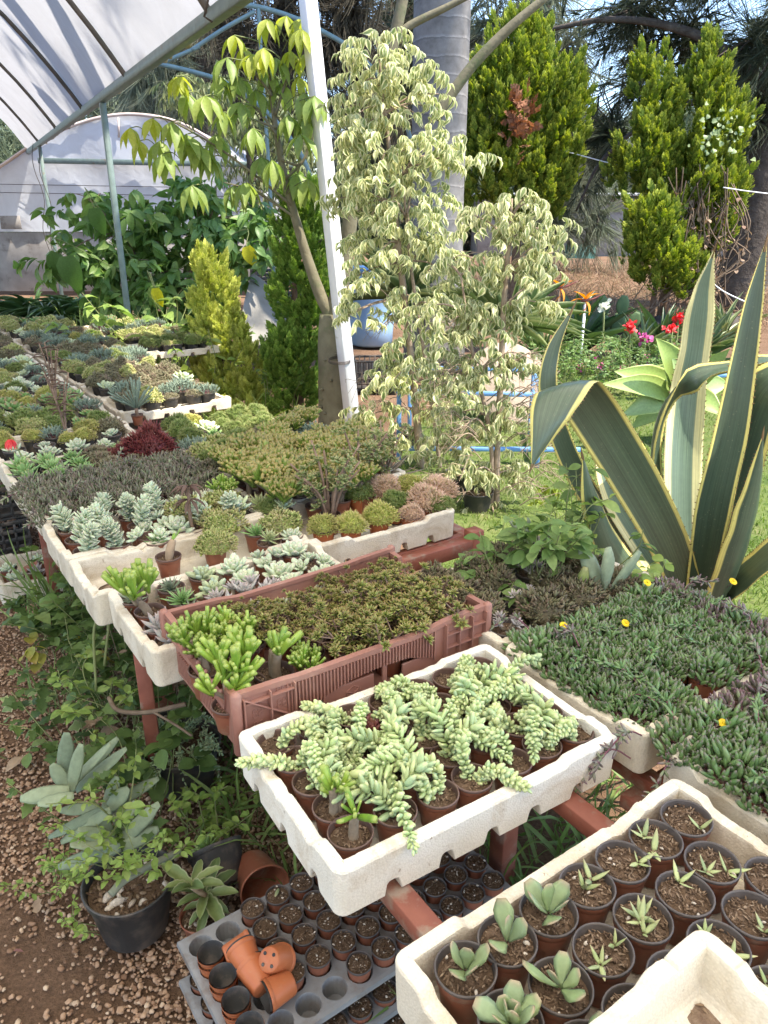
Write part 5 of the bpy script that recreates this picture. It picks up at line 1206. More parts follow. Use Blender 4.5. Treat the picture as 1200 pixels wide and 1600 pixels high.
# tipped pots and the toothed plant
p3_ = at(392, 1352, .06); t_ = bigpot(p3_, .062, .11, 'terracotta coloured pot lying on its side under the clean tray', name='tipped_pot', mat=M_POT, tilt=(1.35, .5), soil=False, rz=.4, cat='plant pot')
p4_ = at(352, 1385, .05); t_ = bigpot(p4_, .07, .10, 'tipped black pot with a green rosette and dry soil facing the path', name='potted_echeveria', tilt=(-.75, -.55), rz=0)
mb = MB(); rosette(mb, F_POINT, (-.02, 0, .10), .055, 30, .34, .4, lo=0, hi=75); rosette(mb, F_POINT, (-.05, .02, .10), .04, 22, .34, .4, up=(-.6, .2, .7)); part('foliage', mb, M_GREEN, t_)
p5_ = at(318, 1462, 0); t_ = bigpot(p5_, .05, .07, 'straggly plant with toothed green and cream leaves beside the seedling tray', mat=M_POT, rz=0)
w = MB(); mb = MB(); tube(w, curve([[0, 0, .06], [.015, .01, .11], [-.01, -.01, .17]], 10), [.007, .007, .006], 7)
L_TOOTH = t_leaf([.35, .75, .65, .95, .85, 1.0, .75, .7, .05], 12, .25, .35, True)
for c, n, Ls, el0 in (((-.01, -.01, .17), 7, .085, .9), ((.015, .01, .12), 9, .095, .1), ((.02, .0, .10), 7, .08, -.2)):
    az = rng.random()*6+np.arange(n)*2.4; d = np.stack([np.cos(az), np.sin(az), el0+rng.normal(size=n)*.25], 1); L = Ls*(.75+.4*rng.random(n)); mb.many(L_TOOTH, frames(d, (0, 0, 1), rng.normal(size=n)*.3, np.stack([L*.34, L, L], 1)), np.tile([c], (n, 1)), rng.random(n))
part('stem', w, M_DRY, t_); part('foliage', mb, leafmat('toothed_leaf', [(.10, .15, .05), (.16, .21, .07), (.22, .27, .09)], edge=(.36, .36, .20), edgepos=(.75, 1.0), rough=.55, trans=.1), t_)
# weeds beside the path, larger leaves
for i, (px, py, kw, mat, ds) in enumerate([
    (150, 1020, dict(h=.34, ns=7, nl=8, leaf=.075, spread=.5, lw=.8, t=L_HEART), M_WEED, 'tall lobed weed climbing the side of the bench'),
    (185, 1100, dict(h=.36, ns=6, nl=7, leaf=.07, spread=.45, lw=.8, t=L_LOBE), M_WEED, 'lobed leaf weed against the foam tray'),
    (120, 1075, dict(h=.24, ns=5, nl=6, leaf=.085, spread=.6, lw=.6), M_WEEDY, 'weed with big yellow leaves by the gravel'),
    (95, 985, dict(h=.26, ns=7, nl=9, leaf=.055, spread=.5, lw=.9, t=L_LOBE), M_WEEDL, 'pale green lobed weed below the lower foam tray'),
    (210, 1160, dict(h=.30, ns=7, nl=9, leaf=.05, spread=.6), M_WEED, 'narrow leaved weed near the red bench leg'),
    (35, 1175, dict(h=.08, ns=3, nl=5, leaf=.05, spread=.9, lw=.8), M_WEED, 'lone low weed out on the gravel'),
    (170, 1150, dict(h=.18, ns=6, nl=8, leaf=.055, spread=1.0, lw=.75, t=L_LOBE), M_DRY, 'brown withered weed at the gravel edge'),
    (130, 1130, dict(h=.10, ns=6, nl=6, leaf=.06, spread=1.6, lw=.8, t=L_LOBE), bpy.data.materials['toothed_leaf'], 'low grey weed creeping onto the gravel'),
    (245, 1130, dict(h=.35, ns=6, nl=9, leaf=.04, spread=.5), M_DRY, 'tangle of dry weed under the crate corner'),
    (205, 1010, dict(h=.48, ns=5, nl=9, leaf=.06, spread=.3, lw=.75), M_DRY, 'tangle of dry weed against the tray side'),
    (120, 990, dict(h=.45, ns=4, nl=6, leaf=.07, spread=.3, lw=.9, t=L_LOBE), M_WEED, 'ivy like weed below the dirty tray')]):
    weed_thing('leafy_weed', ds, at(px, py, 0), mat=mat, group='weeds beside the path', smat=M_STEMB if mat is M_DRY else M_STEMG, r0=.05, **kw)
for i in range(10):
    a = .98+.13*i; q = tw(a, -.02+.10*rng.random()-(.10 if i % 3 == 0 else 0), 0)
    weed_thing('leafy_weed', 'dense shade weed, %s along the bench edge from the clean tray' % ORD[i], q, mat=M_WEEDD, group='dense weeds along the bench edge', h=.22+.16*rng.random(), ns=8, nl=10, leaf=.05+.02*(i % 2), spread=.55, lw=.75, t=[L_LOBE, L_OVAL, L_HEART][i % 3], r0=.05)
# bent dry stem and grass stalks
for i, (pl, r_, mt, ds) in enumerate([([(168, 985, 2.05), (175, 930, 2.0), (172, 960, 1.98), (163, 1040, 1.95)], .004, M_STEMG, 'bent green stalk folded over by the tray edge'), ([(150, 1080, 1.9), (150, 970, 1.95), (200, 960, 1.95), (245, 975, 1.9)], .004, M_STEMG, 'pale stalk leaning across the cracked foam tray'), ([(170, 1090, 1.9), (185, 1110, 1.85), (230, 1113, 1.8), (290, 1100, 1.8)], .007, M_STEMB, 'bare brown branch crossing the red bench leg'), ([(235, 1110, 1.8), (270, 1130, 1.75), (300, 1150, 1.72)], .004, M_STEMB, 'thin brown twig below the crate')]):
    mb = MB(); tube(mb, curve([aty(*q) for q in pl], 18), r_, 6); tag(link('plant_stalk', mb.mesh('plant_stalk', mt)), ds, 'stalk')
for i, (px, py, hh, ds) in enumerate([(85, 960, .42, 'tuft of long grass below the dirty tray corner'), (60, 990, .3, 'thin grass blades beside the lower foam tray'), (130, 1010, .45, 'long grass tuft leaning over the gravel'), (70, 1110, .25, 'few grass stalks by the fallen leaves')]):
    mb = MB(); n = 16 if i != 3 else 6; d = nrm(np.stack([rng.normal(size=n)*.4-.15, rng.normal(size=n)*.3-.15, np.ones(n)], 1)); mb.many(t_blade(6, .03, .55), frames(d, (0, 1, .1), rng.random(n)*6, hh*(.6+.5*rng.random(n))), rng.normal(size=(n, 3))*[.02, .02, 0])
    o = tag(link('grass_tuft', mb.mesh('grass_tuft', M_WEED)), ds, 'grass'); o.location = at(px, py, 0)
mb = MB(); n = 1
for i, (px, py, L, mt, ds) in enumerate([(125, 1138, .07, M_DRY, 'curled tan leaf lying by the weeds'), (80, 1170, .06, leafmat('reddish_dead_leaf', [(.25, .12, .12), (.32, .17, .15)], rough=.8), 'reddish dead leaf standing on the gravel'), (35, 1183, .055, M_DRY, 'narrow dry leaf lying flat on the gravel'), (105, 1185, .05, M_DRY, 'pinkish tan dead leaf by the grey paddle leaves'), (60, 1425, .05, M_DRY, 'torn dry leaf on the bare soil'), (60, 1232, .05, M_DRY, 'thin dry straw on the gravel'), (22, 1485, .02, bpy.data.materials['reddish_dead_leaf'], 'tiny pink petal on the bare soil')]):
    mb = MB(); mb.many(L_LOBE if i not in (2, 5) else L_LONG, frames(np.array([[math.cos(i*2.1), math.sin(i*2.1), .12]]), (0, 0, 1), np.array([.3]), np.array([[L*(.6 if i != 5 else .06), L*1.2, L*1.2]])), np.zeros((1, 3))); o = tag(link('fallen_leaf', mb.mesh('fallen_leaf', mt)), ds, 'fallen leaf', 'fallen leaves on the gravel'); o.location = at(px, py, .012)
# ground level tray with tipped pots, black crates behind
tray('G0', 2.70, 3.05, -.15, .45, 0.0, 'chipped foam tray on the ground with tipped terracotta pots', old=True, notch_s=(0,))
for i, (a, b, kit, ds) in enumerate([(2.78, -.07, EC[1], 'pale rosette pot at the corner of the ground tray'), (2.80, .02, EG[1], 'grey rosette in the ground tray'), (2.90, -.08, EC[2], 'blue rosette at the back of the ground tray'), (2.92, .06, EY[0], 'yellowing rosette in the ground tray'), (2.95, .17, NE[0], 'trailing leafy pot under the bench edge'), (2.80, .18, EC[0], 'blue green rosette at the rim of the ground tray')]):
    potted('potted_succulent', ds, 'potted plant', 'C', tw(a, b, .02), kit, group='pots in the ground tray')
for i, (a, b, rx, ds) in enumerate([(2.77, .07, 1.3, 'tipped terracotta pot with its mouth to the path'), (2.82, .12, 1.2, 'terracotta pot lying against another in the ground tray'), (2.86, -.02, 1.45, 'terracotta pot on its side among pale rosettes')]):
    t_ = thing('empty_pot', ds, 'plant pot', tw(a, b, .065), TROT+i*.8, 'tipped pots in the ground tray', tilt=(rx, 0)); q = link('pot', POTS['C']['pot'], t_); link('rim', POTS['C']['rim'], q)
def blackcrate(loc, rz, ds, L=.5, Wd=.34, H=.18, mat=None):
    t_ = thing('slatted_crate', ds, 'crate', loc, rz, 'black slatted crates'); m_ = MB(); mat = mat or M_BLACK
    box(m_, (0, 0, .006), (L, Wd, .012), bev=.002); part('base', m_, mat, t_)
    m_ = MB(); box(m_, (0, 0, .012), (L-.02, Wd-.02, .002))
    for sx, sy, l_, ax in ((0, -1, L, 0), (0, 1, L, 0), (-1, 0, Wd, 1), (1, 0, Wd, 1)):
        m_ = MB()
        for z in (.03, .075, .12, H-.012): box(m_, (sx*L/2, sy*Wd/2, z), (l_ if ax == 0 else .008, .008 if ax == 0 else l_-.01, .022), bev=.002)
        for u in np.linspace(-.5, .5, 9 if ax == 0 else 6):
            box(m_, ((u*l_*.985) if ax == 0 else sx*(L/2-.001), sy*(Wd/2-.001) if ax == 0 else u*l_*.96, H/2+.004), (.012, .010, H-.016) if ax == 0 else (.010, .012, H-.016), bev=.002)
        part('slatted_side', m_, mat, t_)
    return t_
blackcrate(tw(3.45, -.16, 0), TROT, 'black slatted crate on the ground behind the ground tray'); blackcrate(tw(3.46, -.155, .182), TROT, 'black slatted crate stacked under the bench edge')
for i, (a, b) in enumerate([(3.4, -.25), (3.45, -.1), (3.5, .02)]):
    weed_thing('leafy_weed', ['dark leafy plant in the stacked black crate, path side', 'dark leafy plant in the middle of the stacked black crate', 'dark leafy plant in the stacked black crate, bench side'][i], tw(a, b, .20), h=.15, ns=6, nl=9, leaf=.04, spread=.7, group='plants in the black crates')
for i, (px, py, R, ds) in enumerate([(255, 1130, .05, 'dark empty pot under the bench behind the red leg'), (272, 1180, .06, 'black pot in the shade beside the red leg')]):
    q = at(px, py, 0); bigpot(q, R, .14, ds, name='shaded_pot', mat=M_POT if i == 0 else None, soil=True, cat='plant pot')
# undergrowth in the dark below the bench
mb = MB(); n = 2600; ab = np.stack([rng.uniform(-.6, 2.3, n), rng.uniform(.12, 1.35, n)], 1); P = np.array([tw(a, b, 0) for a, b in ab]); d = nrm(np.stack([rng.normal(size=n)*.5, rng.normal(size=n)*.5, np.ones(n)], 1)); mb.many(t_blade(4, .05, .9), frames(d, (0, 1, .1), rng.random(n)*6, .08+.2*rng.random(n)), P)
tag(link('undergrowth', mb.mesh('undergrowth', M_WEED)), kind='stuff')
# ---------------------------------------------------------------- far trays: simple clumps
AEO = [ech(70, M_GREEN, .06, 30, lo=0), ech(71, M_ECHY, .06, 26), ech(72, leafmat('purple_kale_leaf', [(.20, .08, .16), (.30, .18, .26), (.36, .32, .34)], rough=.6), .06, 26, t=F_POINT)]
HEATHF = cushion(99, bpy.data.materials['dull_mat_leaf'], .06, .04, 600, .014, F_LITTLE, .5, .4)
FAR = [(AEO[0], 'green rosette'), (AEO[1], 'yellow green rosette'), (EC[0], 'pale blue rosette'), (HEATHF, 'brown green mat'), (MG[0], 'green cushion'), (MY[0], 'yellow cushion'), (BRZ[1], 'stonecrop mound'), (DUL[0], 'brownish mat'), (BC[0], 'chalk stick clump'), (YS[0], 'trailing stonecrop'), (MG[1], 'soft green cushion'), (GR[1], 'open green rosette'), (BRZ[0], 'bronze sedum mound')]
fl = rng.integers(0, len(FAR), 200); ci = 0
for a0, a1, b0, b1, k in BACK:
    kinds = [fl[k], (fl[k]+3+k) % len(FAR)]; n_ = 0
    tk = TRAYS['back%d' % k]
    far_ = a0 > 5.5
    for r in range(2 if far_ else 3):
        for c in range(4 if far_ else 5):
            a = a0+.08+(a1-a0-.14)*(r/(1 if far_ else 2)); b = b0+.09+(b1-b0-.18)*(c/(3 if far_ else 4))
            q = tw(a, b, TZ+.1); px, py = proj(q)
            if px < -25: continue
            kit, ds = FAR[kinds[0] if rng.random() < .55 else (kinds[1] if rng.random() < .6 else rng.integers(len(FAR)))]
            lane = [.62*0-.07, .62, 1.31, 2.0].index(b0)
            potted('potted_succulent', '%s, %s of %s row, %s far tray of %s' % (ds, ORD[c], (['near', 'rear'] if far_ else ['near', 'middle', 'rear'])[r], ORD[FARN[k]], LANE[lane].replace('the lane under the big leaf shrub', 'the fourth lane')), 'potted plant', 'K', tw(a+rng.normal()*.016, b+rng.normal()*.018, TZ+.02), kit, k=ci, group='distant %s pots in %s' % (ds, LANE[lane]), pscale=(1.1 if far_ else .95)*(.7+.65*rng.random())); ci += 1
# notable tall plants in the far trays
for i, (px, py, hh, ds) in enumerate([(105, 690, .30, 'bare twiggy brown plant standing tall in the trays by the path'), (90, 640, .34, 'withered flower stalk above the far trays')]):
    w = MB(); mb = MB()
    for s in range(6):
        a = s*1.05; tp = np.array([math.cos(a)*.05, math.sin(a)*.05, hh*(.6+.4*rng.random())]); tube(w, curve([[0, 0, 0], tp*[.3, .3, .5], tp], 8), [.005, .004, .003], 5)
        n = 5; az = rng.random(n)*6; d = np.stack([np.cos(az), np.sin(az), np.full(n, .5)], 1); L = .05+.03*rng.random(n); mb.many(L_LONG, frames(d, scale=np.stack([L*.2, L, L], 1)), tp*(.5+.5*rng.random((n, 1))))
    q = at(px, py, TZ+.06); q.z = TZ+.02; r = potted('potted_twiggy_plant', ds, 'potted plant', 'C', q, [('stem', w.mesh('stem', M_TWIG)), ('foliage', mb.mesh('foliage', bpy.data.materials['withered_leaf']))])
mb = MB(); n = 26; az = rng.random(n)*6; el = np.radians(rng.uniform(25, 88, n)); d = np.stack([np.cos(az)*np.cos(el), np.sin(az)*np.cos(el), np.sin(el)], 1); L = .20*(.6+.5*rng.random(n)); mb.many(F_FINGER, frames(d, scale=np.stack([L*.07, L, L*.07], 1)), np.zeros((n, 3))+[0, 0, .05])
w = MB(); tube(w, [(0, 0, -.01), (0, 0, .06)], .012, 7); q = at(215, 655, TZ+.05); q.z = TZ+.02
potted('potted_chalk_stick', 'tall blue grey pencil leaved plant above the green cushions', 'potted plant', 'C', q, [('stem', w.mesh('stem', M_TWIG)), ('foliage', mb.mesh('foliage', M_BLUEC))], scale=.8)
mb = MB(); M_PINK = leafmat('magenta_petal', [(.55, .10, .30), (.62, .18, .38)], rough=.5, trans=.3); M_REDF = leafmat('red_petal', [(.60, .04, .05), (.70, .10, .10)], rough=.5, trans=.3)
for k in range(16):
    d = np.array([[math.cos(k*2.4)*.8, math.sin(k*2.4)*.8, -.55]]); mb.many(L_LONG, frames(d, scale=np.array([[.012, .05, .05]])), np.zeros((1, 3)))
o = thing('red_flower', 'drooping red fringed flower at the picture edge above the green rosettes', 'flower', at(15, 686, .80)); part('petal', mb, M_REDF, o); mb = MB(); tube(mb, curve([[0, 0, .0], [.03, 0, -.05], [.04, 0, -.16]], 8), .003, 5); part('stem', mb, M_STEMG, o)

# ---------------------------------------------------------------- tray X: weeds
for i, (px, py, kw, mat, ds) in enumerate([
    (790, 935, dict(h=.10, ns=6, nl=8, leaf=.055, lw=.6), M_WEED, 'green weed in the middle of the weedy tray'), (850, 900, dict(h=.26, ns=8, nl=9, leaf=.07, lw=.55), M_WEED, 'tall leafy weed at the far side of the weedy tray'),
    (880, 870, dict(h=.24, ns=8, nl=9, leaf=.065, lw=.6), M_WEEDL, 'pale leafy weed in the back of the weedy tray'), (820, 900, dict(h=.22, ns=6, nl=8, leaf=.06, lw=.5), M_WEED, 'weed beside the open bench slats'), (760, 905, dict(h=.11, ns=4, nl=6, leaf=.08, lw=.6), M_WEED, 'broad leaved weed at the slat end of the weedy tray'),
    (845, 950, dict(h=.06, ns=3, nl=5, leaf=.04, lw=.8), M_WEEDL, 'round leaved weed at the front of the weedy tray'), (720, 905, dict(h=.12, ns=3, nl=6, leaf=.06, lw=.5), M_WEED, 'slender weed at the tray corner near the brown crate'), (920, 880, dict(h=.20, ns=6, nl=8, leaf=.05, lw=.6), M_WEED, 'weed before the striped agave leaves'), (1000, 900, dict(h=.12, ns=4, nl=8, leaf=.045, lw=.8), M_WEEDL, 'light green weed at the agave end of the weedy tray'), (870, 850, dict(h=.28, ns=6, nl=9, leaf=.06, lw=.6), M_WEED, 'tallest weed behind the weedy tray')]):
    q = at(px, py, TZ+.09); q.z = TZ+.03
    weed_thing('leafy_weed', ds, q, mat=mat, group='weeds in the weedy tray', spread=.5, **kw)
HEATH = [cushion(80+i, leafmat('heathy_leaf', [(.10, .07, .05), (.13, .13, .06), (.17, .12, .08)], rough=.7, trans=0) if i == 0 else bpy.data.materials['heathy_leaf'], .055, .045, 600, .014, F_LITTLE, .5, .3) for i in range(2)]
for i in range(16):
    a = .43+.10*(i % 4)*.95; b = .73+.135*(i//4)
    kit, ds = (HEATH[i % 2], 'dead brown sedum') if i % 5 else (EG[0], 'grey pink rosettes')
    potted('potted_dry_sedum', ds+', %s along the %s line of the weedy tray' % (ORD[i//4], ORD[i % 4]), 'potted plant', 'K' if i != 12 else 'C', tw(a, b, TZ+.018), kit, k=i, group='dried sedum pots in the weedy tray', pscale=(1.0 if i % 5 else .75)+.2*rng.random())
for i, (px, py, L, ds) in enumerate([(830, 850, .13, 'upright grey paddle leaves at the rear of the weedy tray'), (945, 915, .15, 'grey green propeller leaves at the agave end of the weedy tray'), (905, 915, .09, 'yellow green oval pad amid dry sedum')]):
    mb = MB(); n = 4 if i < 2 else 1; az = np.arange(n)*1.6+i; el = np.radians([75, 50, 30, 65][:n]); d = np.stack([np.cos(az)*np.cos(el), np.sin(az)*np.cos(el), np.sin(el)], 1); mb.many(F_PADDLE, frames(d, (0, -1, .2), scale=np.stack([np.full(n, L*.34), np.full(n, L), np.full(n, L)], 1)), np.zeros((n, 3)))
    q = at(px, py+10, TZ+.09); q.z = TZ+.02; potted('potted_paddle_plant', ds, 'potted plant', 'K', q, [('foliage', mb.mesh('foliage', M_GREY if i < 2 else M_MOSSG))], zoff=-.005)

# ---------------------------------------------------------------- big striped agave
M_AGAVE = leafmat('striped_agave_leaf', [(.045, .070, .045), (.058, .088, .056), (.07, .10, .062)], edge=(.55, .48, .15), edgepos=(.80, .85), rough=.32, trans=0, spec=.5, vary=.03, spots=(.13, .14, .09), mott=.12, streak=.8)
M_AGAVEP = leafmat('pale_striped_agave_leaf', [(.12, .18, .13), (.16, .22, .16)], edge=(.60, .57, .30), edgepos=(.52, .58), rough=.35, trans=0, spec=.5, vary=.03, mott=.12, streak=.8)
M_ATT = leafmat('smooth_agave_leaf', [(.24, .34, .09), (.31, .41, .12), (.28, .38, .16)], edge=(.34, .42, .12), edgepos=(.75, 1.0), rough=.4, trans=.06, spec=.4)
def blade(mb, pts, widths, th=.02, face=(0, -1, .4), cup=.25, rnd=.5, n=26, ruf=.0, xdir=None):
    """a thick leaf along pts; face gives the side its upper face looks to at each point"""
    P = curve(pts, n); W_ = np.interp(np.linspace(0, 1, n+1), np.linspace(0, 1, len(widths)), widths); t_ = nrm(np.gradient(P, axis=0))
    face = np.asarray(face, float); face = np.repeat(face[None], 2, 0) if face.ndim == 1 else face
    fc = np.stack([np.interp(np.linspace(0, 1, n+1), np.linspace(0, 1, len(face)), face[:, k]) for k in range(3)], 1)
    x = nrm(np.cross(t_, fc))
    if xdir is not None:
        xd = np.asarray(xdir, float); xd = np.stack([np.interp(np.linspace(0, 1, n+1), np.linspace(0, 1, len(xd)), xd[:, k]) for k in range(3)], 1); x = nrm(xd-t_*np.sum(xd*t_, 1, keepdims=True))
    z = np.cross(x, t_)
    us = np.array([-1, -.88, -.76, -.5, 0, .5, .76, .88, 1]); V_ = []; C = []; m = len(us)
    for side in (1, -1):
        for i in range(n+1):
            for u in us:
                w2 = W_[i]/2; hgt = cup*w2*u*u+(th/2*(1-u*u)*min(1, W_[i]/.05+.1) if side < 0 else 0)*-1+ruf*math.sin(i*1.1+u*2)*abs(u)*w2
                V_.append(P[i]+x[i]*w2*u+z[i]*(hgt-(.0012 if side < 0 else 0))); C.append((i/n, abs(u)))
    F = []; o2 = (n+1)*m
    for i in range(n):
        for j in range(m-1):
            a = i*m+j; F.append((a, a+1, a+m+1, a+m)); F.append((o2+a, o2+a+m, o2+a+m+1, o2+a+1))
        a = i*m; F.append((a, a+m, o2+a+m, o2+a)); a = i*m+m-1; F.append((a, o2+a, o2+a+m, a+m))
    mb.raw(V_, F, C, rnd)
    # short dark spines along both edges are part of the outline
    return mb
AGL = Vector((1.17, 2.50, .02))
ag = thing('striped_agave', 'huge agave with cream yellow leaf margins and one folded leaf beside the bean plant tray', 'agave', AGL)
def agl(pl, widths, face, mat=None, cup=.25, th=.02, ruf=0.0, xdir=None):
    P = [np.array(aty(x, y, Y)-AGL) for x, y, Y in pl]
    mb = MB(); blade(mb, P, [q*.77 for q in widths], th, face, cup, rnd=rng.random(), ruf=ruf+.035, xdir=xdir); lf = part('agave_leaf', mb, mat or M_AGAVE, ag)
    V_ = np.concatenate(mb.V); m = 9; n = 26; sp_ = MB()
    for col in (0, m-1):
        e = np.array([V_[i*m+col] for i in range(n+1)]); ins = np.array([V_[i*m+4] for i in range(n+1)])
        for u in np.arange(1.0, n-1, .4):
            k = int(u); f = u-k; q = e[k]*(1-f)+e[k+1]*f; o = nrm(q-(ins[k]*(1-f)+ins[k+1]*f)); tg = nrm(e[k+1]-e[k]); s_ = .003+.002*rng.random()
            sp_.raw([q-tg*s_*.6-o*.001, q+tg*s_*.6-o*.001, q+o*s_*1.5+tg*s_*.5, q+np.cross(o, tg)*.0015], [(0, 1, 2), (0, 2, 3), (1, 3, 2)])
    tip_ = e[-1]*.5+np.array(V_[(n)*m])*.5; tube(sp_, [V_[(n-1)*m+4], V_[n*m+4], V_[n*m+4]+nrm(V_[n*m+4]-V_[(n-1)*m+4])*.03], [.004, .004, .0005], 5)
    part('edge_teeth', sp_, M_SPINE, lf, False); return lf
M_SPINE = solid('agave_spine', [(.10, .06, .03), (.17, .11, .05)], 30, .5)
AGW = .86
B = (1085, 945, 2.45)
# folded leaf: rises to the left, bends over and hangs
agl([(1078, 940, 2.42), (1045, 850, 2.38), (995, 755, 2.35), (945, 672, 2.31), (912, 622, 2.25), (893, 603, 2.18), (874, 612, 2.11), (858, 648, 2.06), (845, 688, 2.03), (831, 728, 2.01)], [.13, .175, .20, .20, .195, .19, .18, .14, .075, .004], (0, -1, .4), cup=.2,
    xdir=[(.88, -.1, .42), (.88, -.1, .42), (.88, -.1, .40), (.92, -.1, .32), (.95, -.1, .2), (.97, .05, .10), (.97, .1, .05)])
agl([(1050, 945, 2.62), (985, 860, 2.70), (920, 770, 2.74), (880, 690, 2.76), (858, 610, 2.78), (866, 545, 2.80), (897, 478, 2.82)], [.08, .12, .12, .105, .10, .07, .003], [(-.5, -.8, .2), (-.55, -.8, .2)], cup=.3)
agl([(1030, 945, 2.30), (985, 905, 2.22), (950, 850, 2.15), (925, 780, 2.11), (910, 712, 2.10)], [.13, .15, .12, .085, .003], [(-.6, .5, .6), (-.6, .6, .5)], cup=.4)
agl([(1070, 940, 2.5), (1015, 860, 2.55), (965, 780, 2.62), (945, 720, 2.66), (968, 700, 2.72)], [.12, .15, .14, .08, .004], [(-.3, -.8, .5), (-.2, -.8, .5)], mat=M_AGAVEP, cup=.3)
agl([(1078, 930, 2.55), (1066, 840, 2.58), (1064, 730, 2.62), (1072, 630, 2.66), (1085, 550, 2.67), (1092, 490, 2.66), (1100, 440, 2.64), (1117, 388, 2.60)], [.14, .17, .185, .16, .13, .13, .09, .003], [(-.1, -1, .25), (.1, -1, .25), (-.45, -1, .2), (-.1, -1, .3), (.55, -.9, .3)], mat=M_AGAVEP, cup=.28, ruf=.03)
agl([(1060, 925, 2.6), (1030, 800, 2.62), (1022, 700, 2.60), (1045, 625, 2.56), (1095, 588, 2.52), (1150, 575, 2.48), (1215, 566, 2.44), (1300, 600, 2.40)], [.09, .11, .115, .11, .105, .095, .085, .02], [(.75, -.55, .2), (.8, -.6, .3), (.5, -.4, .75), (.1, -.15, 1)], cup=.35)
agl([(1090, 940, 2.4), (1112, 800, 2.36), (1140, 680, 2.35), (1162, 560, 2.36), (1178, 470, 2.37), (1198, 375, 2.38)], [.12, .15, .135, .10, .07, .004], [(-.2, -1, .1), (-.35, -.9, .1)], cup=.3)
agl([(1100, 945, 2.42), (1130, 830, 2.40), (1158, 700, 2.38), (1195, 610, 2.33), (1250, 590, 2.26), (1290, 640, 2.2)], [.14, .20, .22, .20, .17, .06], [(-.6, -.75, .3), (-.4, -.6, .7), (.3, -.3, .9)], cup=.25)
agl([(1115, 960, 2.32), (1150, 880, 2.24), (1175, 790, 2.20), (1192, 680, 2.18)], [.14, .18, .13, .003], [(-.5, .6, .5), (-.4, .8, .4)], cup=.4)
agl([(1115, 955, 2.36), (1165, 905, 2.28), (1230, 850, 2.22), (1290, 800, 2.2)], [.13, .16, .14, .05], [(-.3, -.3, .9), (-.3, -.3, .9)], cup=.3)
agl([(1090, 930, 2.6), (1130, 800, 2.75), (1165, 690, 2.85), (1210, 560, 2.95)], [.12, .15, .13, .01], [(-.3, -.9, .3), (-.3, -.9, .3)], cup=.3)
mb = MB(); tube(mb, [(-.02, 0, .0), (-.03, 0, .25), (-.03, 0, .5)], [.14, .13, .09], 14, wob=.05); part('stump', mb, M_STEMB, ag)
mb = MB(); p = aty(1012, 560, 2.75)

# smooth pale agave on the lawn
A2 = at(1050, 690, 0); at2 = thing('smooth_agave', 'pale lime smooth leaved agave rosette on a short trunk on the lawn', 'agave', A2)
c0_ = np.array([0, 0, .34]); LV = [((1025, 528), .20), ((960, 580), .19), ((1000, 585), .24), ((940, 600), .15), ((970, 650), .17), ((985, 670), .16), ((1050, 560), .19), ((1110, 560), .18), ((1140, 600), .17), ((1130, 650), .17), ((1080, 540), .16), ((1090, 660), .18), ((1140, 545), .15)]
for i, ((x, y), wd) in enumerate(LV):
    tip_ = np.array(aty(x, y, A2.y-.15+.3*(i % 3-1)*.6)-A2); md = c0_*.55+tip_*.45+np.array([0, -.04, .05]); mb = MB()
    blade(mb, [c0_, md, tip_], [wd*.5, wd*.95, wd*1.15, wd*1.05, wd*.6, .004], .016, nrm([.15, -1, .45]), .30, rnd=rng.random()); part('agave_leaf', mb, M_ATT, at2)
mb = MB(); tube(mb, [(0, 0, -.02), (.01, 0, .2), (0, 0, .36)], [.06, .055, .04], 9, wob=.06); part('trunk', mb, M_STEMB, at2)

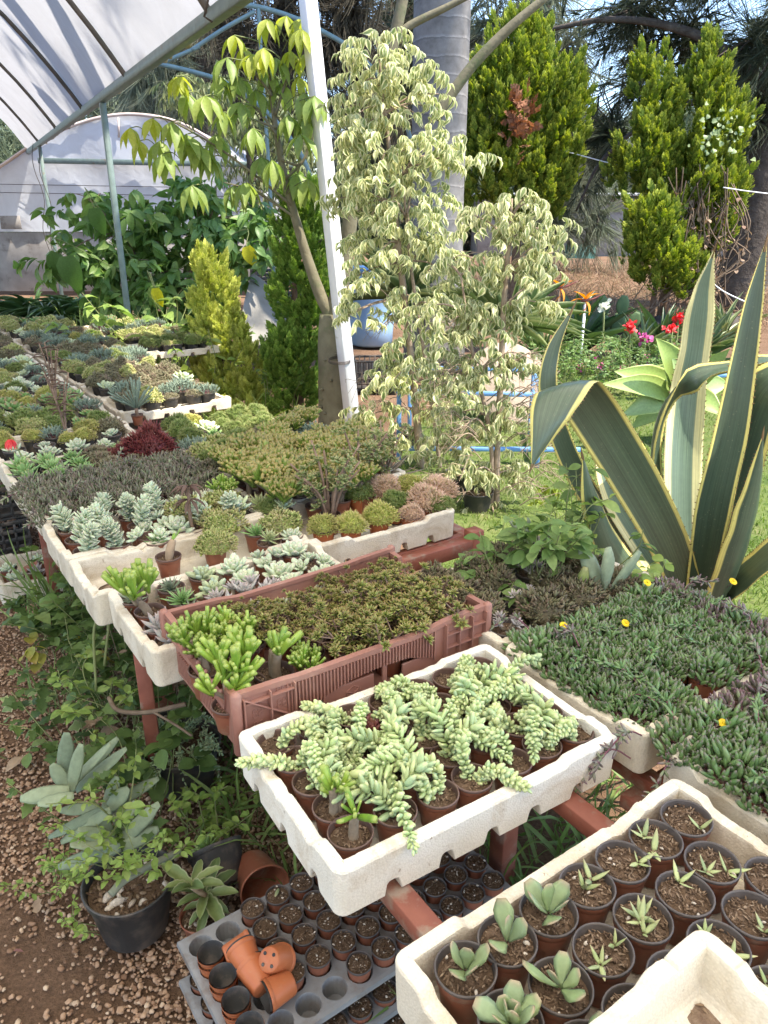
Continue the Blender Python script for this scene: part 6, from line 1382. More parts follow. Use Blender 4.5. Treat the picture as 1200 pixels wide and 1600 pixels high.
# ---------------------------------------------------------------- variegated fig trees
M_FIG = leafmat('variegated_fig_leaf', [(.15, .21, .07), (.22, .28, .10), (.33, .37, .17), (.50, .50, .29)], edge=(.68, .66, .40), edgepos=(.42, .68), rough=.4, trans=.38, spec=.4)
M_BARK = solid('pale_bark', [(.22, .16, .115), (.36, .28, .21)], 14, .9, .1, bumps=(40, .5, .01))
T_FIG = t_leaf([.1, .8, 1.0, .65, .15, .02], 5, .25, .55, True)
def lobes_tree(name, label, base, lobes, n_leaf, leaf, t, mat, bark, trunkpts, trad, cat='tree', lw=.42, dirfn=None, twig=.10, tw_per=9, extra=None, group=None, hang=1.0, fill=1.0):
    t_ = thing(name, label, cat, base, 0, group); w = MB(); mb = MB()
    for pl, r_ in zip(trunkpts, trad): tube(w, curve([np.array(q)-np.array(base) for q in pl], 20), r_, 8, wob=.04)
    trunkall = np.concatenate([curve([np.array(q)-np.array(base) for q in pl], 20) for pl in trunkpts])
    tot = sum(l[1]*l[2] for l in lobes); br = w
    for c, rx, rz in lobes:
        c = np.array(c)-np.array(base); k = int(n_leaf*rx*rz/tot/tw_per)+1
        v = rdir(k)*(rng.random((k, 1))**.42); s = c+v*np.array([rx*fill, rx*.8*fill, rz*fill])
        j = np.argmin(np.linalg.norm(trunkall-c*[1, 1, .96], axis=1)); 
        for q in range(max(2, k//12)): p1 = s[rng.integers(k)]; tube(br, curve([trunkall[j], (trunkall[j]+p1)/2+[0, 0, rz*.15], p1], 7), [.008, .005, .003], 5, cap=False)
        for q in range(k):
            o = nrm(s[q]-c+[0, 0, .02]); d0 = nrm(np.array([o[0], o[1]*1, .25])); u = np.linspace(.1, 1, tw_per)[:, None]; P = s[q]+d0*u*twig-np.array([0, 0, 1])*u**2*twig*.6
            dd = np.stack([rng.normal(size=tw_per)*.5+o[0]*.5, rng.normal(size=tw_per)*.5+o[1]*.5, -hang+rng.normal(size=tw_per)*.35], 1); L = leaf*(.65+.6*rng.random(tw_per))
            mb.many(t, frames(dd, nrm(o+[0, 0, 1.2]), rng.normal(size=tw_per)*.5, np.stack([L*lw, L, L], 1)), P, np.clip(rng.random(tw_per)*.8+.2*rng.random(), 0, 1))
    part('trunk', w, bark, t_); part('crown', mb, mat, t_)
    return t_
def lob(px, py, Y, rpx, rpy): return (np.array(aty(px, py, Y)), rpx*Y/1120.0, rpy*Y/1120.0)
y1 = 4.95; F1 = at(655, 735, 0)
lobes_tree('variegated_fig', 'taller cream and green variegated weeping fig in front of the palm trunk', F1,
    [lob(590, 90, y1, 50, 50), lob(640, 140, y1, 50, 60), lob(560, 170, y1, 38, 60), lob(600, 240, y1, 70, 70), lob(665, 240, y1, 50, 50), lob(735, 235, y1-.1, 30, 22), lob(560, 300, y1, 40, 60), lob(640, 330, y1, 65, 60), lob(600, 380, y1, 60, 40), lob(690, 390, y1, 30, 40), lob(570, 420, y1-.1, 36, 26), lob(560, 480, y1-.1, 28, 40), lob(650, 470, y1, 40, 35), lob(600, 590, y1-.1, 45, 22), lob(585, 640, y1-.1, 40, 32), lob(650, 560, y1, 45, 60), lob(620, 680, y1, 50, 30), lob(700, 620, y1, 40, 50)],
    5600, .072, T_FIG, M_FIG, M_BARK, [[aty(660, 740, y1), aty(650, 640, y1), aty(636, 500, y1), aty(622, 380, y1), aty(610, 250, y1), aty(592, 100, y1)], [aty(690, 745, y1), aty(664, 560, y1), aty(640, 400, y1), aty(628, 250, y1)]], [[.028, .024, .02, .016, .006], [.014, .013, .010, .005]], fill=.80)
y2 = 4.2; F2 = at(780, 805, 0)
lobes_tree('variegated_fig', 'shorter cream and green variegated weeping fig nearer the striped agave', F2,
    [lob(800, 315, y2, 45, 28), lob(770, 350, y2, 60, 40), lob(835, 350, y2, 50, 36), lob(725, 420, y2, 55, 40), lob(800, 420, y2, 60, 50), lob(850, 400, y2, 28, 40), lob(700, 490, y2, 60, 50), lob(760, 500, y2, 60, 50), lob(830, 470, y2, 35, 40), lob(700, 580, y2, 55, 55), lob(765, 570, y2, 50, 50), lob(815, 560, y2, 25, 50), lob(730, 660, y2, 60, 45), lob(800, 640, y2, 30, 40), lob(720, 730, y2, 60, 45), lob(780, 740, y2, 45, 55), lob(690, 690, y2, 40, 40), lob(760, 800, y2-.05, 40, 30)],
    4000, .064, T_FIG, M_FIG, M_BARK, [[aty(778, 860, y2), aty(776, 740, y2), aty(782, 600, y2), aty(787, 480, y2), aty(795, 380, y2), aty(800, 310, y2)], [aty(765, 860, y2), aty(768, 700, y2), aty(740, 560, y2), aty(720, 430, y2)]], [[.020, .018, .016, .014, .005], [.015, .013, .010, .005]], fill=.74)

for nm_, Y_, xs_, ys_, ds_ in (('bare_twigs', y2, (690, 830), (560, 800), 0), ('bare_twigs', y1, (600, 700), (420, 700), 1)):
    w = MB(); r_ = bpy.data.objects['variegated_fig.001' if ds_ == 0 else 'variegated_fig']; B0 = np.array(r_.location)
    for s in range(70 if ds_ == 0 else 40):
        x, y = rng.uniform(*xs_), rng.uniform(*ys_); a = np.array(aty(x, y, Y_+.15*rng.normal()))-B0; sg = 1 if x > np.mean(xs_) else -1
        L = .12+.16*rng.random(); pt = curve([a, a+[sg*L*.4, -.05, L*.35], a+[sg*L*.9+.03*rng.normal(), -.08+.08*rng.normal(), L*.3-.12*rng.random()]], 9); tube(w, pt, [.0035, .0025, .0012], 4, cap=False)
        for q in range(3): b_ = pt[rng.integers(3, 9)]; tube(w, curve([b_, b_+rng.normal(size=3)*.03+[sg*.04, 0, 0], b_+rng.normal(size=3)*.05+[sg*.08, 0, -.04]], 5), [.002, .001], 4, cap=False)
    part(nm_, w, M_BARK, r_)
# ---------------------------------------------------------------- thorny palmate tree (silk floss)
M_PALM = leafmat('palmate_leaf', [(.21, .29, .085), (.26, .35, .09), (.31, .38, .095)], tip=(.27, .32, .08), tippos=(.6, 1.4), rough=.45, trans=.42, spec=.35)
M_PALMY = leafmat('young_palmate_leaf', [(.34, .39, .07), (.40, .43, .08)], rough=.45, trans=.45, spec=.35)
M_CBARK = solid('green_grey_bark', [(.13, .115, .075), (.20, .18, .12)], 9, .85, .15, bumps=(30, .5, .01), dirt=(.10, .13, .06), dirtscale=4)
yc = 5.8; CB = at(530, 682, 0)
ce = thing('palmate_tree', 'young tree with swollen thorny trunk and drooping palmate leaves beside the white post', 'tree', CB)
cl = lambda x, y, Y=yc: np.array(aty(x, y, Y)-CB)
w = MB(); tube(w, curve([cl(530, 690), cl(528, 620), cl(522, 540), cl(519, 490)], 14), [.17, .15, .125, .095], 16, wob=.01)
tube(w, curve([cl(519, 495), cl(500, 460), cl(482, 410), cl(464, 350), cl(447, 290), cl(434, 220), cl(424, 150), cl(416, 70)], 26), [.055, .045, .036, .03, .024, .014, .008], 9)
tube(w, curve([cl(522, 495), cl(540, 400), cl(560, 250), cl(600, 120), cl(625, 20), cl(640, -60)], 22), [.07, .055, .045, .04, .03], 9)
tube(w, curve([cl(622, 60), cl(640, 40), cl(700, 10), cl(760, -20)], 12), [.03, .025, .015], 7)
tube(w, curve([cl(680, 185, 5.4), cl(710, 140, 5.4), cl(745, 95, 5.4), cl(800, 40, 5.4), cl(860, -10, 5.4)], 16), [.035, .033, .03, .022], 8)
part('trunk', w, M_CBARK, ce)
w = MB()
for pl in [[(455, 320), (400, 275), (340, 230), (270, 190), (250, 185)], [(436, 215), (400, 170), (350, 135)], [(440, 250), (470, 255), (492, 200)], [(430, 180), (450, 120), (470, 90)], [(462, 340), (400, 300), (350, 285)], [(446, 280), (475, 250), (490, 205)], [(425, 150), (390, 100), (370, 60)], [(432, 200), (390, 185), (330, 165)]]:
    tube(w, curve([cl(x, y, yc-.02) for x, y in pl], 14), [.012, .008, .004], 6)
part('branches', w, M_CBARK, ce)
w = MB()
for (x, y, rr) in [(505, 605, .145), (503, 620, .145), (500, 632, .15), (506, 655, .15), (498, 660, .155), (510, 560, .13), (520, 590, .14), (535, 640, .15), (512, 640, .15), (525, 550, .12), (540, 600, .14)]:
    q = np.array(aty(x, y, yc-.10)-CB); ax = np.array(aty(526, y, yc)-CB); d = nrm((q-ax)*[1, 1, 0]); tube(w, [ax+d*(rr-.02), ax+d*(rr+.035)+[0, 0, .01]], [.018, .002], 7)
part('thorn', w, M_CBARK, ce)
T_LFT = t_leaf([.06, .55, 1.0, .9, .5, .02], 6, .2, .35)
PL = [(418, 30, 1), (448, 25, 1), (470, 45, 1), (468, 30, 1), (366, 55, 1), (382, 75, 1), (412, 75, 1), (395, 85, 1), (355, 90, 0), (372, 120, 0), (430, 90, 0), (455, 80, 1), (478, 85, 1), (466, 120, 1), (280, 120, 1), (292, 145, 0), (320, 150, 0), (345, 120, 0), (238, 185, 1), (268, 190, 0), (203, 200, 1), (250, 220, 0), (255, 240, 0), (218, 220, 1), (375, 160, 0), (350, 175, 0), (300, 290, 0), (475, 145, 0), (492, 150, 0), (450, 180, 0), (480, 180, 0), (408, 245, 0), (425, 250, 0), (385, 285, 0), (365, 290, 0), (465, 270, 0), (482, 280, 0), (300, 215, 0), (315, 230, 0), (340, 210, 0), (290, 210, 0), (400, 140, 0), (420, 110, 0), (440, 130, 0), (470, 210, 0), (395, 200, 0), (275, 60*2, 1), (330, 245, 0)]
for mt, yng in ((M_PALM, 0), (M_PALMY, 1)):
    mb = MB(); w2 = MB()
    for x, y, yg in PL:
        if yg != yng: continue
        c = cl(x, y, yc-.15+.3*rng.random()-.1); n = rng.integers(5, 8); a0 = rng.random()*6; az = a0+np.arange(n)*2*PI/n
        d = np.stack([np.cos(az)*.62, np.sin(az)*.62, np.full(n, -.62)+rng.normal(size=n)*.12], 1); L = (.20 if not yg else .165)*(.8+.3*rng.random(n)); mb.many(T_LFT, frames(d, (0, 0, 1), rng.normal(size=n)*.2, np.stack([L*.36, L, L], 1)), np.tile(c, (n, 1)), rng.random(n))
        tg = cl(440+rng.normal()*6, min(y+35, 320)) if x > 340 else cl(x+30, y+12); tube(w2, curve([c, (c+tg)/2+[0, 0, .03], tg], 6), .0035, 4, cap=False)
    part('foliage', mb, mt, ce); part('leaf_stalks', w2, M_STEMG, ce)
# ---------------------------------------------------------------- conifers clipped as columns and cones
def t_spray():
    mb = MB(); V_ = []; F = []; C = []
    for k in range(9):
        f = k/8; y0 = .12+.62*f; s_ = 1 if k % 2 else -1
        if k == 8: s_ = 0
        L = .42*(1-.55*f); d = np.array([s_*.75, .66 if s_ else 1, .0]); d = d/np.linalg.norm(d); n_ = np.array([-d[1], d[0], 0])*.075
        p = np.array([0, y0, .03*math.sin(k*2.3)]); q = p+d*L*.55+n_*0+[0, 0, .05*math.cos(k*1.7)]; e = p+d*L+[0, 0, .02]
        i = len(V_); V_ += [p-n_*.6, p+n_*.6, q+n_, q-n_, e]; C += [(0, f*.6, 0)]*2+[(0, f*.6+.25, 0)]*2+[(0, f*.6+.4, 0)]
        F += [(i, i+1, i+2, i+3), (i+3, i+2, i+4)]
    i = len(V_); V_ += [np.array([-.03, 0, 0]), np.array([.03, 0, 0]), np.array([.02, .8, .02]), np.array([-.02, .8, .02])]; C += [(0, 0, 0)]*2+[(0, .6, 0)]*2; F.append((i, i+1, i+2, i+3))
    return T(V_, {4: [f for f in F if len(f) == 4], 3: [f for f in F if len(f) == 3]}, C)
T_SPRAY = t_spray()
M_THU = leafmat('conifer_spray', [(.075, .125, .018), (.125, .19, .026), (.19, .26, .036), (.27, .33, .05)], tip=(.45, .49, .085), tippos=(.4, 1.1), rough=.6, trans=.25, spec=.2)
M_THUD = leafmat('dark_conifer_spray', [(.10, .19, .034), (.145, .26, .045), (.19, .31, .06)], tip=(.32, .42, .09), tippos=(.5, 1.2), rough=.6, trans=.25, spec=.2)
M_THUY = leafmat('golden_conifer_spray', [(.26, .33, .06), (.36, .41, .08), (.44, .47, .11), (.31, .34, .09)], tip=(.56, .57, .16), tippos=(.4, 1.2), rough=.6, trans=.3, spec=.2)
M_TBARK = solid('conifer_bark', [(.10, .065, .045), (.19, .13, .09)], 12, .9, .1, bumps=(30, .6, .02))
def conifer(name, label, base, lobes, mat, tuft, size, per=26, dens=1.0, up=1.0, trunk_h=1.0, group='clipped conifers'):
    base = Vector((float(np.mean([c[0] for c, _, _ in lobes])), float(np.mean([c[1] for c, _, _ in lobes])), 0)); t_ = thing(name, label, 'tree', base, 0, group); mb = MB(); w = MB(); B0 = np.array(base)
    zt = max(c[2]+rz for c, rx, rz in lobes)-B0[2]; mx = np.mean([c[0] for c, _, _ in lobes])-B0[0]
    tube(w, curve([(0, 0, -.03), (mx*.5, 0, zt*.35), (mx, 0, zt*.6)], 8), [.09*trunk_h, .06*trunk_h, .02], 8)
    for c, rx, rz in lobes:
        rx = max(.05, rx-.22*tuft); rz = max(.06, rz-.35*tuft)
        c = np.array(c)-B0; K = int(dens*22*rx*rz/(tuft*tuft))+4
        v = rdir(K); v = nrm(v+np.array([0, -.25, .1])); s = c+v*np.array([rx, rx, rz])*(.72+.32*rng.random((K, 1)))
        for q in range(K):
            ax = nrm(np.array([v[q, 0]*.45, v[q, 1]*.45, up])+rng.normal(size=3)*.12); Lt = tuft*(.7+.7*rng.random()); u = rng.random(per)**.8
            rad = rdir(per); rad -= np.outer(rad@ax, ax); P = s[q]+ax*Lt*(u[:, None]-.35)+rad*(.24*Lt*(1-u[:, None]*.85)); d = ax+rad*.75*(1.1-u[:, None])
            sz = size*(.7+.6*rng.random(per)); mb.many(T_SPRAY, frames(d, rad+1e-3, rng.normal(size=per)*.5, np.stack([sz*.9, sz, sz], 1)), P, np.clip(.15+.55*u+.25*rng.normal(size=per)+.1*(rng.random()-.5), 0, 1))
    part('trunk', w, M_TBARK, t_); part('crown', mb, mat, t_); return t_
yT = 12.6
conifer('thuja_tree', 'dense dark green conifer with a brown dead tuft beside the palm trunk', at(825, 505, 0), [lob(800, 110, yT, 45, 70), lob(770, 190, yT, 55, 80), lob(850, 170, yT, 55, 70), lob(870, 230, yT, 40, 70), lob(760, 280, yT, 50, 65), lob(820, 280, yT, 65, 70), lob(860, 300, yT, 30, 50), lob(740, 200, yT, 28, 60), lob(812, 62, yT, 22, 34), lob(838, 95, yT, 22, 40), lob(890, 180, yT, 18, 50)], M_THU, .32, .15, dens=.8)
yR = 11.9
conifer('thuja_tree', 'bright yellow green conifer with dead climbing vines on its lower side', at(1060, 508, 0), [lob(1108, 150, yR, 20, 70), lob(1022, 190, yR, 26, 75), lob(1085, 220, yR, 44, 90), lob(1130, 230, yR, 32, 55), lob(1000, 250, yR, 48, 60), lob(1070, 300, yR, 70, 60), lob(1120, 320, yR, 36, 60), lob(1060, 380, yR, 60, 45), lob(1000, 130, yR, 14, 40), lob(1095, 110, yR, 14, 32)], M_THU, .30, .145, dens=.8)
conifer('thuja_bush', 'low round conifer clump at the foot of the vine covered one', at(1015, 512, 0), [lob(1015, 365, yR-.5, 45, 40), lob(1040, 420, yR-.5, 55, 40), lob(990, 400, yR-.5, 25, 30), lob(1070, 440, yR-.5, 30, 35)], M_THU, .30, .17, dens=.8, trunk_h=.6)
yS = 6.15
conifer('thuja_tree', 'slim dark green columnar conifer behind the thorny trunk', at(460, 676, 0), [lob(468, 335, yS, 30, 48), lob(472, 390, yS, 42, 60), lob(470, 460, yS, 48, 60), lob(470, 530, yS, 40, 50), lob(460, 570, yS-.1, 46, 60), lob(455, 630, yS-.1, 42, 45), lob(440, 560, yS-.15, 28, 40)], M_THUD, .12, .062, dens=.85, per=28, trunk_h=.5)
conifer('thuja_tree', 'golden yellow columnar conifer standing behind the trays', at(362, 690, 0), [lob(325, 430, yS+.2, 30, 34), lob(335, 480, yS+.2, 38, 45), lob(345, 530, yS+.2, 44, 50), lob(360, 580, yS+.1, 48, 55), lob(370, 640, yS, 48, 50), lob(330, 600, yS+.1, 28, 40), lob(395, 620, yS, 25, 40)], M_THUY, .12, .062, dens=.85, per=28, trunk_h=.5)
# dead tuft and vines
mb = MB(); c = np.array(aty(811, 190, yT-.75)); k = 60; mb.many(T_SPRAY, frames(rdir(k)+[0, -.3, .4], roll=rng.random(k)*6, scale=.16+.1*rng.random(k)), c+rng.normal(size=(k, 3))*[.12, .08, .2]); tag(link('dead_foliage', mb.mesh('dead_foliage', leafmat('dead_conifer_spray', [(.20, .085, .04), (.28, .13, .07)], rough=.8))), 'brown dead tuft on the face of the dark conifer', 'dead foliage')
t_ = thing('dead_vine', 'tangle of dry brown vine hanging on the yellow green conifer', 'vine', at(1080, 505, 0)); w = MB(); b0 = np.array(t_.location); mb = MB()
for s in range(46):
    x0 = rng.uniform(1035, 1150); pl = [(x0, 250+rng.random()*80), (x0+rng.normal()*25, 340+rng.random()*30), (x0+rng.normal()*25, 410), (1075+rng.normal()*40, 470+rng.random()*25)]; pt = curve([np.array(aty(x, y, yR-.75+rng.random()*.3))-b0 for x, y in pl], 14); tube(w, pt, .009, 4, cap=False)
    k = 5; mb.many(L_OVAL, frames(rdir(k)-[0, 0, .5], scale=np.full(k, .07)), pt[rng.integers(2, 14, k)])
part('stem', w, M_STEMB, t_); part('foliage', mb, M_DRY, t_)
t_ = thing('climbing_vine', 'pale leaved climber on the sunny side of the yellow green conifer', 'vine', at(1110, 505, 0)); mb = MB(); k = 60; b0 = np.array(t_.location); P = np.array([np.array(aty(1125+rng.normal()*22, 205+rng.normal()*22, yR-.62))-b0 for _ in range(k)]); mb.many(L_HEART, frames(rdir(k)+[0, -.5, -.2], (0, -1, .3), scale=.065*(.6+.6*rng.random(k))), P); part('foliage', mb, leafmat('pale_vine_leaf', [(.24, .32, .13), (.32, .38, .20)], trans=.3), t_)

# ---------------------------------------------------------------- casuarinas and gum behind
def t_bundle(k=13, seed=1):
    r_ = np.random.default_rng(seed); V_ = []; F = []; C = []
    for i in range(k):
        a = r_.random()*6.28; sp = .28*math.sqrt(r_.random()); L = .6+.5*r_.random(); wd = .011
        d0 = np.array([math.cos(a)*sp, 1, math.sin(a)*sp]); d0 /= np.linalg.norm(d0); side = nrm(np.cross(d0, r_.normal(size=3)))*wd; n_ = 4
        for j in range(n_+1):
            u = j/n_; p = d0*L*u+np.array([0, 0, -.30*u*u*L]); V_ += [p-side*(1-u*.8), p+side*(1-u*.8)]; C += [(0, u, 0)]*2
        b = len(V_)-2*(n_+1)
        for j in range(n_): F.append((b+2*j, b+2*j+1, b+2*j+3, b+2*j+2))
    return T(V_, {4: F}, C)
T_BUN = [t_bundle(13, i) for i in range(4)]
M_CAS = leafmat('casuarina_needle', [(.035, .048, .028), (.055, .07, .042), (.08, .095, .06)], tip=(.11, .12, .08), tippos=(.5, 1.3), rough=.7, trans=.2, spec=.15)
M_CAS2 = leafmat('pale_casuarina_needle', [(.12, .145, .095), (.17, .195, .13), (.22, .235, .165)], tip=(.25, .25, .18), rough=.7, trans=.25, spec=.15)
M_CAS3 = leafmat('russet_casuarina_needle', [(.05, .045, .034), (.075, .065, .048), (.10, .09, .06)], tip=(.13, .11, .08), rough=.7, trans=.2, spec=.15)
M_PBARK = solid('casuarina_bark', [(.055, .045, .038), (.12, .10, .085)], 7, .95, .1, bumps=(16, .8, .03))
def casuarina(name, label, base, trunk, trad, lobes, mat, size=.55, dens=1.0, group='tall wispy casuarinas', limbs=(), droop=.6):
    t_ = thing(name, label, 'tree', base, 0, group); B0 = np.array(base); w = MB(); tp = curve([np.array(q)-B0 for q in trunk], 22); tube(w, tp, trad, 10, wob=.05); part('trunk', w, M_PBARK, t_)
    br = MB(); mbs = [MB() for _ in T_BUN]; n_br = 0
    for pl, r_ in limbs: tube(br, curve([np.array(q)-B0 for q in pl], 16), [r_, r_*.6, r_*.25], 6); n_br += 1
    mb = MB()
    for c, rx, rz in lobes:
        c = np.array(c)-B0; j = np.argmin(np.abs(tp[:, 2]-(c[2]-rz*.4))); j = max(j, 2)
        nb = max(2, int(dens*7*max(rx, rz)))
        for q in range(nb):
            e = c+rdir(1)[0]*np.array([rx, rx*.9, rz]); m_ = (tp[j]+e)/2+np.array([0, 0, .25]); pt = curve([tp[j]*.6+c*.4 if np.linalg.norm(c[:2]-tp[j][:2]) < rx*1.3 else c*.85+tp[j]*.15, m_*.25+c*.75, e], 12); tube(br, pt, [.03, .018, .006], 5, cap=False); n_br += 1
            k = 15; ii = rng.integers(3, 13, k); tg = nrm(np.gradient(pt, axis=0)[ii]); d = tg*.7+rng.normal(size=(k, 3))*.55+[0, 0, -droop]
            sz = size*(.6+.7*rng.random(k)); P = pt[ii]+rng.normal(size=(k, 3))*.12
            g_ = rng.integers(0, 4)
            mb.many(T_BUN[g_], frames(d, (0, 0, 1), rng.random(k)*6, sz), P, np.clip(rng.random()*.6+.4*rng.random(k), 0, 1))
    if n_br: part('branches', br, M_PBARK, t_)
    part('crown', mb, mat, t_); return t_
yP = 13.6
casuarina('casuarina_tree', 'dark casuarina with a thick leaning trunk at the picture edge', at(1148, 488, 0), [aty(1148, 492, yP), aty(1165, 400, yP), aty(1195, 270, yP), aty(1235, 100, yP), aty(1290, -150, yP), aty(1330, -420, yP)], [.46, .38, .34, .3, .2, .08],
    [lob(1170, 60, yP, 90, 80), lob(1040, 60, yP+1, 90, 60), lob(1180, 180, yP, 60, 90), lob(960, 20, yP+1, 70, 50), lob(1060, -60, yP, 150, 60), lob(980, 120, yP+2.5, 60, 80), lob(930, 210, yP+2.5, 40, 90), lob(1200, 290, yP+1.5, 40, 60), lob(1250, 20, yP-1, 80, 120)], M_CAS, .62, 1.5,
    limbs=[([aty(1215, 150, yP), aty(1100, 60, yP), aty(960, 30, yP+.5), aty(820, 55, yP+1)], .10), ([aty(1205, 230, yP), aty(1080, 160, yP+.5), aty(950, 240, yP+1), aty(900, 330, yP+1)], .07)])
yM = 18.5
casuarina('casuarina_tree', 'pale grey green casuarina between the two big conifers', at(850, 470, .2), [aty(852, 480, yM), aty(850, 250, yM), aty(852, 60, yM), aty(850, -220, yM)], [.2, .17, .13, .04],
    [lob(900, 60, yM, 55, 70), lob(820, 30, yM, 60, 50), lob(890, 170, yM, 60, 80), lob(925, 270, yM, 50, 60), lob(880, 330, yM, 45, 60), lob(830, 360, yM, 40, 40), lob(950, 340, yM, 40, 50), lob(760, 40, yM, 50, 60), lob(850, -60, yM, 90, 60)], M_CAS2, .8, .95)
yL = 17.0
casuarina('casuarina_tree', 'dark russet casuarina behind the bare pipe hoops', at(440, 480, .3), [aty(440, 480, yL), aty(442, 200, yL), aty(446, 0, yL), aty(448, -260, yL)], [.3, .27, .22, .08],
    [lob(430, 40, yL, 60, 80), lob(500, 60, yL, 50, 90), lob(560, 30, yL, 50, 70), lob(380, 60, yL, 50, 70), lob(480, 170, yL, 60, 60), lob(340, 20, yL, 50, 60), lob(590, 120, yL, 45, 60), lob(470, -70, yL, 120, 50), lob(400, 150, yL, 50, 60)], M_CAS3, .8, 1.5, droop=1.1)
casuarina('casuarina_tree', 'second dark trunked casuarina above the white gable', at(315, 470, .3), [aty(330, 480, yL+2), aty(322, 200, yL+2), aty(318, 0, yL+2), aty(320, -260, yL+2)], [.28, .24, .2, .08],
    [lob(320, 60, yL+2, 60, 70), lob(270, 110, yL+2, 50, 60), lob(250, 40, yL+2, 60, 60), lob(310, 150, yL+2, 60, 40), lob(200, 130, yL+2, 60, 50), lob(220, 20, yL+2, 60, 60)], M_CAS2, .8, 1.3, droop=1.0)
casuarina('casuarina_tree', 'dark casuarina rising behind the palm trunk', at(700, 480, .3), [aty(700, 480, 20), aty(702, 200, 20), aty(705, 0, 20), aty(705, -240, 20)], [.3, .26, .2, .08],
    [lob(660, 60, 20, 60, 70), lob(730, 60, 20, 50, 70), lob(780, 110, 20, 50, 60), lob(700, 150, 20, 60, 60), lob(640, 180, 20, 40, 60), lob(560, 180, 20, 50, 60), lob(620, 10, 20, 60, 50)], M_CAS, .85, 1.4, droop=1.0)
# a tall casuarina outside the frame whose crown dapples the tunnel film
for i, (x, y) in enumerate([(7.6, 7.6)]):
    lb = [(np.array([x-1.0-3.2*rng.random(), y+rng.normal()*1.6, 13.5+k*.6]), 1.5, .7) for k in range(11)]
    casuarina('casuarina_tree', ['tall casuarina standing outside the view beyond the agave', 'tall casuarina standing outside the view beyond the agave side'][i], (x, y, 0), [(x, y, 0), (x+.2, y, 8), (x, y+.1, 15), (x, y, 26)], [.35, .3, .2, .05], lb, M_CAS, .7, .5)
T_GUM = t_leaf([.1, .8, 1.0, .6, .03], 5, .12, .5)
M_GUM = leafmat('gum_leaf', [(.09, .12, .05), (.14, .17, .075), (.20, .22, .10), (.26, .25, .13)], rough=.5, trans=.25)
yG = 13.2
lobes_tree('gum_tree', 'loose olive leaved tree hanging over the end of the white gable', at(385, 500, 0), [lob(385, 180, yG, 55, 50), lob(420, 240, yG, 50, 50), lob(340, 150, yG, 50, 40), lob(450, 190, yG, 40, 60), lob(300, 130, yG, 40, 35), lob(400, 300, yG, 40, 40), lob(470, 290, yG, 30, 50)], 2600, .17, T_GUM, M_GUM, M_PBARK, [[aty(400, 500, yG), aty(398, 350, yG), aty(390, 230, yG), aty(380, 130, yG)]], [[.10, .08, .06, .02]], lw=.22, twig=.28)

# far mass of trees that closes the horizon
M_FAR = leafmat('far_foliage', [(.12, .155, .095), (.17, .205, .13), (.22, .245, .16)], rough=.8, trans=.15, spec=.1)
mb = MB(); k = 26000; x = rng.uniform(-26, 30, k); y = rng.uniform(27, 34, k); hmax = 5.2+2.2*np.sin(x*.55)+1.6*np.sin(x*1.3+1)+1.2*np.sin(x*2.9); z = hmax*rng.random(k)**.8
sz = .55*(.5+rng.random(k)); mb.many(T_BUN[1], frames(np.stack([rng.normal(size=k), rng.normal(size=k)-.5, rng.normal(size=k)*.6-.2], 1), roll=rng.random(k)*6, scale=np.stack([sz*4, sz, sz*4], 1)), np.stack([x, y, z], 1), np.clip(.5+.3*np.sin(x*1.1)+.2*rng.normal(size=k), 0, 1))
tag(link('distant_woodland', mb.mesh('distant_woodland', M_FAR)), kind='stuff')

# ---------------------------------------------------------------- palm trunk
m, t, out = newmat('ringed_palm_bark'); tc = tcoord(t); sp = t.nodes.new('ShaderNodeSeparateXYZ'); t.links.new(tc, sp.inputs[0])
nz = noise(t, 3, 5, .6, tc); ma = N(t, 'ShaderNodeMath', _operation='MULTIPLY_ADD'); t.links.new(nz, ma.inputs[0]); ma.inputs[1].default_value = .10; t.links.new(sp.outputs[2], ma.inputs[2])
m2 = N(t, 'ShaderNodeMath', _operation='MULTIPLY'); m2.inputs[1].default_value = 6.2; t.links.new(ma.outputs[0], m2.inputs[0]); m3 = N(t, 'ShaderNodeMath', _operation='FRACT'); t.links.new(m2.outputs[0], m3.inputs[0])
rg = ramp(t, m3.outputs[0], [(1.25, 1.25, 1.25), (.95, .95, .95), (.9, .9, .9), (.7, .7, .7)], [0, .14, .85, .96]); c = mix(t, 1.0, ramp(t, noise(t, 9, 6, .65, tc), [(.14, .13, .122), (.25, .235, .225)], [.3, .7]), rg, 'MULTIPLY')
pb = N(t, 'ShaderNodeBsdfPrincipled', Roughness=.85); pb.inputs['Specular IOR Level'].default_value = .2; t.links.new(c, pb.inputs['Base Color']); t.links.new(bump(t, rg, .5, .02), pb.inputs['Normal']); t.links.new(pb.outputs[0], out.inputs[0])
pm = aty(680, 470, 8.6); pmb = Vector((pm.x, 8.6, 0)); pt_ = thing('palm_tree', 'smooth grey ringed palm trunk rising out of the frame', 'tree', pmb)
w = MB(); lathe(w, [(.36, -.05), (.33, .3), (.285, 1.0), (.27, 1.8), (.275, 3.0), (.27, 4.2), (.22, 6.5), (.16, 7.6)], 28, wob=.01); part('trunk', w, m, pt_)
mb = MB(); n = 14; az = np.arange(n)*2.4; T_FR = t_leaf([.3, .9, 1, .8, .3], 10, -.5, .9); d = np.stack([np.cos(az), np.sin(az), .6+.5*rng.random(n)], 1); mb.many(T_FR, frames(d, scale=np.stack([np.full(n, .5), np.full(n, 2.8), np.full(n, 2.8)], 1)), np.zeros((n, 3))+[0, 0, 7.5]); part('crown', mb, M_THUD, pt_)

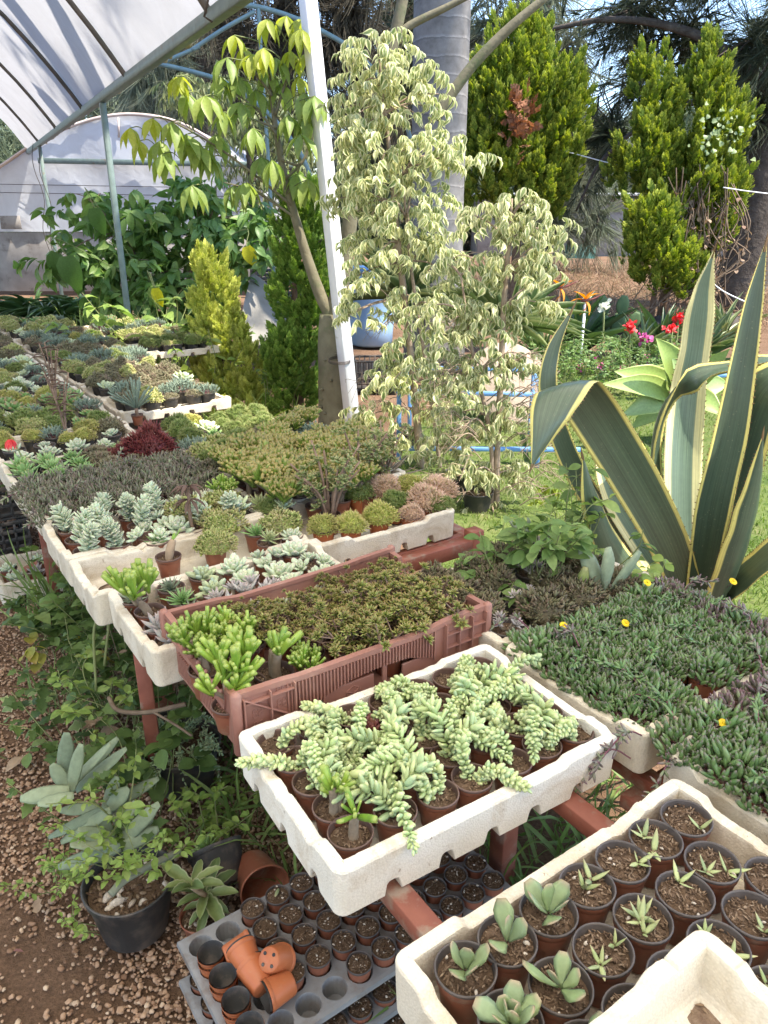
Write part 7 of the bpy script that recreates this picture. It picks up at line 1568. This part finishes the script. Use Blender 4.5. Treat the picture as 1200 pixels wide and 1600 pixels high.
# ---------------------------------------------------------------- big leaf shrub in front of the gable
M_BRUG = leafmat('big_shrub_leaf', [(.07, .135, .038), (.10, .185, .048), (.14, .23, .06), (.21, .29, .08)], rough=.45, trans=.35, spec=.4)
T_BIG = t_leaf([.1, .75, 1.0, .9, .55, .03], 6, .2, .45)
yB = 8.9
lobes_tree('big_leaf_shrub', 'large leaved green shrub spreading in front of the white gable', at(260, 575, 0), [lob(180, 380, yB, 60, 45), lob(130, 320, yB, 40, 25), lob(230, 345, yB, 50, 40), lob(290, 350, yB, 50, 50), lob(340, 330, yB, 45, 45), lob(370, 370, yB-.2, 45, 50), lob(250, 420, yB-.2, 70, 50), lob(180, 440, yB-.3, 50, 40), lob(320, 420, yB-.2, 60, 45), lob(110, 400, yB-.4, 45, 35), lob(220, 500, yB-.5, 60, 45), lob(280, 480, yB-.5, 50, 50), lob(300, 300, yB+.2, 40, 20), lob(400, 340, yB-.2, 25, 30)],
    2500, .18, T_BIG, M_BRUG, M_STEMB, [[aty(250, 580, yB), aty(240, 480, yB), aty(200, 380, yB), aty(140, 310, yB)], [aty(265, 580, yB), aty(290, 450, yB), aty(330, 340, yB)], [aty(258, 580, yB), aty(255, 450, yB), aty(240, 340, yB)]], [[.03, .025, .018, .008]]*3, lw=.46, twig=.20, tw_per=7, hang=.35)
def flat_leaves(name, label, base, specs, mat, t, cat='leaf'):
    t_ = thing(name, label, cat, base); B0 = np.array(base); mb = MB(); w = MB()
    for (x, y, Y), L, d, lw in specs: mb.many(t, frames(np.array([d], float), (0, -1, .2), scale=np.array([[L*lw, L, L]])), np.array([np.array(aty(x, y, Y))-B0]), [rng.random()]); tube(w, curve([np.array(aty(x, y, Y))-B0, np.array(aty(x-10, y-25, Y+.1))-B0, np.array(aty(235, 450, yB-.3))-B0], 8), .005, 4, cap=False)
    part('stem', w, M_STEMG, t_); part('foliage', mb, mat, t_)
flat_leaves('trailing_squash_vine', 'vine with large drooping heart leaves, two of them yellow', at(235, 590, 0), [((105, 400, 8.0), .42, (.1, -.1, -1), .62), ((90, 395, 8.2), .36, (-.3, 0, -.9), .6), ((148, 325, 8.3), .32, (.1, 0, -1), .6), ((240, 448, 7.6), .24, (.1, 0, -1), .6)], M_BRUG, L_HEART)
flat_leaves('yellow_leaf', 'pair of yellow leaves hanging in the big leaf shrub', at(240, 595, 0), [((243, 450, 7.55), .22, (.15, 0, -1), .55), ((385, 385, 8.3), .26, (.3, 0, -.9), .6)], leafmat('yellow_shrub_leaf', [(.52, .48, .03), (.60, .55, .05)], trans=.4), L_HEART)
for i, (px, py, kw, mat, ds) in enumerate([(170, 560, dict(h=.7, ns=12, nl=12, leaf=.12), M_WEED, 'leafy undergrowth beside the teal tunnel post'), (250, 600, dict(h=.9, ns=14, nl=12, leaf=.16, t=L_HEART, lw=.7), M_WEEDL, 'pale heart leaved vine heap at the end of the trays'), (215, 610, dict(h=.6, ns=12, nl=12, leaf=.10), M_WEED, 'green weeds between the trays and the shrub'), (270, 620, dict(h=.75, ns=12, nl=10, leaf=.11), M_WEEDL, 'bright weeds in front of the golden conifer'), (300, 560, dict(h=.8, ns=12, nl=10, leaf=.15), M_WEED, 'dark leaved weeds left of the golden conifer base'.replace('left of', 'beside')), (155, 600, dict(h=.55, ns=14, nl=14, leaf=.07), M_WEED, 'straggly small leaved weeds at the trays'), (405, 480, dict(h=.9, ns=10, nl=12, leaf=.12), M_WEED, 'leafy bush in front of the grey tarpaulin'), (430, 620, dict(h=.5, ns=10, nl=12, leaf=.06), M_WEED, 'weeds at the foot of the slim conifer')]):
    weed_thing('tall_weed', ds, at(px, py+(40 if i != 6 else 60), 0), group='tall weeds at the end of the trays', mat=mat, spread=.6, r0=.25, srad=.005, **kw)
for i, (px, py, Y, hh, ds) in enumerate([(240, 640, 7.0, .75, 'tall dry grass stalks at the end of the far trays'), (150, 620, 8.0, .6, 'grass clump between the far trays and the shrub'), (385, 660, 5.9, .5, 'thin grass by the golden conifer')]):
    mb = MB(); n = 70; d = nrm(np.stack([rng.normal(size=n)*.35, rng.normal(size=n)*.35, np.ones(n)], 1)); mb.many(t_blade(6, .02, .6), frames(d, (0, 1, .1), rng.random(n)*6, hh*(.5+.6*rng.random(n))), rng.normal(size=(n, 3))*[.2, .15, 0]); o = tag(link('grass_clump', mb.mesh('grass_clump', M_WEEDL if i else M_MOSSG)), ds, 'grass'); o.location = (aty(px, py, Y).x, Y, .3 if i < 2 else 0)
def straps(name, label, base, n, L, wd, mat, el=(20, 80), droop=.9, t=None, cat='plant', sp=.12, group=None):
    t_ = t or t_leaf([.6, 1, .95, .8, .5, .03], 8, .25, droop); az = rng.random(n)*6.28; e = np.radians(rng.uniform(*el, n)); d = np.stack([np.cos(az)*np.cos(e), np.sin(az)*np.cos(e), np.sin(e)], 1); l_ = L*(.65+.5*rng.random(n))
    mb = MB(); mb.many(t_, frames(d, (0, 0, 1), rng.normal(size=n)*.2, np.stack([np.full(n, wd), l_, l_], 1)), np.stack([np.cos(az)*sp*rng.random(n), np.sin(az)*sp*rng.random(n), np.zeros(n)], 1), rng.random(n)); o = tag(link(name, mb.mesh(name, mat)), label, cat, group); o.location = base; return o
M_STRAP = leafmat('strap_leaf', [(.04, .085, .03), (.06, .115, .038), (.085, .14, .045)], rough=.35, trans=.15, spec=.5)
for i, (px, py, Y) in enumerate([(60, 500, 11.2), (100, 503, 11.0), (135, 500, 11.4)]): straps('agapanthus_clump', ['dark strap leaved clump behind the trays nearest the frame edge', 'dark strap leaved clump at the foot of the far teal post', 'dark strap leaved clump beside the big leaf shrub'][i], (aty(px, py, Y).x, Y, .1), 110, .85, .055, M_STRAP, (25, 85), .95, group='strap leaved clumps')
M_YUC = leafmat('yucca_leaf', [(.10, .16, .06), (.15, .21, .08)], edge=(.34, .36, .16), edgepos=(.6, .9), rough=.4, trans=.1)
straps('yucca_plant', 'spiky yucca behind the taller variegated fig', tuple(aty(640, 470, 8.2)), 60, .75, .06, M_YUC, (-10, 80), .15); straps('yucca_plant', 'spiky yucca showing at the right of the shorter fig'.replace('at the right of', 'beyond'), tuple(aty(790, 510, 7.6)), 60, .70, .055, M_YUC, (-10, 70), .15)

# ---------------------------------------------------------------- barrel, crates, tarpaulin, blue frame, slab
ba = aty(580, 540, 10.2); t_ = thing('blue_barrel', 'pale blue plastic water barrel behind the white post', 'barrel', (ba.x, 10.2, 0)); mb = MB(); lathe(mb, [(.24, 0), (.28, .03), (.29, .2), (.30, .3), (.295, .32), (.295, .6), (.30, .62), (.29, .8), (.26, .88), (.255, .90), (.27, .92), (.27, .95)], 28); part('body', mb, solid('blue_plastic', [(.22, .36, .55), (.32, .46, .64)], 3, .4, .5), t_); mb = MB(); lathe(mb, [(.275, .945), (.275, .985), (.0, .99)], 28, cap=False); part('lid', mb, solid('blue_lid', [(.14, .30, .56), (.18, .36, .62)], 3, .4, .5), t_)
blackcrate((at(588, 606, 0).x, at(588, 606, 0).y, 0), .1, 'black wire crate on the ground beside the white post', .42, .3, .30)
for i in range(3): blackcrate((aty(438, 440, 9.6).x, 9.8, .40+.2*i), .9, ['black slatted crate at the bottom of the stack behind the slim conifer', 'black slatted crate in the middle of the stack behind the slim conifer', 'black slatted crate topmost of the stack behind the slim conifer'][i])
mb = MB(); nu = 24; V_ = []; F = []
for i in range(nu+1):
    for j in range(nu+1):
        u, v = i/nu, j/nu; p = aty(372+75*u+20*(1-v), 425+55*u+100*v*(1-.2*u), 8.9-.8*v); V_.append((p.x, p.y+.06*math.sin(u*9+v*4)*math.cos(v*6), p.z+.05*math.sin(u*7)*math.sin(v*5)))
for i in range(nu):
    for j in range(nu): a = i*(nu+1)+j; F.append((a, a+1, a+nu+2, a+nu+1))
mb.raw(V_, F); tag(link('tarpaulin', mb.mesh('tarpaulin', solid('grey_tarp', [(.20, .19, .17), (.28, .265, .24)], 4, .8, .2))), 'crumpled pale grey tarpaulin draped behind the golden conifer', 'tarpaulin')
M_BLUEP = solid('blue_paint', [(.10, .24, .50), (.17, .34, .60)], 8, .45, .5, dirt=(.3, .25, .2), dirtscale=16, dirtpos=(.62, .75))
f0 = at(838, 733, 0); bf = thing('metal_trestle', 'blue painted metal trestle on the lawn behind the figs', 'frame', f0, -.12)
def fb(p, q, nm): m_ = MB(); bar(m_, p, q, .028, .028, bev=.002); part(nm, m_, M_BLUEP, bf)
for x in (0, -.95):
    for y in (0, .85): fb((x, y, -.02), (x, y, .50), 'leg')
fb((.02, 0, .515), (-.97, 0, .515), 'rail'); fb((.02, .85, .515), (-.97, .85, .515), 'rail'); fb((0, .01, .515), (0, .84, .515), 'rail'); fb((-.95, .01, .515), (-.95, .84, .515), 'rail'); fb((.3, .1, .12), (-.94, -.02, .12), 'low_rail'); fb((0, 0, .12), (0, .85, .12), 'low_rail')
q = at(1010, 585, .35); bf2 = thing('metal_trestle', 'second low blue trestle half hidden by the pale smooth agave', 'frame', (2.4, 6.6, 0)); 
for x in (0, .9):
    m_ = MB(); bar(m_, (x, 0, -.02), (x, 0, .3), .03, .03); part('leg', m_, M_BLUEP, bf2)
m_ = MB(); bar(m_, (-.02, 0, .315), (.92, 0, .315), .03, .03); part('rail', m_, M_BLUEP, bf2)
sl = aty(805, 650, 6.6); mb = MB(); lathe(mb, [(.0, -.06), (.34, -.06), (.36, -.04), (.36, .04), (.34, .06), (0, .06)], 40); o = tag(link('round_slab', mb.mesh('round_slab', solid('worn_wood_slab', [(.24, .18, .13), (.40, .32, .25)], 9, .85, .15, bumps=(30, .4, .01)))), 'round weathered wooden slab leaning behind the blue trestle', 'slab'); o.location = (sl.x-.12, 6.3, .30); o.rotation_euler = (1.0, .25, .2)

# ---------------------------------------------------------------- flower bed beyond the lawn
M_BED = leafmat('bed_leaf', [(.085, .15, .04), (.12, .20, .055), (.17, .25, .075)], rough=.5, trans=.3)
for i in range(22):
    px = 800+i*13+rng.normal()*3; py = 590+rng.random()*45-(px-800)*.06; q = at(px, py, 0)
    w, mb = weed(0, h=.30+.2*rng.random(), ns=11, nl=15, leaf=.055, spread=.6, r0=.14, srad=.004); t_ = thing('bedding_plant', 'leafy green bedding plant, %s from the figs, in the bed beyond the lawn' % ORD[i], 'plant', q, 0, 'leafy bedding plants beyond the lawn'); part('stem', w, M_STEMG, t_); part('foliage', mb, M_BED, t_)
for i, (px, py) in enumerate([(905, 575), (925, 560), (938, 572), (955, 565), (972, 575), (990, 572), (1012, 560)]):
    t_ = thing('pink_flower', 'small magenta flower cluster, %s from the figs, in the bed beyond the lawn' % ORD[i], 'flower', aty(px, py, 8.2), 0, 'magenta flowers beyond the lawn'); mb = MB(); k = 26; mb.many(L_OVAL, frames(rdir(k)+[0, 0, .3], scale=.028*(.7+.6*rng.random(k))), rng.normal(size=(k, 3))*[.02, .02, .02]); part('petal', mb, M_PINK, t_); w = MB(); tube(w, [(0, 0, 0), (.01, 0, -.3)], .006, 5); part('stem', w, M_STEMG, t_)
for i, (px, py, Y, mt, ds) in enumerate([(985, 512, 8.4, M_REDF, 'red flower head at the middle of the flower bed'), (1008, 530, 8.2, M_PINK, 'pink red flower head above the pale agave'), (1050, 515, 8.4, M_REDF, 'lower red flower beside the striped agave leaf'), (1060, 498, 8.5, M_REDF, 'upper red flower beside the striped agave leaf'), (944, 481, 9.0, leafmat('white_petal', [(.78, .77, .62), (.82, .82, .74)], trans=.3), 'white flower in front of the dirt bank')]):
    t_ = thing('flower', ds, 'flower', aty(px, py, Y)); mb = MB(); k = 40; mb.many(L_OVAL, frames(rdir(k)+[0, 0, .4], roll=rng.random(k)*6, scale=.052*(.6+.6*rng.random(k))), rng.normal(size=(k, 3))*.025); part('petal', mb, mt, t_); w = MB(); tube(w, curve([(0, 0, 0), (.02, 0, -.4), (0, 0, -.75)], 6), .012, 6); part('stem', w, M_STEMG, t_)
M_ORF = leafmat('orange_petal', [(.75, .24, .02), (.80, .32, .03)], rough=.4, trans=.3)
for i, (px, py, Y, ds) in enumerate([(875, 450, 8.8, 'orange bird of paradise bloom on a tall brown stalk'), (915, 470, 8.6, 'orange bird of paradise bloom on a white stake')]):
    t_ = thing('bird_of_paradise', ds, 'flower', aty(px, py, Y)); mb = MB(); d = np.array([[.5, 0, .7], [.2, -.2, .9], [-.3, .1, .6], [-.7, 0, .3], [.3, -.3, -.4], [.1, 0, -.8], [-.4, -.2, .8]]); mb.many(L_LONG, frames(d, scale=np.tile([[.05, .17, .17]], (7, 1))), np.zeros((7, 3))); part('petal', mb, M_ORF, t_); mb = MB(); tube(mb, curve([(-.05, 0, 0), (.08, 0, .02), (.2, 0, .08)], 6), [.016, .012, .002], 6); part('bract', mb, M_PURP, t_); w = MB(); tube(w, [(0, 0, -.02), (0, 0, -1.0)], .016, 6); part('stalk', w, M_DRY if i == 0 else bpy.data.materials['white_paint'], t_)
for i, (px, py, Y, n, L, wd, ds) in enumerate([(900, 530, 9.4, 40, .8, .13, 'broad leaved bird of paradise clump under its blooms'), (1000, 560, 9.0, 40, .55, .06, 'strap leaves behind the red flowers'), (1095, 570, 9.0, 40, .6, .07, 'pale strap leaves right behind the striped agave'.replace('right ', '')), (1030, 540, 10.0, 40, .6, .08, 'upright strap leaves below the vine covered conifer'), (1130, 520, 10.5, 40, .6, .07, 'strap leaves near the leaning casuarina trunk'), (850, 560, 9.0, 36, .55, .06, 'strap leaves beside the shorter fig')]):
    straps('strap_leaf_plant', ds, (aty(px, py, Y).x, Y, 0), n, L, wd, M_STRAP if i in (0, 3) else M_YUC, (45, 88), .35)
M_CAC = solid('cactus_skin', [(.06, .105, .04), (.10, .15, .055)], 8, .6, .3)
for i, (px, py, Y, pads, ds) in enumerate([(962, 470, 9.6, 5, 'prickly pear pads behind the white flower'), (985, 485, 9.8, 3, 'small prickly pear beside the red flower')]):
    t_ = thing('prickly_pear', ds, 'cactus', (aty(px, py, Y).x, Y, 0)); mb = MB()
    F_PAD = t_flesh([.3, .9, 1.0, .9, .4], 6, 10, .16, 0)
    P = [(0, 0, .02), (.015, 0, .24), (-.04, .02, .24), (.08, 0, .45), (-.10, .02, .45)][:pads]; D = [(0, 0, 1), (.4, 0, 1), (-.5, .1, 1), (.1, 0, 1), (-.3, 0, 1)][:pads]
    for p_, d_ in zip(P, D): m_ = MB(); m_.many(F_PAD, frames(np.array([d_], float), (0, -1, .1), scale=np.array([[.16, .24, .2]])), np.array([p_], float)); part('pad', m_, M_CAC, t_)
w = None
BUSH = [lob(845, 790, 4.35, 45, 30), lob(880, 800, 4.35, 30, 28), lob(810, 810, 4.3, 35, 28), lob(850, 830, 4.2, 50, 25)]
lobes_tree('jade_shrub', 'low yellow green fleshy leaved shrub on the ground between fig and agave', at(845, 850, 0), BUSH, 900, .055, L_OVAL, leafmat('bright_shrub_leaf', [(.19, .25, .04), (.27, .32, .05), (.14, .20, .05)], tip=(.36, .36, .08), rough=.4, trans=.2), M_STEMB, [[aty(845, 870, 4.3), aty(845, 800, 4.3)]], [[.02, .01]], lw=.62, twig=.06)
# dry bank, stones, distant things
M_STRAW = leafmat('dry_grass', [(.30, .20, .13), (.38, .27, .17), (.24, .16, .11), (.18, .17, .08)], rough=.9, trans=.2)
mb = MB(); k = 9000; P = np.stack([rng.uniform(1.5, 10, k), rng.uniform(11.5, 20, k), np.zeros(k)], 1); P[:, 2] = np.clip((P[:, 1]-12)/6, 0, 1)*.35-.03; d = nrm(np.stack([rng.normal(size=k), rng.normal(size=k)*.7, .5+.5*rng.random(k)], 1)); mb.many(t_blade(3, .05, .7), frames(d, (0, 1, .1), rng.random(k)*6, .12+.22*rng.random(k)), P); tag(link('dry_grass', mb.mesh('dry_grass', M_STRAW)), kind='stuff')
M_LAVA = solid('dark_stone', [(.05, .045, .04), (.11, .095, .085)], 5, .95, .1, bumps=(12, .7, .03))
for i in range(9):
    mb = MB(); mb.many(stone_t(60+i), frames(rdir(1)*[1, 1, .3], scale=[.2+.14*rng.random()]), np.zeros((1, 3))); o = tag(link('dark_stone', mb.mesh('dark_stone', M_LAVA)), 'dark volcanic stone, %s from the figs, along the foot of the dry bank' % ORD[i], 'stone', 'dark stones edging the dry bank'); px = 905+i*32; o.location = (aty(px, 490, 11.3+rng.random()*.4).x, 11.4, .08)
tq = aty(905, 415, 24); mb = MB(); box(mb, (tq.x, 24, tq.z-.1), (.9, .04, 1.4)); tag(link('teal_sheet', mb.mesh('teal_sheet', solid('teal_cloth', [(.015, .07, .065), (.03, .10, .09)], 3, .7))), 'teal cloth hanging far behind the conifers', 'cloth')
sh = thing('low_shed', 'long low grey roofed shed far behind the conifers', 'shed', (aty(960, 380, 26).x, 26.2, 0)); mb = MB(); box(mb, (0, 0, .9), (9, 2, 2.2), bev=.01); part('wall', mb, M_BOARD, sh); mb = MB(); box(mb, (0, -.1, 2.1), (9.4, 2.6, .08), bev=.01); part('roof', mb, solid('shed_roof', [(.40, .42, .42), (.55, .56, .55)], 3, .6), sh)
for i, (pl, ds) in enumerate([([(760, 205, 12.6), (870, 233, 12.3), (960, 257, 12.1), (1020, 272, 12.2)], 'white cable strung between the two conifers'), ([(1130, 293, 11.0), (1170, 299, 11.0), (1230, 306, 11.0)], 'white cable running off past the leaning trunk'), ([(1105, 435, 9.5), (1130, 455, 9.5), (1165, 472, 9.5)], 'loose white cord beside the striped agave tip')]):
    mb = MB(); tube(mb, curve([aty(*q) for q in pl], 20), .008, 5); tag(link('white_cable', mb.mesh('white_cable', bpy.data.materials['white_paint'])), ds, 'cable')
for i, (px, py, R, h, ds) in enumerate([(715, 770, .09, .14, 'black nursery bag at the foot of the taller fig'), (640, 700, .08, .12, 'black nursery pot in the shade of the taller fig'), (745, 800, .09, .13, 'dark pot at the foot of the shorter fig')]):
    bigpot(at(px, py, 0), R, h, ds, name='nursery_pot', cat='plant pot')
mb = MB(); rosette(mb, F_TRI, (0, 0, .05), .16, 22, .16, .3, lo=5, hi=70); q = at(650, 700, .5); o = tag(link('aloe_plant', mb.mesh('aloe_plant', leafmat('aloe_leaf', [(.26, .20, .15), (.32, .27, .18)], rough=.6))), 'brownish aloe rosette behind the pink mossy cushions', 'plant'); o.location = tw(1.62, 1.2, TZ)
